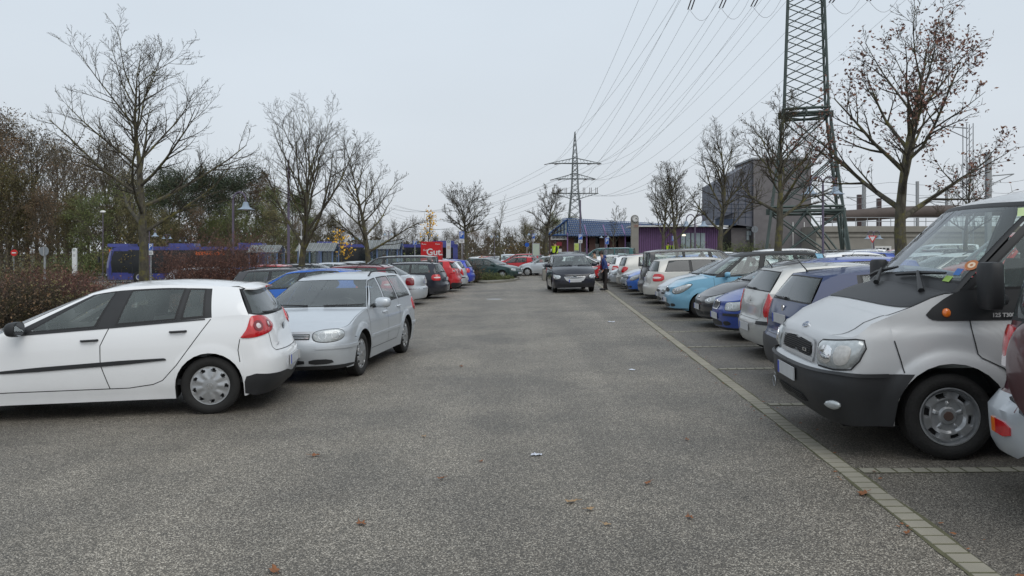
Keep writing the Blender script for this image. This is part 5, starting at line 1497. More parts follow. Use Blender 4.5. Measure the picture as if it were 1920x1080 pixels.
def place_wood(px, Y, top, kind, grp, dist):
    w = wood_variant(kind, rw.choice((1, 2)))
    if not w[1]: o = w[0]; w[1] = True
    else: o = copy_tree(w[0])
    x = (px - 960) / F * Y; z = gz(x)
    hgt = HC + (H0 - top) * Y / F - z
    s = hgt / w[2]
    o.location = (x, Y, z); o.rotation_euler = (0, 0, rw.uniform(0, 6.28)); o.scale = (s * rw.uniform(.9, 1.15), s * rw.uniform(.9, 1.15), s)
    sp = next(t for p, t in SPOT if px <= p) if px <= 1100 else 'behind the station'
    tag(o, f'{DS[kind]} {sp}, {dist}', 'tree', grp)
for px in range(-60, 1080, 19):
    top = interp(prof, px) + rw.uniform(-6, 22)
    kind = next(k for p, k in kinds if px <= p + rw.uniform(-25, 25))
    place_wood(px + rw.uniform(-6, 6), rw.uniform(84, 104) if px < 560 else rw.uniform(100, 130), top, kind, 'trees at the edge of the wood', 'back rank')
for px in range(-50, 1050, 21):
    top = interp(prof, px); top = lerp(top, 462, rw.uniform(.38, .68) if px < 560 else rw.uniform(.15, .55))
    kind = rw.choice(('brown', 'olive', 'green') if px < 600 else ('bare', 'olive', 'bare', 'brown'))
    place_wood(px, rw.uniform(72, 80) if px < 560 else rw.uniform(88, 98), top, kind, 'trees at the edge of the wood', 'front rank')
for px, top, Y in ((1045, 396, 100), (1066, 398, 101)):
    place_wood(px, Y, top, 'green', 'trees at the edge of the wood', 'near the gable')
# distant wood seen as one mass
rn = random.Random(77); mb = MB()
for _ in range(15000):
    px = rn.uniform(-300, 1180); Y = rn.uniform(112, 150)
    t = interp(prof, min(1075, max(-80, px))); k = rn.random() ** .8
    zt = HC + (H0 - lerp(t + 25, 470, .22)) * Y / F
    if px > 600: zt = min(zt, 6.5)
    x = (px - 960) / F * Y; p = Vector((x, Y, gz(x) + zt * k * (.75 + .25 * math.sin(px * .11) * math.sin(px * .037))))
    s = rn.uniform(.3, .9); a = Vector((rn.gauss(0, 1), rn.gauss(0, .6), rn.gauss(0, 1))).normalized(); b = a.orthogonal().normalized()
    mb.poly([p, p + (a + b * .5) * s * .5, p + a * s, p + (a - b * .5) * s * .5])
o = mb.build('distant_wood', leafmat('distant_leaves', [(.035, .03, .02), (.065, .05, .03), (.06, .06, .028)]), smooth=None); tag(o, kind='stuff')

# ------------------------------------------------------------------ shrubs
def shrub(name, seed, lab, loc, rx, ry, h, leafm, nst=90, nleaf=1500, group=None, ls=.035, cat='shrub', stem=None):
    rn = random.Random(seed); S_, L_ = MB(), MB(); tips = []
    for _ in range(nst):
        a = rn.uniform(0, 2 * PI); q = math.sqrt(rn.random())
        p = Vector((math.cos(a) * rx * q * .8, math.sin(a) * ry * q * .8, -.03)); d = Vector((math.cos(a) * .35 * q, math.sin(a) * .35 * q, 1)).normalized()
        L = h * rn.uniform(.6, 1.08) * (1 - .30 * q * q); pts = [p]; dd = d
        for i in range(5):
            dd = (dd + Vector((rn.gauss(0, .16), rn.gauss(0, .16), .04))).normalized(); pts.append(pts[-1] + dd * L / 5)
        S_.tube(pts, [.013, .011, .009, .007, .005, .002], 3, cap=False)
        for k in range(1, 6):
            for _2 in range(3):
                nd = rdir(rn, dd, R(rn.uniform(25, 60))); l = L * rn.uniform(.12, .3); e = pts[k] + nd * l
                S_.tube([pts[k], pts[k] + nd * l * .5 + Vector((0, 0, .01)), e], [.006, .004, .002], 3, cap=False); tips += [pts[k] + nd * l * .5, e]
                for _3 in range(2):
                    n3_ = rdir(rn, nd, R(rn.uniform(25, 60))); S_.tube([e - nd * l * .3, e + n3_ * l * .5], [.003, .0015], 3, cap=False); tips.append(e + n3_ * l * .5)
    for _ in range(nleaf):
        p = rn.choice(tips) + Vector((rn.gauss(0, .03), rn.gauss(0, .03), rn.gauss(0, .03))); s = ls * rn.uniform(.6, 1.5)
        a = Vector((rn.gauss(0, 1), rn.gauss(0, 1), rn.gauss(0, 1))).normalized(); b = a.orthogonal().normalized()
        L_.poly([p, p + (a + b * .6) * s * .5, p + a * s, p + (a - b * .6) * s * .5])
    o = empty(name, loc); tag(o, lab, cat, group)
    S_.build('stems', stem or TWIG, o, smooth=None); L_.build('leaves', leafm, o, smooth=None)
    return o
wt = {}
for o in list(COL.objects):
    if o.name.startswith('woodland_tree') and not o.parent: wt.setdefault(o['label'], []).append(o)
ORD = ['first', 'second', 'third', 'fourth', 'fifth', 'sixth', 'seventh', 'eighth', 'ninth', 'tenth', 'eleventh', 'twelfth', 'thirteenth', 'fourteenth', 'fifteenth', 'sixteenth', 'seventeenth', 'eighteenth']
for l, os_ in wt.items():
    if len(os_) > 1:
        for i, o in enumerate(sorted(os_, key=lambda q: q.location.x / q.location.y)): o['label'] = l + ', ' + ORD[i] + ' from left'
HG = 'hedge shrubs beside the left hand bays'
STEMR = mat('red_stems', (.10, .05, .038), .8, var=.5, scale=9)
for i, (px, Y, rx, h, lm, lab) in enumerate(((8, 16.5, 1.1, 1.35, LF_BRN, 'brown shrub at the far left edge beside the white hatchback bonnet'), (95, 17.5, 1.2, 1.15, LF_OLV, 'low mixed brown and yellow shrub in front of the round grey sign'),
        (78, 20.5, 1.1, 1.55, LF_RED, 'dark reddish shrub just left of the round grey sign post'), (165, 20, 1.1, 1.25, LF_RED, 'dark reddish shrub right of the round grey sign post'), (122, 23.5, 1.0, 1.45, LF_RED, 'tall reddish twiggy shrub behind the round grey sign'),
        (375, 24, 1.0, 1.75, LF_RED, 'rounded red brown shrub in front of the bus, left half'), (440, 24.5, 1.0, 1.85, LF_RED, 'rounded red brown shrub in front of the bus, right half'), (20, 24, 1.6, 1.4, LF_OLV, 'olive shrub left of the round grey sign in the second rank'),
        (180, 30, .9, .9, LF_OLV, 'small yellowish shrub by the front of the bus'), (297, 29, .6, 1.0, LF_OLV, 'small yellowish shrub right of the tallest tree trunk'), (60, 42, 2.4, 1.9, LF_OLV, 'wide yellow green shrub below the no entry sign'))):
    shrub('shrub', 200 + i, lab, pxY(px, Y), rx, rx * .8, h * (1.28 if px > 300 else .98), lm, nst=130 if Y < 28 else 60, nleaf=3200 if lm != LF_OLV else 3600, group=HG, ls=.045 if Y < 28 else .07, stem=STEMR if lm is LF_RED else None)
for i, (px, Y, rx, h, lm, n, lab) in enumerate(((178, 68, 6, 2.4, LF_GRN, 9000, 'long dark green hedge between the white pylon sign and the bus'), (757, 60, 2.2, 1.7, LF_GRN, 5000, 'round bright green shrub right of the rightmost bus shelter'), (905, 47, .7, .65, LF_GRN, 2600, 'low green shrub on the kerbed island by the blue hatchback'),
        (938, 47.5, .9, .45, LF_GRN, 2500, 'flat green ground shrub on the tip of the kerbed island'), (868, 46, 1.1, 1.5, LF_RED, 1500, 'red brown shrub at the foot of the parking sign'), (1300, 66, 2.4, 2.0, LF_GRN, 5000, 'green shrub in front of the purple wall'), (1395, 66, 2.6, 2.2, LF_GRN, 5000, 'green shrub below the grey brick building'),
        (985, 92, 2.5, 3.2, leafmat('leaves_ochre', [(.12, .075, .015), (.2, .12, .02), (.14, .1, .03)]), 3500, 'ochre autumn shrub left of the station'), (265, 62, 3, 3.4, leafmat('leaves_ochre', [(.12, .085, .02), (.17, .12, .03), (.11, .1, .03)]), 3500, 'tall ochre shrub behind the bus front'))):
    shrub('green_shrub' if lm is LF_GRN else 'shrub', 300 + i, lab, pxY(px, Y), rx, 1.0 if rx > 3 else rx * .8, h, lm, nst=70, nleaf=n, ls=.10 if Y > 50 else .05, group='shrubs around the car park')
# ------------------------------------------------------------------ pylons and wires
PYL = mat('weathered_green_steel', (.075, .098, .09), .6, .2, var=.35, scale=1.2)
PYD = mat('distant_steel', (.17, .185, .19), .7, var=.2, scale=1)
INS = mat('insulator', (.06, .035, .035), .4)
WIRE = mat('wire', (.34, .35, .36), .6, .4, var=0)
def bar(mb, a, b, w, m=0): mb.tube([a, b], w * .7, 4, m)
def lattice(mb, corners, z0, s0, z1, s1, n, w, wl, X0, rot, kx=True):
    """square lattice body from half-diagonal s0 at z0 to s1 at z1 with n X-braced panels"""
    def pt(k, z):
        t = (z - z0) / (z1 - z0); r = lerp(s0, s1, t); a = rot + k * PI / 2
        return Vector((X0[0] + r * math.cos(a), X0[1] + r * math.sin(a), z))
    zs = [z0]; q = (s1 / s0) ** (1 / n) if abs(s1 - s0) > 1e-3 else 1
    st = [q ** i for i in range(n)]; tot = sum(st); z = z0
    for v in st: z += (z1 - z0) * v / tot; zs.append(z)
    for k in range(4):
        mb.tube([pt(k, z0), pt(k, z1)], wl * .7, 4)
        for i in range(n):
            if kx:
                bar(mb, pt(k, zs[i]), pt(k + 1, zs[i + 1]), w); bar(mb, pt(k + 1, zs[i]), pt(k, zs[i + 1]), w)
            else: bar(mb, pt(k, zs[i]), pt(k + 1, zs[i + 1]), w) if i % 2 else bar(mb, pt(k + 1, zs[i]), pt(k, zs[i + 1]), w)
    return pt
NX, NY = (1510 - 960) / F * 62, 62.0
NP = Vector((NX, NY, 0)); zb = gz(NX)
r_ = empty('electricity_pylon', (NX, NY, zb)); tag(r_, 'near green lattice electricity pylon cut by the top of the photo beside the grey building', 'pylon')
mb = MB(); rot = R(27)
px2r = 62 / F
pt1 = lattice(mb, None, 0, 104 * px2r, 4.45, 86 * px2r, 1, .09, .17, (0, 0), rot)
pt2 = lattice(mb, None, 4.45, 86 * px2r, 12.2 , 56 * px2r, 2, .08, .17, (0, 0), rot)
pt3 = lattice(mb, None, 12.2, 54 * px2r, 23.0, 42 * px2r, 8, .06, .15, (0, 0), rot)
pt4 = lattice(mb, None, 23.0, 42 * px2r, 38, 12 * px2r, 12, .06, .13, (0, 0), rot)
for z, p in ((4.45, pt1), (12.2, pt2)):
    for k in range(4):
        for dz in (0, .35): bar(mb, p(k, z) + Vector((0, 0, dz)), p(k + 1, z) + Vector((0, 0, dz)), .16)
        m_ = (p(k, z) + p(k + 1, z)) / 2; bar(mb, m_, (p(k + 1, z) + p(k + 2, z)) / 2, .09); mb.box(m_ + Vector((0, 0, .1)), (.8, .12, .5), rz=rot + PI / 4 + k * PI / 2)
for k in range(4):   # secondary bracing of the legs
    for t in (.25, .5, .75):
        a, b = pt2(k, lerp(4.45, 12.2, t)), pt2(k + 1, lerp(4.45, 12.2, t)); mid = (pt2(k, 4.45) + pt2(k + 1, 4.45)) / 2
        bar(mb, a, lerp(mid, (a + b) / 2, .55), .06); bar(mb, b, lerp(mid, (a + b) / 2, .55), .06)
    a, b, mid = pt1(k, 0), pt1(k + 1, 0), (pt1(k, 4.45) + pt1(k + 1, 4.45)) / 2
    bar(mb, a, mid, .10); bar(mb, b, mid, .10)
mb.build('lattice_tower', PYL, r_, smooth=None)
arm_dir = Vector((math.cos(R(-9)), math.sin(R(-9)), 0))
ARMN = []
for z, hl in ((22.3, 8.9), (28.5, 7.0), (34, 8.9)):
    ab = MB()
    for s_ in (-1, 1):
        tip = arm_dir * hl * s_ + Vector((0, 0, z)); pf = Vector((-arm_dir.y, arm_dir.x, 0)) * 1.0
        for o_ in (pf, -pf):
            bar(ab, o_ + Vector((0, 0, z)), tip, .12); bar(ab, o_ * .8 + Vector((0, 0, z + 1.9)), tip, .09)
            for i in range(1, 8):
                t = i / 8; a = lerp(o_ + Vector((0, 0, z)), tip, t); b = lerp(o_ * .8 + Vector((0, 0, z + 1.9)), tip, t - .06); bar(ab, a, b, .045)
                if i > 1: bar(ab, a, lerp(-o_ + Vector((0, 0, z)), tip, t - .11), .045)
    a_ = ab.build('crossarm', PYL, r_, smooth=None); ARMN.append((z, hl))
FX, FY = (1078 - 960) / F * 240, 240.0; fz = 0
f_ = empty('electricity_pylon', (FX, FY, 0)); tag(f_, 'distant grey electricity pylon with three crossarms above the station roof', 'pylon')
mb = MB(); k_ = 240 / F
p5 = lattice(mb, None, -1, 26 * k_, 22, 8.5 * k_, 9, .12, .26, (0, 0), R(35))
lattice(mb, None, 22, 8.5 * k_, 32, 5.5 * k_, 7, .10, .24, (0, 0), R(35)); lattice(mb, None, 32, 5.5 * k_, 39.4, .3 * k_, 8, .09, .2, (0, 0), R(35))
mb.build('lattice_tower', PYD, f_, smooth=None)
FARM = []
for z, hl, inv in ((29.6, 8.2, 0), (24.8, 6.4, 0), (20.3, 7.3, 1)):
    ab = MB()
    for s_ in (-1, 1):
        tip = Vector((hl * s_, 0, z)); dz = -2.0 if inv else 1.7
        for o_ in (-.7, .7):
            bar(ab, Vector((0, o_, z)), tip, .2); bar(ab, Vector((0, o_ * .8, z + dz)), tip, .12)
        for i in range(1, 8): bar(ab, Vector((hl * s_ * i / 8, 0, z)), lerp(Vector((0, 0, z + dz)), tip, (i - .5) / 8), .07)
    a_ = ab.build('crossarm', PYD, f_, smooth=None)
    for s_ in (-1, 1):
        for t in ((.42, .72, 1.0) if inv else (.62, 1.0)):
            x = hl * s_ * t; ib = MB()
            if inv:
                for e in (-.25, .25): ib.tube([(x * .92 + e, 0, z), (x * .92 + e, 0, z + 1.8)], .1, 5)
            else: ib.tube([(x - .1, 0, z - .1), (x - 1.3, -.8, z - .5)], .13, 5)
            ib.build('insulator', INS, a_, smooth=None)
            FARM.append(Vector((FX + x, FY - .8, z - .4)))
def wire(a, b, sag, r0, r1, lab, jump=0):
    n = 36; pts = []
    for i in range(n + 1):
        t = i / n; p = lerp(a, b, t); pts.append(p - Vector((0, 0, 4 * sag * t * (1 - t))))
    mb = MB(); mb.tube(pts, [lerp(r0, r1, i / n) for i in range(n + 1)], 4, cap=False)
    o = mb.build('power_line', WIRE, smooth=None); tag(o, lab, 'power line', 'power lines between the two pylons')
ends = {0: [v for v in FARM if abs(v.z - 19.9) < .3], 1: [v for v in FARM if abs(v.z - 24.4) < .3], 2: [v for v in FARM if abs(v.z - 29.2) < .3]}
nm = {0: 'lowest crossarms', 1: 'middle crossarms', 2: 'top crossarms'}
for ai, (z, hl) in enumerate(ARMN):
    starts = []
    for j, t in enumerate((-.98, -.69, -.40, .30, .63, .96)):
        if ai == 1 and j in (1, 4): continue
        ib = MB(); base = NP + arm_dir * hl * t + Vector((0, 0, zb + z)); d = (Vector((FX, FY, 20)) - base).normalized()
        e = base + d * 1.7 + Vector((0, 0, -.55))
        if ai == 0:
            for k in (-.14, .14):
                q = base + Vector((k, 0, -.1)); ib.tube([q - NP - Vector((0, 0, zb)), e + Vector((k, 0, 0)) - NP - Vector((0, 0, zb))], .055, 6)
            pts = [e - NP - Vector((0, 0, zb)) + Vector((s * 1.9 / 8 * .9, -s * .25, -1.25 * math.sin(PI * s / 8))) for s in range(9)]
            ib.tube(pts, .012, 4); ib.build('insulator', INS, r_, smooth=None)
        starts.append(e)
    E = sorted(ends[ai if ai < 3 else 2], key=lambda v: v.x)
    for j, e in enumerate(starts):
        t = E[min(len(E) - 1, int(j * len(E) / len(starts)))]
        wire(e, t, 5.5, .013, .035, ['leftmost', 'second from left', 'third from left', 'third from right', 'second from right', 'rightmost'][j if len(starts) == 6 else (0, 1, 4, 5)[j]] + ' power line between the ' + nm[ai])
wire(NP + Vector((0, 0, zb + 39)), Vector((FX, FY, 39.4)), 4, .015, .045, 'earth wire running to the tip of the distant pylon')
for j, e in enumerate(sorted(FARM, key=lambda v: (v.z, v.x))):
    if j % 2 == 0 or e.z > 28: wire(e, Vector((-95 + e.x * .6, 520, e.z + 5)), 9, .035, .07, 'thin power line leaving the distant pylon to the left, no. %s from the ground' % ['one', 'two', 'three', 'four', 'five', 'six', 'seven', 'eight', 'nine', 'ten', 'eleven', 'twelve', 'thirteen', 'fourteen', 'fifteen'][j % 15])

# ------------------------------------------------------------------ station, clock, grey building, railway
BRICK = mat('brown_brick', (.11, .06, .05), .85, var=.3, scale=9, bump=.3, bscale=30)
GBR = mat('grey_brick', (.165, .155, .158), .9, var=.22, scale=2.2, bump=.3, bscale=18)
BLUEC = mat('blue_cladding', (.13, .137, .165), .6, .1, var=.2, scale=.9)
BLUER = mat('blue_steel', (.035, .09, .23), .5, .1, var=.2, scale=2)
PURP = mat('purple_panels', (.15, .08, .17), .6, var=.25, scale=2)
PURL = mat('purple_ribs', (.22, .12, .27), .6, var=.15, scale=2)
CONC = mat('concrete', (.26, .245, .215), .9, var=.2, scale=1.5, bump=.3, bscale=12)
ROOFD = mat('dark_roof_glass', (.03, .05, .09), .25, .2, var=.3, scale=1)
WHT = mat('white_panel', (.62, .62, .60), .5, var=.08)
WINM = mat('dark_window', (.012, .014, .018), .12, var=.3, scale=3)
LGL = mat('light_glass', (.30, .36, .38), .2, var=.3, scale=2)
GRYP = mat('grey_paint', (.30, .31, .32), .55, var=.1)
LIT = mat('lit_lamp', (.9, .85, .7), .4, var=0, emit=(1, .9, .7), es=1.2)
def wx(px, Y): return (px - 960) / F * Y
def wz(py, Y): return HC + (H0 - py) * Y / F
st = empty('station_building', (wx(1110, 85), 85, gz(wx(1110, 85)))); tag(st, 'low brick station building with a blue lattice roof and glazed sloping gable', 'building')
off = Vector(st.location)
def rel(p): return Vector(p) - off
X0, X1 = wx(1062, 85), wx(1345, 85); ze = wz(443, 84); zr = wz(410, 90)
mb = MB(); mb.box(rel(((X0 + X1) / 2, 88, ze / 2)), (X1 - X0, 5.6, ze)); mb.build('wall', WINM, st)
mb = MB(); Y0, Y1 = 83.2, 91
mb.grid([[rel((X0 - .2, Y0, ze)), rel((X0 - .2, Y1, zr))], [rel((X1, Y0, ze)), rel((X1, Y1, zr - .9))]]); mb.grid([[rel((X0 - .2, Y0, ze - .12)), rel((X0 - .2, Y1, zr - .12))], [rel((X1, Y0, ze - .12)), rel((X1, Y1, zr - 1.0))]])
rf = mb.build('roof', ROOFD, st, smooth=None)
mb = MB()
for i in range(70):
    x = lerp(X0, X1, i / 69); dz = .9 * i / 69; mb.tube([rel((x, Y0 - .3, ze + .02)), rel((x, Y1, zr - dz + .08))], .03, 4)
for j in range(9):
    t = j / 8; mb.tube([rel((X0, lerp(Y0, Y1, t), lerp(ze, zr, t) + .1)), rel((X1, lerp(Y0, Y1, t), lerp(ze, zr - .9, t) + .1))], .035, 4)
mb.build('roof_lattice', BLUER, rf, smooth=None)
for i in range(9): mb = MB(); mb.tube([rel((lerp(X0, X1, i / 8), 83.3, 0)), rel((lerp(X0, X1, i / 8), 83.3, ze + .2))], .07, 6); mb.tube([rel((lerp(X0, X1, i / 8), 83.1, ze)), rel((lerp(X0, X1, i / 8), 86, ze + 1.3))], .06, 6); mb.build('canopy_post', PURL, st, smooth=None)
for i, px in enumerate((1070, 1090, 1110, 1130, 1148, 1165)):
    mb = MB(); mb.box(rel((wx(px, 84.5), 84.5, ze / 2)), (.7, .6, ze)); mb.build('brick_pillar', BRICK, st)
for px, w, z0, z1, m_ in ((1080, .9, .3, 2.0, LGL), (1100, .8, .3, 2.1, LGL), (1121, 1.0, 1.6, 2.6, WHT), (1178, 1.6, .2, 2.8, LGL), (1155, .7, 1.2, 2.2, GRYP)):
    mb = MB(); mb.box(rel((wx(px, 84.9), 85.1, (z0 + z1) / 2 + gz(6))), (w, .12, z1 - z0)); mb.build('window', m_, st)
# gable wing
gX0, gX1 = wx(1033, 84), wx(1064, 84)
mb = MB(); z0, z1 = wz(441, 84), wz(411, 84)
mb.poly([rel(p) for p in ((gX0, 84, z0), (gX1, 84, z0), (gX1, 84, z1))]); mb.build('gable_glazing', LGL, st, smooth=None); mb = MB(); mb.poly([rel(p) for p in ((gX0, 90, z0), (gX1, 90, z0), (gX1, 90, z1))]); mb.build('gable_glazing', LGL, st, smooth=None)
mb = MB(); mb.grid([[rel((gX0 - .4, 83.5, z0)), rel((gX0 - .4, 90.5, z0))], [rel((gX1 + .05, 83.5, z1 + .08)), rel((gX1 + .05, 90.5, z1 + .08))]]); mb.build('gable_roof', BLUER, st, smooth=None)
mb = MB()
for i in range(6): x = lerp(gX0, gX1, i / 5); mb.tube([rel((x, 83.9, z0)), rel((x, 83.9, lerp(z0, z1, i / 5)))], .06, 4)
mb.tube([rel((gX0 - .4, 83.8, z0)), rel((gX1, 83.8, z1))], .09, 4); mb.tube([rel((gX0 - .4, 83.8, z0)), rel((gX1, 83.8, z0))], .09, 4); mb.build('gable_frame', BLUER, st, smooth=None)
mb = MB(); mb.box(rel(((gX0 + gX1) / 2, 86.5, z0 / 2)), (gX1 - gX0, 4, z0)); mb.build('brick_wall', BRICK, st)
mb = MB(); mb.box(rel(((gX0 + gX1) / 2 + .1, 84.3, z0 - .25)), (gX1 - gX0 + .2, .2, .5)); sgn_ = mb.build('shop_sign', WHT, st)
text_mesh('Bistro', .5, mat('sign_ink', (.03, .03, .04), .5), sgn_, Matrix.Translation(rel(((gX0 + gX1) / 2, 84.17, z0 - .28))) @ Matrix.Rotation(R(90), 4, 'X'), 'sign_lettering') if False else None
mb = MB()
rn = random.Random(3); x = gX0 + .2
while x < gX1 - .2:     # illegible lettering of the shop sign as short strokes
    w = rn.uniform(.08, .2); mb.box(rel((x, 84.18, z0 - .25)), (w * .5, .03, rn.uniform(.16, .3))); x += w
mb.build('sign_lettering', mat('sign_ink', (.05, .05, .06), .5, var=0), sgn_, smooth=None)
mb = MB(); mb.box(rel((wx(1046, 84), 84.2, z0 - .95)), (.9, .16, .42)); mb.build('red_sign', mat('sign_maroon', (.22, .02, .035), .5), st)
mb = MB(); mb.box(rel((wx(1043, 84), 84.2, z0 - 1.65)), (1.2, .16, .34)); mb.build('white_sign', WHT, st)
# purple hall
ph = empty('purple_hall', (wx(1270, 80), 80, gz(wx(1270, 80)))); tag(ph, 'low hall with purple ribbed wall and thin white roof edge right of the clock tower', 'building'); off = Vector(ph.location)
A, B = wx(1192, 80), wx(1352, 80); zt = wz(426, 80)
mb = MB(); mb.box(rel(((A + B) / 2, 81.6, zt / 2)), (B - A, 3, zt)); mb.build('wall', PURP, ph)
mb = MB(); n = 46
for i in range(n):
    if 20 < i < 31 : continue
    mb.box(rel((lerp(A + .1, B - .1, i / (n - 1)), 80.04, zt / 2)), (.05, .12, zt))
mb.build('wall_ribs', PURL, ph)
mb = MB(); mb.box(rel(((A + B) / 2, 81.2, zt + .09)), (B - A + 1.0, 4.2, .14)); mb.build('roof', WHT, ph)
for px in (1281, 1290, 1300, 1309, 1318):
    mb = MB(); mb.box(rel((wx(px, 80), 80.02, 2.5)), (.42, .1, 2.6)); mb.build('window', LGL, ph)
mb = MB(); mb.box(rel((wx(1282, 80), 79.95, wz(441, 80))), (.35, .06, .16)); mb.build('lit_window', LIT, ph)
# clock tower
ct = empty('clock_tower', (wx(1190, 70), 70, gz(wx(1190, 70)))); tag(ct, 'slim concrete clock tower with rounded top and round clock in front of the station', 'clock tower'); off = Vector(ct.location)
xx = wx(1190, 70); zt = wz(403, 70)
mb = MB(); hw_ = .33; prof_ = [(-hw_, 0), (hw_, 0), (hw_, zt - hw_)] + [(hw_ * math.cos(a), zt - hw_ + hw_ * math.sin(a)) for a in [PI * i / 12 for i in range(1, 12)]] + [(-hw_, zt - hw_)]
fr = [rel((xx + a, 69.8, b)) for a, b in prof_]; bk = [rel((xx + a, 70.2, b)) for a, b in prof_]
mb.poly(fr); mb.poly(bk[::-1])
for i in range(len(prof_)): j = (i + 1) % len(prof_); mb.poly([fr[i], bk[i], bk[j], fr[j]])
mb.build('shaft', CONC, ct)
mb = MB(); mb.lathe([(.30, .0), (.30, -.12), (.27, -.12)], c=rel((xx + .02, 69.8, zt - .36)), axis='Y', n=24); mb.build('clock_rim', GRYP, ct)
mb = MB(); mb.lathe([(.27, -.10), (.0005, -.10)], c=rel((xx + .02, 69.8, zt - .36)), axis='Y', n=24); cf = mb.build('clock_face', WHT, ct)
mb = MB(); c0 = rel((xx + .02, 69.68, zt - .36))
for a, l, w in ((R(60), .15, .03), (R(100), .23, .022)): mb.tube([c0, c0 + Vector((math.sin(a) * l, 0, math.cos(a) * l))], w / 2, 4)
for k in range(12): mb.tube([c0 + Vector((math.sin(k * PI / 6) * .2, 0, math.cos(k * PI / 6) * .2)), c0 + Vector((math.sin(k * PI / 6) * .24, 0, math.cos(k * PI / 6) * .24))], .01, 4)
mb.build('clock_hands', BLACK, cf)
mb = MB(); c0 = rel((xx + .1, 69.76, zt - 1.0))
for k in range(3): mb.box(c0 + Vector((k * .13 - .13, 0, 0)), (.05, .03, .22)); mb.box(c0 + Vector((k * .13 - .10, 0, .05)), (.07, .03, .05))
mb.build('tower_lettering', mat('faded_red', (.42, .22, .17), .6), ct)
# grey building
gb_ = empty('grey_brick_building', (wx(1460, 86), 86, gz(wx(1460, 86)))); tag(gb_, 'tall windowless grey brick building with blue clad sloping end behind the near pylon', 'building'); off = Vector(gb_.location)
A, B = wx(1413, 84), wx(1521, 84); zt = wz(299, 84)
mb = MB(); mb.box(rel(((A + B) / 2, 87.5, zt / 2)), (B - A, 7, zt)); mb.build('wall', GBR, gb_)
mb = MB(); mb.box(rel(((A + B) / 2, 87.5, zt + .1)), (B - A + .3, 7.3, .2)); mb.build('roof_edge', GRYP, gb_)
A2, B2 = wx(1346, 84), A - .02
mb = MB(); za, zb2 = wz(342, 84), wz(303, 84); zl_ = wz(420, 84)
q = [(A2, zl_ + .2), (B2, zl_ - .3), (B2, zb2), (A2, za)]
mb.poly([rel((x, 84.3, z)) for x, z in q]); mb.poly([rel((x, 91, z)) for x, z in q][::-1])
for i in range(4): a, b = q[i], q[(i + 1) % 4]; mb.poly([rel((a[0], 84.3, a[1])), rel((a[0], 91, a[1])), rel((b[0], 91, b[1])), rel((b[0], 84.3, b[1]))])
bc = mb.build('blue_end', BLUEC, gb_, smooth=None)
mb = MB()
for i in range(1, 9): z = lerp(zl_ + .3, za, i / 9); mb.box(rel(((A2 + B2) / 2, 84.27, z)), (B2 - A2, .03, .03))
for i in range(1, 5): x = lerp(A2, B2, i / 5); mb.box(rel((x, 84.27, (zl_ + za) / 2)), (.03, .03, za - zl_))
mb.build('cladding_joints', ROOFD, bc, smooth=None)
mb = MB(); mb.box(rel((wx(1394, 84), 88, 2.2)), (wx(1414, 84) - wx(1378, 84), 6, 4.6)); mb.build('annex_wall', GBR, gb_)
mb = MB(); mb.poly([rel(p) for p in ((wx(1338, 82), 82, wz(412, 82)), (wx(1378, 82), 82, wz(398, 82)), (wx(1378, 90), 90, wz(398, 90)), (wx(1338, 90), 90, wz(412, 90)))]); mb.box(rel((wx(1358, 83), 85, wz(417, 83))), (2.2, 5, .7)); mb.build('annex_roof', ROOFD, gb_, smooth=None)
mb = MB()
for px in (1465, 1487, 1508): mb.box(rel((wx(px, 83.9), 83.94, 2.6)), (.09, .08, 5.0))
mb.build('downpipes', WHT, gb_)
mb = MB()
for px, py in ((1403, 425), (1408, 425), (1403, 437), (1408, 437), (1403, 446)): mb.box(rel((wx(px, 84.7), 84.9, wz(py, 84.7))), (.25, .1, .5))
mb.build('annex_windows', LGL, gb_)
# railway platform
rp = empty('railway_platform', (wx(1680, 78), 78, gz(0))); tag(rp, 'raised concrete railway platform wall with brown barrel roofed canopy behind the near pylon', 'platform'); off = Vector(rp.location)
A, B = wx(1530, 80), wx(1990, 80); z1 = wz(424, 80)
mb = MB(); mb.box(rel(((A + B) / 2, 82, z1 / 2)), (B - A, 4, z1)); mb.build('wall', CONC, rp)
mb = MB(); mb.box(rel(((A + B) / 2, 79.9, z1 - .35)), (B - A, .3, .5)); mb.box(rel(((A + B) / 2, 79.96, z1 - 1.0)), (B - A, .16, .2)); mb.build('cornice', CONC, rp)
mb = MB(); RUST = mat('rusty_roof', (.085, .066, .058), .7, var=.3, scale=1.2)
mb.tube([rel((wx(1545, 84), 84, wz(408, 84))), rel((wx(1690, 84), 84, wz(398, 84))), rel((wx(2000, 84), 84, wz(390, 84)))], .65, 14); mb.build('barrel_roof', RUST, rp, smooth=60)
mb = MB()
for px in range(1540, 1990, 22): mb.tube([rel((wx(px, 80), 80.2, z1)), rel((wx(px, 80), 80.2, z1 + .9))], .04, 4)
for dz in (.5, .9): mb.tube([rel((A, 80.2, z1 + dz)), rel((B, 80.2, z1 + dz))], .035, 4)
mb.build('railing', GRYP, rp, smooth=None)
for px in (1646, 1652, 1659, 1666): mb = MB(); mb.box(rel((wx(px, 79.8), 79.95, 1.7)), (.26, .1, 1.1)); mb.build('window', WINM, rp)
mb = MB(); mb.box(rel((wx(1657, 79.8), 79.98, 1.7)), (1.7, .1, 1.5)); mb.build('window_frame', WHT, rp)
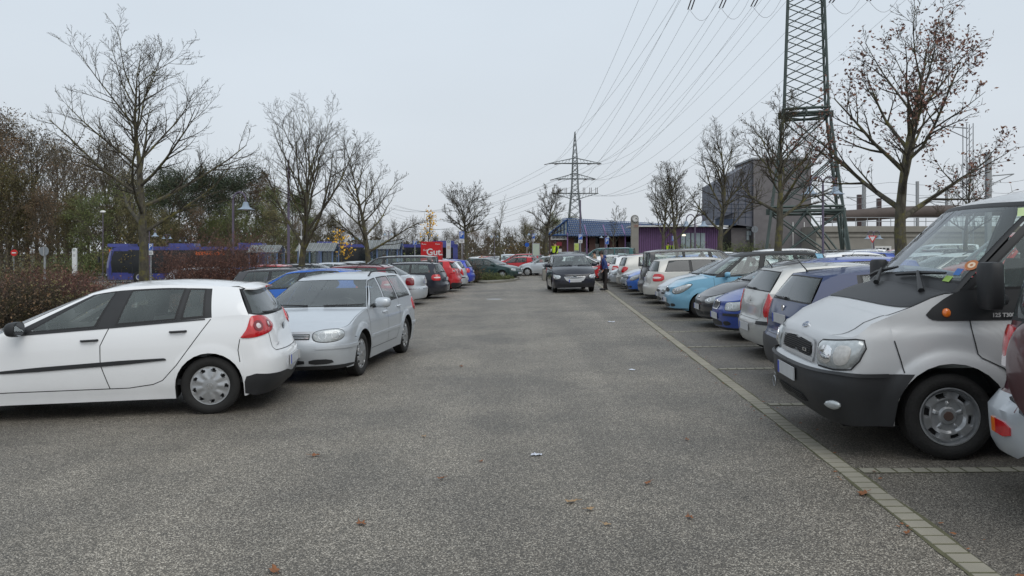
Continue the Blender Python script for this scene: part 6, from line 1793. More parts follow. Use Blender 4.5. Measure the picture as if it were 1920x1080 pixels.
for i, (px, top, Y, w, lab) in enumerate(((1611, 365, 95, .45, 'short dark railway mast left of the leafy tree'), (1620, 340, 96, .35, 'lattice railway mast beside the short dark mast'), (1648, 372, 95, .45, 'short dark railway mast right of the lattice mast'), (1815, 232, 60, .3, 'tall lattice railway mast seen through the leafy tree crown'), (1853, 285, 66, .38, 'concrete railway mast right of the tall lattice mast'), (1775, 350, 90, .25, 'thin railway mast behind the leafy tree trunk'), (1720, 340, 100, .3, 'thin railway mast just right of the leafy tree trunk'))):
    mm = empty('railway_mast', pxY(px, Y)); tag(mm, lab, 'mast', 'railway overhead line masts'); off = Vector(mm.location); x = wx(px, Y); zt = wz(top, Y)
    mb = MB(); mb.box(rel((x, Y, zt / 2)), (w, w, zt)) if i != 3 else [mb.tube([rel((x + a, Y + b, 0)), rel((x + a, Y + b, zt))], .04, 4) for a in (-.25, .25) for b in (-.25, .25)]
    if i in (1, 3):
        for k in range(int(zt / .5)): mb.tube([rel((x - .2, Y - .2, k * .5)), rel((x + .2, Y - .2, k * .5 + .5))], .025, 4)
    mb.build('mast_post', GRYP if i != 0 and i != 2 else INS, mm, smooth=None)
    mb = MB(); zc_ = zt * (.80 if i != 3 else .97); mb.tube([rel((x, Y, zc_)), rel((x + 2.2 * (-1 if i % 2 else 1), Y, zc_ + .2))], .05, 4); mb.tube([rel((x, Y, zc_ - .8)), rel((x + 2.2 * (-1 if i % 2 else 1), Y, zc_ + .2))], .04, 4)
    mb.build('bracket', GRYP, mm, smooth=None)
for j, (z_, Y) in enumerate(((6.4, 94), (7.0, 94), (7.6, 93), (8.4, 93), (9.6, 92))):
    mb = MB(); pts = [Vector((lerp(wx(1525, Y), wx(2100, Y), i / 24), Y, z_ + .25 * math.cos(i * PI / 3) + .05 * i)) for i in range(25)]; mb.tube(pts, .022, 4); o = mb.build('overhead_wire', WIRE, smooth=None)
    tag(o, ['lowest', 'second lowest', 'middle', 'second highest', 'highest'][j] + ' overhead railway wire above the platform', 'overhead wire', 'railway overhead wires')

# ------------------------------------------------------------------ lamps, signs, shelters, buses
POST = mat('purple_grey_paint', (.115, .095, .14), .5, var=.15)
BELL = mat('lamp_bell_paint', (.27, .34, .42), .45, var=.1)
BULB = mat('lamp_lens', (.75, .75, .72), .3, var=0)
def gooseneck(loc, H, arms, lab, s=1.0, rz=0, group='gooseneck street lamps'):
    o = empty('street_lamp', loc, rz); tag(o, lab, 'street lamp', group)
    mb = MB(); ph_ = H - .35 * s
    mb.tube([(0, 0, -.05), (0, 0, 1.0), (0, 0, 1.02), (0, 0, ph_)], [.07 * s, .07 * s, .05 * s, .045 * s], 10); mb.build('post', POST, o)
    for d in arms:
        a = MB(); r = .36 * s
        if len(arms) > 1: pts = [Vector((0, 0, ph_ - .05))] + [Vector((d * (r * .75 - r * .75 * math.cos(t)), 0, ph_ + r * math.sin(t) * .95)) for t in [PI * i / 12 for i in range(13)]]
        else: pts = [Vector((0, 0, ph_ - .05))] + [Vector((d * (r * .75 - r * .75 * math.cos(t)), 0, ph_ + r * math.sin(t) * .95)) for t in [PI * i / 12 for i in range(13)]]
        pts.append(pts[-1] + Vector((0, 0, -.12 * s))); a.tube(pts, .035 * s, 8); ar = a.build('arm', POST, o)
        e = pts[-1]; b = MB()
        b.lathe([(.05 * s, .05 * s), (.10 * s, .03 * s), (.13 * s, -.10 * s), (.16 * s, -.17 * s), (.24 * s, -.23 * s), (.36 * s, -.27 * s), (.365 * s, -.285 * s), (.24 * s, -.25 * s), (.12 * s, -.18 * s)], c=e, n=24); b.build('lamp_shade', BELL, ar)
        l = MB(); l.ell(e + Vector((0, 0, -.25 * s)), (.10 * s, .10 * s, .07 * s), nu=14, nv=8); l.build('lamp_lens', BULB, ar)
    return o
gooseneck(pxY(437, 33), wz(360, 33) - gz(wx(437, 33)), (1,), 'single gooseneck lamp with blue grey bell shade on a purple post left of the lane', 1.0)
gooseneck(pxY(1543, 29), wz(331, 29) - gz(wx(1543, 29)), (-1, 1), 'double gooseneck lamp with two bell shades in front of the near pylon', .88)
for px, py, Y, arms, lab in ((280, 428, 58, (1,), 'small single gooseneck lamp just right of the tallest tree trunk'), (313, 439, 66, (-1, 1), 'small double gooseneck lamp above the bus roof, the left one of two'), (343, 445, 76, (-1, 1), 'small double gooseneck lamp above the bus roof, the right one of two'), (388, 448, 86, (1,), 'tiny single gooseneck lamp above the bus destination display'),
                            (728, 432, 62, (-1, 1), 'double gooseneck lamp behind the rightmost bus shelter'), (668, 441, 70, (-1, 1), 'double gooseneck lamp behind the middle bus shelter'), (927, 437, 72, (-1, 1), 'double gooseneck lamp left of the thin bare tree at the lane end'), (998, 432, 64, (-1, 1), 'double gooseneck lamp beside the far parking sign left of the pale trunked tree'), (1134, 437, 64, (-1, 1), 'double gooseneck lamp in front of the station pillars'), (868, 443, 74, (-1, 1), 'double gooseneck lamp behind the large blue parking sign'),
                            (1303, 402, 60, (-1, 1), 'double gooseneck lamp in front of the purple hall'), (1638, 433, 66, (-1, 1), 'double gooseneck lamp in front of the platform wall')):
    gooseneck(pxY(px, Y), wz(py, Y) - gz(wx(px, Y)), arms, lab, {1303: 1.25, 1638: .9, 280: .8}.get(px, .52))
for px, top, Y, lab in ((541, 300, 44, 'tall slim purple post right of the leftmost shelter'), (1088, 375, 60, 'tall purple post in front of the station holding nothing at its top')):
    mb = MB(); p = pxY(px, Y); mb.tube([(0, 0, 0), (0, 0, wz(top, Y) - p.z)], [.09, .06], 8); o = mb.build('post', POST); o.location = p; tag(o, lab, 'post')
SBLUE = mat('sign_blue', (.01, .09, .42), .4, var=.06); SWHITE = mat('sign_white', (.65, .66, .66), .4, var=.08); SGREY = mat('sign_back', (.24, .26, .28), .5, .3, var=.12); SRED = mat('sign_red', (.55, .02, .02), .4, var=.06); GALV = mat('galvanised_steel', (.34, .35, .36), .5, .5, var=.2, scale=8)
def psign(px, py, Y, w, h, lab, extra=True, tilt=0):
    p = pxY(px, Y); zc = wz(py, Y) - p.z
    o = empty('parking_sign', p, tilt); tag(o, lab, 'sign', 'blue parking signs')
    mb = MB(); mb.tube([(0, 0, 0), (0, 0, zc + h / 2)], .035, 8); mb.build('post', GALV, o)
    mb = MB(); mb.box((0, -.06, zc), (w, .025, h)); sg_ = mb.build('sign_plate', SBLUE, o)
    mb = MB()
    for a in (-1, 1): mb.box((a * (w / 2 - .02), -.075, zc), (.012, .004, h - .03)); mb.box((0, -.075, zc + a * (h / 2 - .02)), (w - .05, .004, .012))
    mb.build('sign_border', SWHITE, sg_)
    text_mesh('P', w * 1.15, SWHITE, sg_, Matrix.Translation((0, -.074, zc + h * .05)) @ Matrix.Rotation(R(90), 4, 'X'), 'sign_letter', font_w=.008)
    if extra:
        mb = MB(); mb.box((0, -.06, zc - h * .5 - w * .45), (w, .02, w * .75)); e = mb.build('supplementary_plate', SWHITE, o)
        mb = MB()
        for k in range(3): mb.box((0, -.073, zc - h * .5 - w * (.28 + .16 * k)), (w * (.7, .5, .6)[k], .004, .035))
        mb.build('plate_lines', GRYP, e)
psign(866, 441, 52, .34, .50, 'largest blue parking sign left of the lane, beside the round crowned tree'); psign(1088, 444, 56, .30, .42, 'blue parking sign on the purple post in front of the station')
psign(1138, 452, 60, .30, .50, 'blue parking sign behind the man in the blue jacket', False); psign(283, 463, 50, .34, .44, 'blue parking sign right of the tallest left tree trunk'); psign(1000, 443, 66, .26, .42, 'narrow blue parking sign left of the pale trunked tree')
psign(1263, 447, 62, .34, .40, 'blue parking sign in front of the purple hall', False); psign(778, 455, 56, .3, .3, 'small blue sign left of the red billboard', False)
def round_sign(px, py, Y, r, kind, lab, cat='sign', rz=0):
    p = pxY(px, Y); zc = wz(py, Y) - p.z
    o = empty('road_sign', p, R(rz)); tag(o, lab, cat)
    mb = MB(); mb.tube([(0, 0, 0), (0, 0, zc + r * .9)], .035, 8); mb.build('post', GALV, o)
    mb = MB(); mb.lathe([(.001, -.035), (r, -.035), (r, -.055), (.001, -.055)] , c=(0, 0, zc), axis='Y', n=28); s_ = mb.build('sign_plate', {'back': SGREY, 'noentry': SRED, 'blue': SBLUE}[kind], o)
    if kind == 'noentry': b = MB(); b.box((0, -.06, zc), (r * 1.4, .006, r * .34)); b.build('sign_bar', SWHITE, s_)
    if kind == 'back': b = MB(); b.tube([(0, -.06, zc - r * .98), (0, -.06, zc + r * .98)], .03, 6); b.build('clamp_rail', GALV, s_)
round_sign(84, 471, 27, .165, 'back', 'round road sign seen from its plain grey back above the dark red shrubs')
round_sign(26, 474, 62, .26, 'noentry', 'distant red no entry sign with a white bar at the far left', rz=58)
round_sign(988, 459, 68, .19, 'blue', 'small round blue sign left of the advertising case')
round_sign(1415, 430, 70, .30, 'back', 'grey backed road sign at the corner of the grey building')
p = pxY(1635, 52); o = empty('give_way_sign', p); tag(o, 'red and white give way triangle in front of the platform wall', 'sign'); zc = wz(448, 52) - p.z
mb = MB(); mb.tube([(0, 0, 0), (0, 0, zc + .3)], .035, 8); mb.build('post', GALV, o)
mb = MB(); mb.poly([Vector((-.30, -.06, zc + .22)), Vector((.30, -.06, zc + .22)), Vector((0, -.06, zc - .28))][::-1]); s_ = mb.build('sign_plate', SRED, o, smooth=None)
mb = MB(); mb.poly([Vector((-.19, -.066, zc + .155)), Vector((.19, -.066, zc + .155)), Vector((0, -.066, zc - .16))][::-1]); mb.build('sign_centre', SWHITE, s_, smooth=None)
def stop_pylon(px, top, bot, Y, w, lab):
    p = pxY(px, Y); o = empty('stop_pylon', p); tag(o, lab, 'sign', 'white round topped pylon signs')
    z0, z1 = wz(bot, Y) - p.z, wz(top, Y) - p.z; z0 = max(0, z0); q = [(-w, z0), (w, z0)] + [(w * math.cos(a), z1 - w + w * math.sin(a)) for a in [PI * i / 12 for i in range(13)]]
    mb = MB(); fr = [Vector((a, -.07, b)) for a, b in q]; bk = [Vector((a, .07, b)) for a, b in q]; mb.poly(fr); mb.poly(bk[::-1])
    for i in range(len(q)): j = (i + 1) % len(q); mb.poly([fr[i], bk[i], bk[j], fr[j]])
    b = mb.build('panel', SWHITE, o)
    mb = MB(); mb.lathe([(w * .62, -.078), (w * .42, -.078)], c=(0, 0, z1 - w), axis='Y', n=20); mb.box((0, -.078, z1 - w), (w * .8, .004, w * .12)); mb.build('ring_symbol', mat('sign_green_grey', (.12, .2, .15), .5), b)
    mb = MB()
    for k in range(3): mb.box((0, -.076, z1 - w * 3.2 - k * w * .5), (w * 1.2, .004, w * .18))
    mb.build('panel_lines', mat('pale_orange', (.55, .3, .15), .5) if px > 500 else GRYP, b)
    mb = MB(); mb.tube([(0, 0, 0), (0, 0, z0 + .05)], .05, 8); mb.build('post', GALV, o)
stop_pylon(140, 465, 516, 50, .13, 'white round topped pylon sign behind the shrubs left of the buses')
stop_pylon(841, 449, 484, 56, .16, 'white round topped pylon sign right of the red billboard')
# billboard
p = pxY(808, 50); o = empty('billboard', p, R(-2)); tag(o, 'red advertising cube with the white word Gut', 'billboard'); w = 38 * 50 / F; z0, z1 = .5, wz(453, 50) - p.z
mb = MB(); mb.box((0, .45, (z0 + z1) / 2), (w, .9, z1 - z0)); b = mb.build('panel', mat('poster_red', (.50, .012, .015), .4, var=.08), o)
mb = MB(); mb.box((0, .45, z0 / 2), (w * .8, .5, z0)); mb.build('foot', GRYP, o)
RX = Matrix.Rotation(R(90), 4, 'X')
text_mesh('Gut.', .60, SWHITE, b, Matrix.Translation((w * .18, -.008, wz(473, 50) - p.z)) @ RX, 'poster_word', font_w=.012)
text_mesh('Gut.', .17, SWHITE, b, Matrix.Translation((-w * .28, -.008, wz(469, 50) - p.z)) @ RX, 'poster_word')
mb = MB()
for sx in (-1, 1):
    mb.box((sx * w * .34 - .12, -.006, z1 - .15), (.05, .004, .06)); mb.box((sx * w * .34 + .04, -.006, z1 - .17), (.2, .004, .03))
mb.build('poster_small_marks', SWHITE, b)
# advertising cases
for px, Y, w, h, py, m_, lab in ((1005, 58, .55, .95, 468, mat('poster_pale', (.42, .48, .40), .4), 'pale advertising case left of the pale trunked tree'), (1081, 78, .5, .8, 463, mat('poster_lime', (.42, .5, .12), .4, var=.3), 'lime green poster case in front of the station')):
    p = pxY(px, Y); o = empty('advertising_case', p); tag(o, lab, 'poster case'); zc = wz(py, Y) - p.z
    mb = MB(); mb.box((0, 0, zc), (w, .16, h)); mb.tube([(-w * .35, 0, 0), (-w * .35, 0, zc)], .04, 6); mb.tube([(w * .35, 0, 0), (w * .35, 0, zc)], .04, 6); c_ = mb.build('case', GALV, o)
    mb = MB(); mb.box((0, -.085, zc), (w * .86, .01, h * .88)); mb.build('poster', m_, o)
# pole with white board by the shelters
p = pxY(562, 40); o = empty('stop_pole', p); tag(o, 'thin white stop pole with a small white board in front of the shelters', 'sign'); mb = MB(); mb.tube([(0, 0, 0), (0, 0, wz(444, 40) - p.z)], .045, 8); mb.build('post', SWHITE, o)
mb = MB(); mb.box((.09, 0, wz(449, 40) - p.z), (.2, .03, .36)); mb.build('board', SWHITE, o)
# small floodlight on a pole
p = pxY(565, 60); o = empty('floodlight_pole', p); tag(o, 'thin pole with a small white lamp head behind the second tree', 'street lamp'); mb = MB(); zt = wz(402, 60) - p.z; mb.tube([(0, 0, 0), (0, 0, zt)], .05, 6); mb.build('post', GALV, o); mb = MB(); mb.ell((0, 0, zt), (.28, .14, .1)); mb.build('lamp_head', BULB, o)
p = pxY(193, 60); o = empty('floodlight_pole', p); tag(o, 'thin pole with a small white lamp head left of the bus front', 'street lamp'); mb = MB(); zt = wz(397, 60) - p.z; mb.tube([(0, 0, 0), (0, 0, zt)], .03, 6); mb.build('post', POST, o); mb = MB(); mb.ell((0, 0, zt), (.22, .14, .1)); mb.build('lamp_head', BULB, o)
# shelters
SHB = mat('shelter_blue', (.13, .19, .33), .5, .2, var=.1)
def shelter(x0, x1, top, Y, lab):
    xa, xb = wx(x0, Y), wx(x1, Y); w = xb - xa; p = gp((xa + xb) / 2, Y); o = empty('bus_shelter', p); tag(o, lab, 'bus shelter', 'glass bus shelters')
    h = wz(top, Y) - p.z; e = h - .45; d = 1.7
    mb = MB()
    for x in (-w / 2, -w / 6, w / 6, w / 2):
        for y in (-d / 2, d / 2): mb.tube([(x, y, 0), (x, y, e)], .05, 6)
    for y in (-d / 2, d / 2): mb.tube([(-w / 2, y, e), (w / 2, y, e)], .05, 6)
    for x in (-w / 2, w / 2): mb.tube([(x, -d / 2, e), (x, 0, h), (x, d / 2, e)], .045, 6)
    mb.tube([(-w / 2, 0, h), (w / 2, 0, h)], .04, 6)
    mb.build('frame', SHB, o, smooth=None)
    mb = MB(); mb.grid([[(-w / 2 - .15, y, z), (w / 2 + .15, y, z)] for y, z in ((-d / 2 - .2, e - .04), (0, h + .05), (d / 2 + .2, e - .04))]); rf = mb.build('roof', glassmat('roof_glass_' + str(x0), (.45, .5, .48), .3, (.4, .42, .38)), o, smooth=None)
    mb = MB()
    for i in range(9): x = lerp(-w / 2, w / 2, i / 8); mb.tube([(x, -d / 2 - .2, e - .02), (x, 0, h + .07), (x, d / 2 + .2, e - .02)], .022, 4)
    mb.build('glazing_bars', GALV, rf, smooth=None)
    mb = MB(); mb.box((0, d / 2 - .05, e / 2 + .15), (w - .15, .02, e - .5)); [mb.box((sx * (w / 2 - .06), 0, e / 2 + .15), (.02, d - .2, e - .5)) for sx in (-1, 1)]; mb.build('glass_wall', PANE, o, smooth=None)
    mb = MB(); mb.box((0, d / 2 - .35, .45), (w * .6, .35, .05)); [mb.box((sx * w * .25, d / 2 - .35, .22), (.06, .3, .42)) for sx in (-1, 1)]; mb.build('bench', GALV, o)
shelter(475, 526, 461, 56, 'leftmost glass bus shelter just right of the long bus'); shelter(566, 629, 457, 50, 'middle glass bus shelter with a second bus behind it'); shelter(693, 749, 452, 46, 'rightmost glass bus shelter beside the round green shrub')
# buses
BUSB = paint('bus_blue', (.02, .03, .20), .0, .45); BUSG = mat('bus_dark_glass', (.008, .010, .012), .08, var=.3, scale=2)
def bus(loc, rz, L, lab, lit=True):
    """nose towards local -X"""
    o = empty('city_bus', loc, rz); tag(o, lab, 'bus', 'blue city buses'); H = 2.85; w = 1.25
    pr = [(0.30, .10), (.9, .0), (1.6, .05), (2.4, .22), (2.75, .42), (H, .9)]
    mb = MB(); rows = []
    for z, x in [(.30, .12)] + pr[1:]:
        row = []
        for t in range(-6, 7):
            y = t / 6; k = abs(y) ** 6
            row.append((x + .35 * k + (.0), y * w * (1 if z < 2.6 else .96), z))
        rows.append(row)
    mb.grid(rows)
    xs_ = [r[-1][0] for r in rows]
    for s_ in (-1, 1):
        side = [[(x_ , s_ * w * (1 if z < 2.6 else .96), z), (L, s_ * w * (1 if z < 2.6 else .96), z)] for (z, x_) in zip([.3] + [p_[0] for p_ in pr[1:]], xs_)]
        mb.grid(side, flip=s_ > 0)
    top = rows[-1]; mb.grid([top, [(L, q_[1], H) for q_ in top]]); mb.poly([(L, -w, .3), (L, w, .3), (L, w, H), (L, -w, H)])
    b = mb.build('body', BUSB, o, smooth=30)
    # wrap-round windscreen
    g = MB(); rr = []
    for z, x in ((1.0, .0), (1.6, .05), (2.1, .14), (2.45, .24), (2.66, .36)):
        rr.append([(x + .35 * abs(t / 6) ** 6 - .015, t / 6 * w * .96, z) for t in range(-6, 7)])
    g.grid(rr); g.build('windscreen', BUSG, o, smooth=60)
    for s_ in (-1, 1):
        g = MB(); g.grid([[(.62, s_ * (w + .008), .85), (.50, s_ * (w + .008), 1.6), (.75, s_ * (w + .008), 2.5)], [(1.8, s_ * (w + .008), .85), (1.8, s_ * (w + .008), 1.6), (1.8, s_ * (w + .008), 2.5)]]); 
        g.grid([[(1.8, s_ * (w + .008), .78), (1.8, s_ * (w + .008), 2.58)], [(L - .4, s_ * (w + .008), .78), (L - .4, s_ * (w + .008), 2.58)]]); sw_ = g.build('side_windows', BUSG, o, smooth=None)
        for x in (.5, 2.0, 5.2, 6.6, L - 4.5, L - 3.2): d_ = MB(); d_.box((x + .1, s_ * (w + .014), 1.6), (.05, .01, 1.9)); d_.build('door_post', BLACK, sw_)
    for x_, d_ in ((.95, (1.6, 2.1, .26)), (L - 1.2, (1.9, 2.0, .36)), (5.6, (2.0, 1.9, .3))): c_ = MB(); c_.box((x_, 0, H + d_[2] * .35), d_, taper=.93); c_.build('roof_pod', BUSB, o, smooth=None)
    if lit:
        LED = mat('orange_display', (.5, .09, .02), .5, var=0, emit=(1, .22, .05), es=.35)
        d_ = MB(); rn = random.Random(9)
        for k in range(11):
            for a in range(3):
                for q in range(5):
                    if rn.random() < .62: d_.box((L - 5.2 + k * .2 + a * .055, -w - .02, 2.22 + q * .055), (.042, .01, .042))
        d_.build('route_display', LED, o)
        d_ = MB()
        for (a, q) in ((0, 0), (1, 0), (2, 0), (2, 1), (0, 2), (1, 2), (2, 2), (0, 3), (0, 4), (1, 4), (2, 4)): d_.box((.18, -.55 + a * .1, 2.28 + q * .08), (.06, .08, .07))
        d_.build('route_number', LED, o)
    for x in (2.6, L - 3.3):
        for s_ in (-1, 1):
            t = MB(); t.lathe([(.25, -.15), (.45, -.15), (.5, -.1), (.5, .1), (.45, .15)], c=(x, s_ * (w - .14), .5), axis='Y', n=24); q_ = t.build('wheel', TYRE, o); t = MB(); t.lathe([(.001, -.12), (.26, -.15)] if s_ < 0 else [(.26, .15), (.001, .12)], c=(x, s_ * (w - .14), .5), axis='Y', n=16); t.build('rim', RIM, q_)
    for s_ in (-1, 1):
        m_ = MB(); m_.tube([(.4, s_ * w * .95, 2.5), (-.25, s_ * (w + .12), 2.45), (-.3, s_ * (w + .12), 2.1)], .03, 6); m_.box((-.3, s_ * (w + .12), 1.85), (.1, .2, .45)); m_.build('mirror', BLACK, o)
    h = MB()
    for s_ in (-1, 1): h.ell((.12, s_ * .95, .65), (.06, .16, .1))
    h.build('headlights', LAMP, o)
    return o
bus(gp(wx(200, 60) , 60.5), R(7), 12.0, 'long blue and black city bus with an orange route display, parked behind the left shrubs')
bus(gp(wx(594, 66), 66), R(4), 12.0, 'second blue bus half hidden behind the middle bus shelter', lit=False)
# ------------------------------------------------------------------ kerbed island, litter and leaves
mb = MB(); pts = [pxY(890, 47.5), pxY(905, 43.8), pxY(955, 46), pxY(972, 48.5), pxY(975, 53), pxY(900, 56)]
ring = [(p.x, p.y) for p in pts]
for _ in range(2):
    q = []
    for i in range(len(ring)): a, b = ring[i], ring[(i + 1) % len(ring)]; q += [(lerp(a[0], b[0], .25), lerp(a[1], b[1], .25)), (lerp(a[0], b[0], .75), lerp(a[1], b[1], .75))]
    ring = q
mb.poly([(x, y, gz(x) + .11) for x, y in ring]); 
for i in range(len(ring)): a, b = ring[i], ring[(i + 1) % len(ring)]; mb.poly([(a[0], a[1], gz(a[0]) - .02), (b[0], b[1], gz(b[0]) - .02), (b[0], b[1], gz(b[0]) + .11), (a[0], a[1], gz(a[0]) + .11)])
o = mb.build('kerb_island', mat('gravel_island', (.20, .19, .16), .95, var=.3, scale=14, bump=.5, bscale=40), smooth=None); o['kind'] = 'structure'
LEAFB = mat('dry_leaf', (.22, .085, .03), .7, var=.4, scale=30); LEAFT = mat('pale_leaf', (.33, .22, .12), .75, var=.3, scale=30)
rn = random.Random(21)
def leaf_at(px, py, s, m_, lab):
    p = P(px, py); mb = MB(); c = []
    n = 22
    for i in range(n):
        a = 2 * PI * i / n; r = s * (.55 + .45 * abs(math.sin(a * 2.5)) ** 1.2) * (1.25 if i in (0, 1, n - 1) else 1) * rn.uniform(.8, 1.1)
        c.append(Vector((math.cos(a) * r, math.sin(a) * r * .72, .006 + .35 * s * (r / s) ** 2 * abs(math.cos(a * 1.5 + 1)))))
    for i in range(n): mb.poly([Vector((0, 0, .008)), c[i], c[(i + 1) % n]])
    mb.tube([(-s * .5, 0, .012), (-s * 1.6, s * .3, .018)], s * .04, 4)
    o = mb.build('fallen_leaf', m_, smooth=None); o.location = p + Vector((0, 0, .004)); o.rotation_euler = (0, 0, rn.uniform(0, 6.28)); tag(o, lab, 'leaf', 'fallen leaves on the asphalt')
for px, py, s, m_, lab in ((590, 856, .045, LEAFB, 'brown leaf on the lane in front of the white hatchback rear wheel'), (865, 688, .05, LEAFB, 'dark brown leaf in the middle of the lane, the farthest away'), (795, 820, .03, LEAFT, 'small pale leaf left of the white litter'), (827, 899, .03, LEAFB, 'small reddish leaf below left of the white litter'), (902, 867, .025, LEAFB, 'tiny reddish leaf nearest left of the white litter'), (677, 984, .042, LEAFB, 'orange brown leaf near the lower left of the lane'), (1071, 943, .045, LEAFT, 'tan leaf below right of the white litter'),
                          (1106, 957, .035, LEAFT, 'pale curled leaf beside the tan leaf'), (1214, 908, .038, LEAFB, 'brown leaf left of the paver line, in the lower right of the lane'), (1293, 972, .035, LEAFB, 'small brown leaf lowest right on the lane'), (1288, 826, .03, LEAFB, 'small brown leaf left of the paver line level with the van bumper'), (1618, 928, .055, LEAFB, 'large brown leaf on the mossy paver line'), (515, 1073, .05, LEAFB, 'brown leaf at the very bottom edge of the photo'), (1700, 1002, .03, LEAFB, 'small brown leaf in the empty bay at the lower right'), (1137, 986, .03, LEAFT, 'thin curled leaf under the pale leaf')):
    leaf_at(px, py, s, m_, lab)
for px, py, s, lab in ((1006, 854, .045, 'crumpled white litter in the middle of the lane'), (1146, 604, .08, 'small white litter far up the lane by the bays'), (1186, 694, .05, 'tiny white scrap on the lane')):
    p = P(px, py); mb = MB(); rows = []
    for i in range(7): rows.append([Vector(((i / 3 - 1) * s + rn.gauss(0, s * .12), (j / 2 - 1) * s * .6 + rn.gauss(0, s * .12), .006 + abs(rn.gauss(0, s * .12)))) for j in range(5)])
    mb.grid(rows); o = mb.build('paper_scrap', mat('litter_white', (.6, .63, .7), .6), smooth=None); o.location = p; tag(o, lab, 'litter')
p = P(928, 561); mb = MB(); mb.lathe([(.33, .003), (.28, .006), (.0005, .006)], n=24); o = mb.build('manhole_cover', GALV); o.location = p; tag(o, 'flat metal manhole cover in the lane beyond the station wagon', 'manhole')

mb = MB(); rn = random.Random(8)
for _ in range(420):      # crumbs of leaf and twig gathered along the paver line
    y = rn.uniform(2, 40) ** 1.0; sd_ = rn.choice((-1, 1)); x = XC(y) + sd_ * (.08 + abs(rn.gauss(0, .07))); s = rn.uniform(.006, .022); a = rn.uniform(0, 6.28); z = gz(x) + .008
    mb.poly([(x + s * math.cos(a + k), y + s * math.sin(a + k) * (.6 if k % 3 else 1), z + .004 * (k > 2)) for k in (0, 1.3, 2.8, 4.4)])
o = mb.build('leaf_crumbs', LEAFB, smooth=None); tag(o, kind='stuff')
# ------------------------------------------------------------------ people
SKIN = mat('skin', (.42, .24, .17), .6, var=.08, scale=20)
HAIR = mat('dark_hair', (.022, .014, .010), .7, var=.3, scale=60)
def skin_mesh(name, nodes, edges, m, parent, sub=2, root=0):
    me = bpy.data.meshes.new(name); me.from_pydata([n[0] for n in nodes], edges, [])
    o = bpy.data.objects.new(name, me); COL.objects.link(o)
    md = o.modifiers.new('s', 'SKIN'); md.use_smooth_shade = True
    sb = o.modifiers.new('u', 'SUBSURF'); sb.levels = sub; sb.render_levels = sub
    sv = me.skin_vertices[0].data
    for i, n in enumerate(nodes):
        r = n[1]; sv[i].radius = (r, r) if not hasattr(r, '__len__') else r
        sv[i].use_root = (i == root)
    bpy.context.view_layer.update()
    nm = bpy.data.meshes.new_from_object(o.evaluated_get(bpy.context.evaluated_depsgraph_get()))
    bpy.data.objects.remove(o)
    nm.materials.clear(); nm.materials.append(m)
    r = bpy.data.objects.new(name, nm); COL.objects.link(r); r.parent = parent
    return r
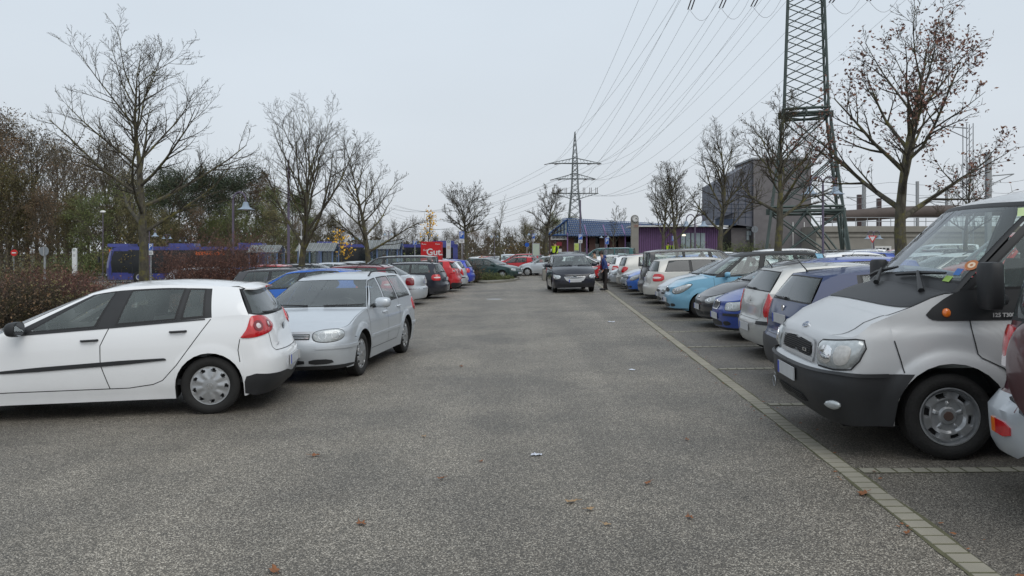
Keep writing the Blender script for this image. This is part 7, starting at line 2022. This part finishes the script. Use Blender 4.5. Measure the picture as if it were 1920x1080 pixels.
def person(loc, rz, lab, jacket, trousers, lean=0, H=1.75, vest=None, hood=False, arm=(15, 15), inner=None, step=.12, cap=None, bend=(25, 25)):
    """faces local -X"""
    o = empty('person', loc, rz); tag(o, lab, 'person', None)
    s = H / 1.75; V = lambda x, y, z: Vector((x, y, z)) * s
    def ln(p):     # lean forward from the hips
        q = p - V(0, 0, .92)
        if q.z < 0: return p
        return Matrix.Rotation(-R(lean), 3, 'Y') @ q + V(0, 0, .92)
    hip = V(0, 0, .93); wa = ln(V(0, 0, 1.08)); ch = ln(V(.01, 0, 1.28)); nk0 = ln(V(.01, 0, 1.43)); nk = ln(V(-.0, 0, 1.50)); hd = ln(V(-.035, 0, 1.62)); ht = ln(V(-.03, 0, 1.70))
    nodes = [(hip, .13 * s), (wa, .125 * s), (ch, .15 * s), (nk0, .075 * s), (nk, .055 * s), (hd, (.078 * s, .092 * s)), (ht, .07 * s)]
    edges = [(0, 1), (1, 2), (2, 3), (3, 4), (4, 5), (5, 6)]
    legs = {}; arms = {}
    for sg in (-1, 1):
        k = len(nodes); f = step * sg
        kn = V(-f * .4 - .02, sg * .10, .50); an = V(f * .6 + .0, sg * .10, .09); toe = an + V(-.16, sg * .02, -.05)
        nodes += [(V(0, sg * .095, .86), .095 * s), (kn, .062 * s), (an, .042 * s), (toe, .034 * s)]; edges += [(0, k), (k, k + 1), (k + 1, k + 2), (k + 2, k + 3)]
        legs[sg] = (V(0, sg * .095, .90), kn, an, toe)
        sh = ln(V(.01, sg * .19, 1.40)); k = len(nodes); a = R(arm[0 if sg < 0 else 1]); b = a + R(bend[0 if sg < 0 else 1])
        el = sh + V(-math.sin(a) * .28, sg * .05, -math.cos(a) * .28); wr_ = el + V(-math.sin(b) * .25, sg * .0, -math.cos(b) * .25); pl = wr_ + V(-math.sin(b) * .08, 0, -math.cos(b) * .08)
        nodes += [(sh, .055 * s), (el, .042 * s), (wr_, .028 * s), (pl, (.035 * s, .018 * s))]; edges += [(3, k), (k, k + 1), (k + 1, k + 2), (k + 2, k + 3)]; arms[sg] = (sh, el, wr_, pl)
        for q in range(4):
            kk = len(nodes); d = V(-math.sin(b + .3) * .08, (q - 1.5) * .018, -math.cos(b + .3) * .08 * (1 - .12 * abs(q - 1.2)))
            nodes += [(pl + V(0, (q - 1.5) * .018, -.0) + d * .15, .010 * s), (pl + V(0, (q - 1.5) * .018, 0) + d, .007 * s)]; edges += [(k + 3, kk), (kk, kk + 1)]
        kk = len(nodes); nodes += [(wr_ + V(-.04, -sg * .03, -.04), .011 * s), (wr_ + V(-.06, -sg * .035, -.075), .009 * s)]; edges += [(k + 2, kk), (kk, kk + 1)]
    b_ = skin_mesh('body', nodes, edges, SKIN, o, 2)
    # face: nose, ears
    f = MB(); n0 = hd + Matrix.Rotation(-R(lean), 3, 'Y') @ V(-.105, 0, -.02)
    f.ell(n0, (.02 * s, .013 * s, .022 * s)); f.build('nose', SKIN, b_, smooth=180)
    for sg in (-1, 1): e = MB(); e.ell(hd + V(.0, sg * .085, -.01), (.018 * s, .01 * s, .03 * s)); e.build('ear', SKIN, b_, smooth=180); e = MB(); e.ell(hd + Matrix.Rotation(-R(lean), 3, 'Y') @ V(-.086, sg * .032, .015), (.008 * s, .012 * s, .007 * s)); e.build('eye', HAIR, b_, smooth=180)
    e = MB(); e.ell(hd + Matrix.Rotation(-R(lean), 3, 'Y') @ V(-.088, 0, -.06), (.006 * s, .022 * s, .006 * s)); e.build('mouth', DKRED, b_, smooth=180)
    h = MB(); h.ell(hd + Matrix.Rotation(-R(lean), 3, 'Y') @ V(.025, 0, .035), (.105 * s, .098 * s, .105 * s), nu=16, nv=12)
    rn_ = random.Random(4)
    h.v = [(x + rn_.gauss(0, .005), y + rn_.gauss(0, .005), z + rn_.gauss(0, .005)) for x, y, z in h.v]; h.build('hair', HAIR if not cap else cap, b_, smooth=180)
    tn = [(V(0, 0, .96), (.155 * s, .135 * s))]; te = []
    for sg in (-1, 1):
        a, kn, an, toe = legs[sg]; k = len(tn); tn += [(a + V(0, 0, -.06), .10 * s), (kn, .078 * s), (an + V(0, 0, -.035), .068 * s)]; te += [(0, k), (k, k + 1), (k + 1, k + 2)]
        sh_ = MB(); sh_.ell(lerp(an, toe, .40) + V(0, 0, -.022), (.145 * s, .052 * s, .058 * s), nu=12); sh_.build('shoe', BLACK, o, smooth=60)
    skin_mesh('trousers', tn, te, trousers, o, 2)
    jn = [(ln(V(0, 0, .90)), (.175 * s, .15 * s)), (wa, (.17 * s, .15 * s)), (ch, (.185 * s, .155 * s)), (nk0 + V(0, 0, .01), .085 * s)]; je = [(0, 1), (1, 2), (2, 3)]
    for sg in (-1, 1):
        sh, el, wr_, pl = arms[sg]; k = len(jn); jn += [(sh + V(0, -sg * .01, 0), .075 * s), (el, .062 * s), (wr_, .048 * s)]; je += [(2, k), (k, k + 1), (k + 1, k + 2)]
    j_ = skin_mesh('jacket', jn, je, jacket, o, 2, root=1)
    if hood: h = MB(); h.ell(nk0 + V(.07, 0, .04), (.10 * s, .13 * s, .085 * s)); h.build('hood', jacket, j_, smooth=180)
    if inner: h = MB(); h.ell(ln(V(-.10, 0, 1.16)), (.075 * s, .07 * s, .27 * s)); h.build('pullover', inner, o, smooth=180)
    if vest:
        skin_mesh('safety_vest', [(ln(V(0, 0, .98)), (.195 * s, .17 * s)), (ch, (.205 * s, .175 * s)), (nk0 + V(0, 0, -.02), .11 * s)] , [(0, 1), (1, 2)], vest, o, 2, root=1)
    return o
VEST = mat('hi_vis_yellow', (.62, .85, .03), .6, var=.1); NAVY = mat('navy_jacket', (.022, .045, .16), .7, var=.25, scale=9, bump=.2); TROU = mat('dark_trousers', (.028, .022, .02), .85, var=.2)
BLKC = mat('black_cloth', (.012, .012, .014), .9, var=.2); DRED = mat('dark_red_pullover', (.12, .012, .02), .8, var=.2); TAN = mat('tan_jacket', (.22, .16, .10), .85, var=.2); REDC = mat('rust_red_coat', (.20, .035, .02), .8, var=.2)
person(P(1135, 544), 0, 'person in a blue hooded jacket and dark trousers leaning forward beside the dark people carrier', NAVY, TROU, lean=14, H=1.74, hood=True, inner=DRED, arm=(-18, -12), bend=(42, 46), step=.10)
person(pxY(1041, 48) + Vector((0, 0, .62)), R(30), 'person in a bright yellow safety vest behind the dark people carrier', BLKC, BLKC, vest=VEST, H=1.76)
person(pxY(1115, 47), R(0), 'person in a tan jacket and dark cap in front of the teal van', TAN, BLKC, H=1.72, cap=BLKC)
person(pxY(1253, 70) + Vector((0, 0, .62)), R(20), 'person in a yellow safety vest left of two in front of the purple hall', BLKC, BLKC, vest=VEST)
person(pxY(1264, 70) + Vector((0, 0, .62)), R(70), 'person in a yellow safety vest right of two in front of the purple hall', BLKC, BLKC, vest=VEST)
person(pxY(903, 66), R(120), 'person in a rust red coat standing by the thin tree left of the lane end', REDC, BLKC)
person(pxY(720, 40), R(200), 'person in black clothes whose dark head shows left of the dark off-roader roof', BLKC, BLKC, H=1.8)

for px, Y, w in ((1041, 48, 1.6), (1258, 70, 3.0)):     # raised kerbed beds the vested people stand on
    p = pxY(px, Y); mb = MB(); mb.box((0, 0, .30), (w, 1.8, .62), taper=.96); o = mb.build('raised_bed', CONC, smooth=None); o.location = p; o['kind'] = 'structure'
# ------------------------------------------------------------------ cars in the car park
def place(c, X, Y, rz, lab, group=None, cat='car', shift=0):
    """put a car so that its axle midpoint stands at X, Y, tilted with the ground"""
    root = c.root if isinstance(c, Car) else c
    s = (gz(X + .5) - gz(X - .5))
    M = Matrix.Translation((X, Y, gz(X))) @ Matrix.Rotation(-math.atan(s), 4, 'Y') @ Matrix.Rotation(R(rz), 4, 'Z')
    root.matrix_world = M
    root.location, root.rotation_euler = M.to_translation(), M.to_euler()
    tag(root, lab, cat, group)
    return root
KIN = {}
def add_body(c): return c
def copy_car(c, P1, roofm=None):
    """new car object tree sharing meshes, repainted"""
    old = c.P1
    r = copy_tree(c.root)
    def rep(o):
        if o.type == 'MESH':
            for i, sl_ in enumerate(o.material_slots):
                if sl_.material == old: sl_.link = 'OBJECT'; sl_.material = P1
        for k in o.children: rep(k)
    rep(r)
    return r
def nose_mid(c): return (c.xwf + c.xwr) / 2
def tail_mid(c): return c.L - (c.xwf + c.xwr) / 2
pw = paint('white', (.80, .81, .82), 0, .3, .02); psil = paint('silver', (.58, .62, .66), .45, .33, .08, .6); pvan = paint('van_silver', (.60, .61, .62), .4, .42, .10, .3)
pgr = paint('silver_grey', (.50, .51, .50), .4, .4, .25); pdb = paint('dusty_dark_blue', (.009, .030, .11), .0, .42, .10, .6); pbl = paint('strong_blue', (.014, .055, .30), .15, .34, .06); pgy = paint('dark_grey', (.055, .055, .06), .3, .38, .06)
ptq = paint('turquoise', (.19, .43, .60), .15, .34, .04); pch = paint('champagne', (.60, .59, .55), .25, .36, .2); pbk = paint('black', (.010, .011, .014), .1, .3, .03); pnv = paint('dark_navy', (.010, .013, .024), .1, .35, .03)
prd = paint('red', (.50, .012, .02), .0, .32, .04); pdr = paint('dark_red', (.17, .012, .025), .2, .35, .08); pgn = paint('dark_green', (.012, .045, .045), .2, .35, .08); pbb = paint('bright_blue', (.02, .13, .52), .15, .32, .05); ptl = paint('teal', (.03, .13, .13), .1, .35, .1); pvb = paint('vivid_blue', (.02, .05, .42), .1, .34, .05)
pmr = paint('maroon', (.09, .02, .03), .3, .35, .1); pyl = paint('yellow', (.75, .45, .02), 0, .35)
# the two near cars on the left
c = golf5(pw, 'hatchback'); c.P1 = pw
a = R(6.5)   # nose to the left and slightly towards us
wc = P(395, 777); d = Vector((math.cos(a), math.sin(a))); nrm_ = Vector((-d.y, d.x))
mid = Vector((wc.x, wc.y)) - d * (c.wb / 2) + nrm_ * (c.hw - .03)
place(c, mid.x, mid.y, math.degrees(a), 'white five door hatchback seen from its left side, nearest car on the left', 'cars in the car park')
GOLF5 = c
c = golf4(psil, True, 'station_wagon'); c.P1 = psil; GW = c
fw, rw_ = P(680, 703), P(768, 657)
hd_ = Vector((fw.x - rw_.x, fw.y - rw_.y)).normalized()       # direction the nose points
ang = math.atan2(-hd_.y, -hd_.x); sd = Vector((-math.sin(ang), math.cos(ang)))
mid = Vector((fw.x, fw.y)) - hd_ * (c.wb / 2) + sd * (c.hw - .03)
place(c, mid.x, mid.y, math.degrees(ang), 'silver blue station wagon with black roof rails facing the camera behind the white hatchback', 'cars in the car park')
# the van and the off-roader corner on the right
c = van(pvan, 'delivery_van'); c.P1 = pvan
a = R(-5); wc = P(1782, 862); d = Vector((math.cos(a), math.sin(a))); nrm_ = Vector((-d.y, d.x))
mid = Vector((wc.x, wc.y)) + d * (c.wb / 2) + nrm_ * (c.hw - .05)
place(c, mid.x, mid.y, -5, 'silver panel van with black bumper and window mask, nearest vehicle on the right', 'cars in the car park', 'van')
c = offroader(pmr, psil, 'off_roader'); c.P1 = pmr
place(c, 3.22 + tail_mid(c), 4.5, 180 - 3.3, 'maroon off-roader with silver bumper at the right edge, only its rear corner showing', 'cars in the car park')

G_ = 'cars in the car park'
PROTO = {}
def get(kind, P1, roof=None):
    if kind in PROTO and roof is None:
        c = PROTO[kind]; r = copy_car(c, P1)
        if c.nm != 'x': r.name = c.nm
        return c, r
    mk = {'golf4w': lambda: golf4(P1, True, 'station_wagon'), 'golf4h': lambda: golf4(P1, False, 'hatchback', style='cap7'),
          'golf5': lambda: golf5(P1, 'hatchback'), 'fabia': lambda: compact(P1, 'compact_car', face='box', tail_style='box', rpz=.46, bstrip=True),
          'clio': lambda: compact(P1, 'compact_car', face='leo', tail_style='clio', bstrip=True, L=3.82, H=1.44, RF=1.74, RR=3.46, hatchw=.92),
          'peug': lambda: compact(P1, 'compact_car', face='leo', tail_style='tri', bstrip=True, L=3.83, H=1.43, zl=.66, RR=3.4),
          'room': lambda: compact(P1, 'tall_compact_car', roof, face='round', tail_style='tall', wpk=True, L=4.2, H=1.60, wb=2.6, hw=.845, RR=3.9, xwr=None, zl=.74, wins=[('k', 1.30, 1.95), ('g', 2.14, 2.30), ('k', 2.24, 2.40), ('g', 3.10, 3.08), ('k', 3.16, 3.14), ('g', 3.72, 3.62), ('b', 3.78, 3.68)], edge=[(0, .74), (.25, .80), (.6, .93), (1.16, .985), (4.2, 1.03)], zc=1.03, zb=.97, zb1=1.03),
          'fabia2': lambda: compact(P1, 'compact_car', face='round', tail_style='tri', L=4.0, H=1.50),
          'hatchb': lambda: compact(P1, 'compact_car', face='leo', tail_style='tall', blackbump=True, L=3.85, H=1.44, rpz=.80, RR=3.5, hatchw=.94),
          'estate': lambda: estate(P1), 'estatet': lambda: estate(P1, tint=True, rails=False), 'saloon': lambda: saloon(P1), 'mpv': lambda: mpv(P1),
          'bigmpv': lambda: mpv(P1, 'people_carrier', H=1.72, L=4.6, RR=4.35, wins=[('b', 1.24, 1.88), ('g', 2.05, 2.16), ('k', 2.15, 2.25), ('g', 3.05, 3.05), ('k', 3.12, 3.10), ('g', 4.15, 4.05), ('b', 4.22, 4.10)])}
    c = mk[kind](); c.P1 = P1; c.nm = c.root.name.split('.')[0]
    if roof is None: PROTO[kind] = c
    return c, c.root
def row_car(kind, P1, Xend, Y, nose, lab, ang=-3.3, roof=None, left=False):
    """Xend: x of the end that meets the lane; right-hand rows extend to +X, left-hand rows to -X"""
    c, r = get(kind, P1, roof)
    dist = nose_mid(c) if nose else tail_mid(c)
    if not left: X = Xend + dist; rz = ang if nose else 180 + ang
    else: X = Xend - dist; rz = 180 + ang if nose else ang
    Yc = Y - (X - Xend) * math.tan(R(3.3)) if not left else Y + (Xend - X) * math.tan(R(3.3))
    place(r, X, Yc, rz, lab, G_)
    return r
row_car('hatchb', pdb, 3.30, 9.75, False, 'dusty dark blue hatchback with its tail to the lane, next behind the silver van')
row_car('clio', pgr, 3.72, 12.35, False, 'silver grey compact car with upright red tail lights, second behind the silver van')
row_car('fabia', pbl, 3.88, 14.8, True, 'blue compact car with framed black grille, nose to the lane')
row_car('peug', pgy, 4.12, 17.2, True, 'dark grey compact car with slanted lamps, nose to the lane between the two blue ones')
r = row_car('room', ptq, 3.95, 19.9, True, 'turquoise compact car with black roof and pillars, nose to the lane', roof=BLACK)
row_car('peug', psil, 4.22, 22.4, True, 'silver compact car peeping out behind the turquoise one, nose to the lane')
row_car('estatet', pch, 4.25, 25.0, False, 'pale champagne estate car with blacked out windows, tail to the lane')
r = row_car('bigmpv', pgy, 4.5, 27.6, False, 'tall dark grey people carrier behind the champagne estate, tail to the lane')
row_car('fabia2', pbb, 4.45, 30.1, True, 'bright blue compact car, nose to the lane, ninth bay beyond the van')
row_car('golf4h', psil, 4.6, 32.6, True, 'silver hatchback next beyond the bright blue compact, nose to the lane')
row_car('fabia2', pch, 4.72, 35.0, False, 'beige white compact car with almond red lamps, tail to the lane')
row_car('saloon', psil, 4.68, 37.4, True, 'silver saloon behind the man in the blue jacket, nose to the lane')
row_car('estate', pw, 4.9, 39.9, False, 'white estate car with roof rails, tail to the lane behind the man')
row_car('saloon', pbk, 4.75, 42.4, True, 'black saloon partly hidden by the man in the blue jacket')
row_car('golf5', prd, 4.5, 45.2, True, 'red hatchback nose just right of the dark people carrier')
row_car('clio', pw, 4.9, 48.5, False, 'white compact car with slim red lamps behind the people carrier mirror')
# left-hand row, tails to the lane
row_car('saloon', psil, -2.98, 27.2, False, 'silver saloon with its tail to the lane just beyond the station wagon', left=True)
row_car('estate', pnv, -2.5, 30.9, False, 'dark blue estate car with red and white tail lamps, tail to the lane', left=True)
row_car('bigmpv', pbk, -3.0, 33.8, False, 'black off-roader type car with roof box shape behind the dark blue estate', left=True)
row_car('golf5', prd, -2.35, 36.2, False, 'red hatchback with its tail to the lane on the left', left=True)
row_car('clio', psil, -2.25, 39.4, False, 'small silver car between the red and the blue hatchback on the left', left=True)
row_car('golf4h', pvb, -2.05, 43.0, False, 'vivid blue hatchback at the end of the left row by the kerbed island', left=True)
row_car('hatchb', pbb, -3.5, 19.6, False, 'bright blue compact car behind the station wagon windscreen', left=True)
row_car('estate', pdr, -3.4, 24.6, False, 'dark red estate car whose roof shows above the bright blue car', left=True)
row_car('estate', pgy, -3.5, 22.0, True, 'dark grey estate car between the bright blue and the dark red car', left=True)
# second rank on the left, noses the other way
second = [('golf5', psil, 26, 'silver hatchback roof below the bus, behind the white hatchback'), ('clio', pbb, 28.6, 'blue compact car behind the red brown shrub'), ('fabia', prd, 31.2, 'red compact car behind the red brown shrub'), ('estate', pgy, 36.5, 'dark grey estate car under the second bare tree'), ('golf4h', psil, 40, 'silver hatchback roof left of the black off-roader'), ('saloon', pnv, 43, 'dark navy saloon in the second left rank'), ('estate', psil, 46.5, 'silver estate car with roof rails left of the red brown shrub by the sign')]
for k, p_, Y, lab in second:
    row_car(k, p_, -9.0 + .0572 * Y, Y, True, lab, left=True)
# cars by the kerbed island and around the forecourt
def free(kind, P1, px, Y, rz, lab, roof=None):
    c, r = get(kind, P1, roof); p = pxY(px, Y); place(r, p.x, p.y, rz, lab, G_); return r
free('golf4h', pgn, 920, 51.0, 155, 'dark green hatchback facing right beyond the kerbed island')
free('clio', prd, 972, 60, -24, 'bright red hatchback with its tail to the right beyond the dark green one')
free('clio', psil, 1022, 58, -8, 'silver three door car with a dark rub strip left of the dark people carrier')
free('mpv', prd, 975, 68, -12, 'red people carrier farther back above the bright red hatchback')
free('saloon', pgn, 902, 60, 160, 'dark green saloon behind the dark green hatchback')
free('estate', psil, 838, 60, 185, 'silver estate car behind the pylon sign')
free('saloon', pw, 1020, 70, -10, 'white saloon behind the silver three door car')
free('bigmpv', pbk, 1062, 54, 60, 'black people carrier behind the yellow vested person')
free('saloon', pbk, 1088, 52, 80, 'black saloon behind the roof of the dark people carrier')
free('golf5', pw, 1104, 46, 170, 'white hatchback with red lamps directly behind the dark people carrier')
c, r = get('mpv', pnv); place(r, P(1076, 549).x - .02, P(1076, 549).y + 2.1, 92, 'dark navy people carrier driving towards the camera along the lane', 'cars in the car park')
# teal van behind
c = mpv(ptl, 'delivery_van', H=1.95, L=4.9, hw=.92, wb=2.95, RR=4.7, zb=1.15, zb1=1.2, zc=1.2, zl=.85, XRd=.25, nr=5, edge=[(0, .85), (.25, .92), (.7, 1.07), (1.12, 1.15), (4.9, 1.18)], nose=[(.15, .10), (.26, .03), (.40, .0), (.6, .01), (.85, .06), (.95, .15)], wins=[('b', 1.24, 1.88), ('g', 2.05, 2.16), ('b', 2.25, 2.32), ('g', 3.25, 3.25), ('b', 3.35, 3.33), ('g', 4.4, 4.35), ('b', 4.5, 4.42)])
c.P1 = ptl; p = pxY(1132, 58); place(c, p.x, p.y, -14, 'teal delivery van in front of the station pillars', G_, 'van'); TV = c
rv = copy_car(TV, prd); place(rv, 12.6, 18.6, -3.3, 'red van seen through the windscreen of the silver van', G_, 'van')
# second and third ranks on the right
sk = [('golf5', psil), ('saloon', pw), ('estate', pbk), ('fabia', pbb), ('clio', pw), ('golf4w', pbl), ('mpv', psil), ('saloon', pgy), ('golf4h', pw), ('peug', pgn), ('estate', psil), ('fabia2', pdr)]
col = {'white': 'white', 'silver': 'silver', 'black': 'black', 'bright_blue': 'bright blue', 'strong_blue': 'blue', 'dark_grey': 'dark grey', 'dark_green': 'dark green', 'dark_red': 'dark red', 'red': 'red', 'champagne': 'champagne', 'dark_navy': 'dark navy', 'yellow': 'yellow', 'silver_grey': 'silver grey'}
kn = {'golf5': 'rounded hatchback', 'saloon': 'saloon', 'estate': 'estate car', 'fabia': 'compact car', 'clio': 'small hatchback', 'golf4w': 'station wagon', 'mpv': 'people carrier', 'golf4h': 'hatchback', 'peug': 'low compact car', 'fabia2': 'tall compact car', 'bigmpv': 'large people carrier'}
ords = ['nearest', 'second nearest', 'third nearest', 'fourth nearest', 'fifth nearest', 'sixth nearest', 'seventh nearest', 'eighth nearest', 'ninth nearest', 'tenth nearest', 'eleventh nearest', 'twelfth nearest', 'thirteenth nearest', 'fourteenth nearest', 'fifteenth nearest', 'sixteenth nearest']
def cname(p_): return col[p_.name.replace('paint_', '')]
rr2 = [('estate', psil), ('golf4w', pw), ('saloon', psil), ('fabia', pw), ('golf5', pbl), ('estate', pgy), ('mpv', pw), ('clio', psil), ('golf4h', psil), ('saloon', pbk), ('peug', pgy), ('estate', pnv), ('fabia2', psil), ('golf5', pw)]
for i, (k, p_) in enumerate(rr2):
    Y = 18.2 + 2.535 * i
    if i == 0: continue
    row_car(k, p_, XC(Y) + 5.75 + 4.3, Y, False, f'{cname(p_)} {kn[k]} in the second row on the right, {ords[i]} to the camera', left=False) if False else None
    c, r = get(k, p_); X = XC(Y) + 5.95 + nose_mid(c); place(r, X, Y - .45, -3.3 if i % 3 else 176.7, f'{cname(p_)} {kn[k]} in the second right hand row, {ords[i]} to the camera', G_)
rr3 = [('mpv', pw), ('saloon', psil), ('golf4h', pbl), ('estate', pw), ('golf5', pgy), ('bigmpv', psil), ('saloon', pw), ('clio', prd), ('golf4w', psil), ('fabia', pw), ('estate', pbk), ('saloon', psil)]
for i, (k, p_) in enumerate(rr3):
    Y = 32 + 2.6 * i; c, r = get(k, p_); X = XC(Y) + 17.2 + nose_mid(c); place(r, X, Y - .9, -3.3 if i % 2 else 176.7, f'{cname(p_)} {kn[k]} in the third right hand row, {ords[i]} to the camera', G_)
# forecourt and far cars
fc = [(1158, 52, 'golf4h', pgn), (1180, 55, 'peug', pgy), (1178, 66, 'golf5', psil), (1203, 66, 'clio', psil), (1222, 66, 'fabia', pgy), (1205, 58, 'saloon', pgn), (1232, 60, 'estate', pgy), (1250, 56, 'golf5', pbk), (1140, 62, 'saloon', pgy), (1062, 74, 'estate', psil), (1085, 70, 'golf5', pbk)]
fcs = sorted(fc, key=lambda q: q[0])
for i, (px, Y, k, p_) in enumerate(fc): free(k, p_, px, Y, random.Random(i).choice((172, 187, -8, 80)), f'{cname(p_)} {kn[k]} on the station forecourt, {ORD[fcs.index((px, Y, k, p_))]} from the left')
fl = [('clio', pyl), ('fabia', pw), ('golf4h', psil), ('clio', psil), ('saloon', pw), ('fabia2', psil), ('saloon', psil), ('clio', pw), ('golf5', pw), ('estate', prd), ('saloon', pgy), ('golf4h', psil), ('clio', pw), ('fabia', prd), ('saloon', psil), ('estate', pw), ('golf5', pgy), ('mpv', psil)]
PXS = (708, 722, 738, 748, 795, 822, 770, 890, 900, 915, 925, 935, 945, 958, 985, 1000, 1010, 953); YS = (82, 84, 80, 90, 86, 84, 92, 80, 88, 84, 78, 86, 80, 90, 82, 78, 86, 76)
def reg(px): return 'seen through the bus shelter' if px < 790 else 'behind the red billboard' if px < 830 else 'between the round crowned and pale trunked trees'
for i, (k, p_) in enumerate(fl):
    px = PXS[i]; rk = sorted(q for q in PXS if reg(q) == reg(px)).index(px)
    free(k, p_, px, YS[i], 90 + random.Random(i).uniform(-35, 35), f'distant {cname(p_)} {kn[k]}, {ORD[rk]} from left {reg(px)}')
if LABEL_CHECK:
    for o in SC.objects:
        l = o.get('label')
        if l and not o.parent and not 4 <= len(l.split()) <= 16: print('LONG', o.name, len(l.split()), l)
    seen = {}
    for o in SC.objects:
        l = o.get('label')
        if l and not o.parent: seen.setdefault(l, []).append(o.name)
    for l, n in seen.items():
        if len(n) > 1: print('LONGDUP', n, l)
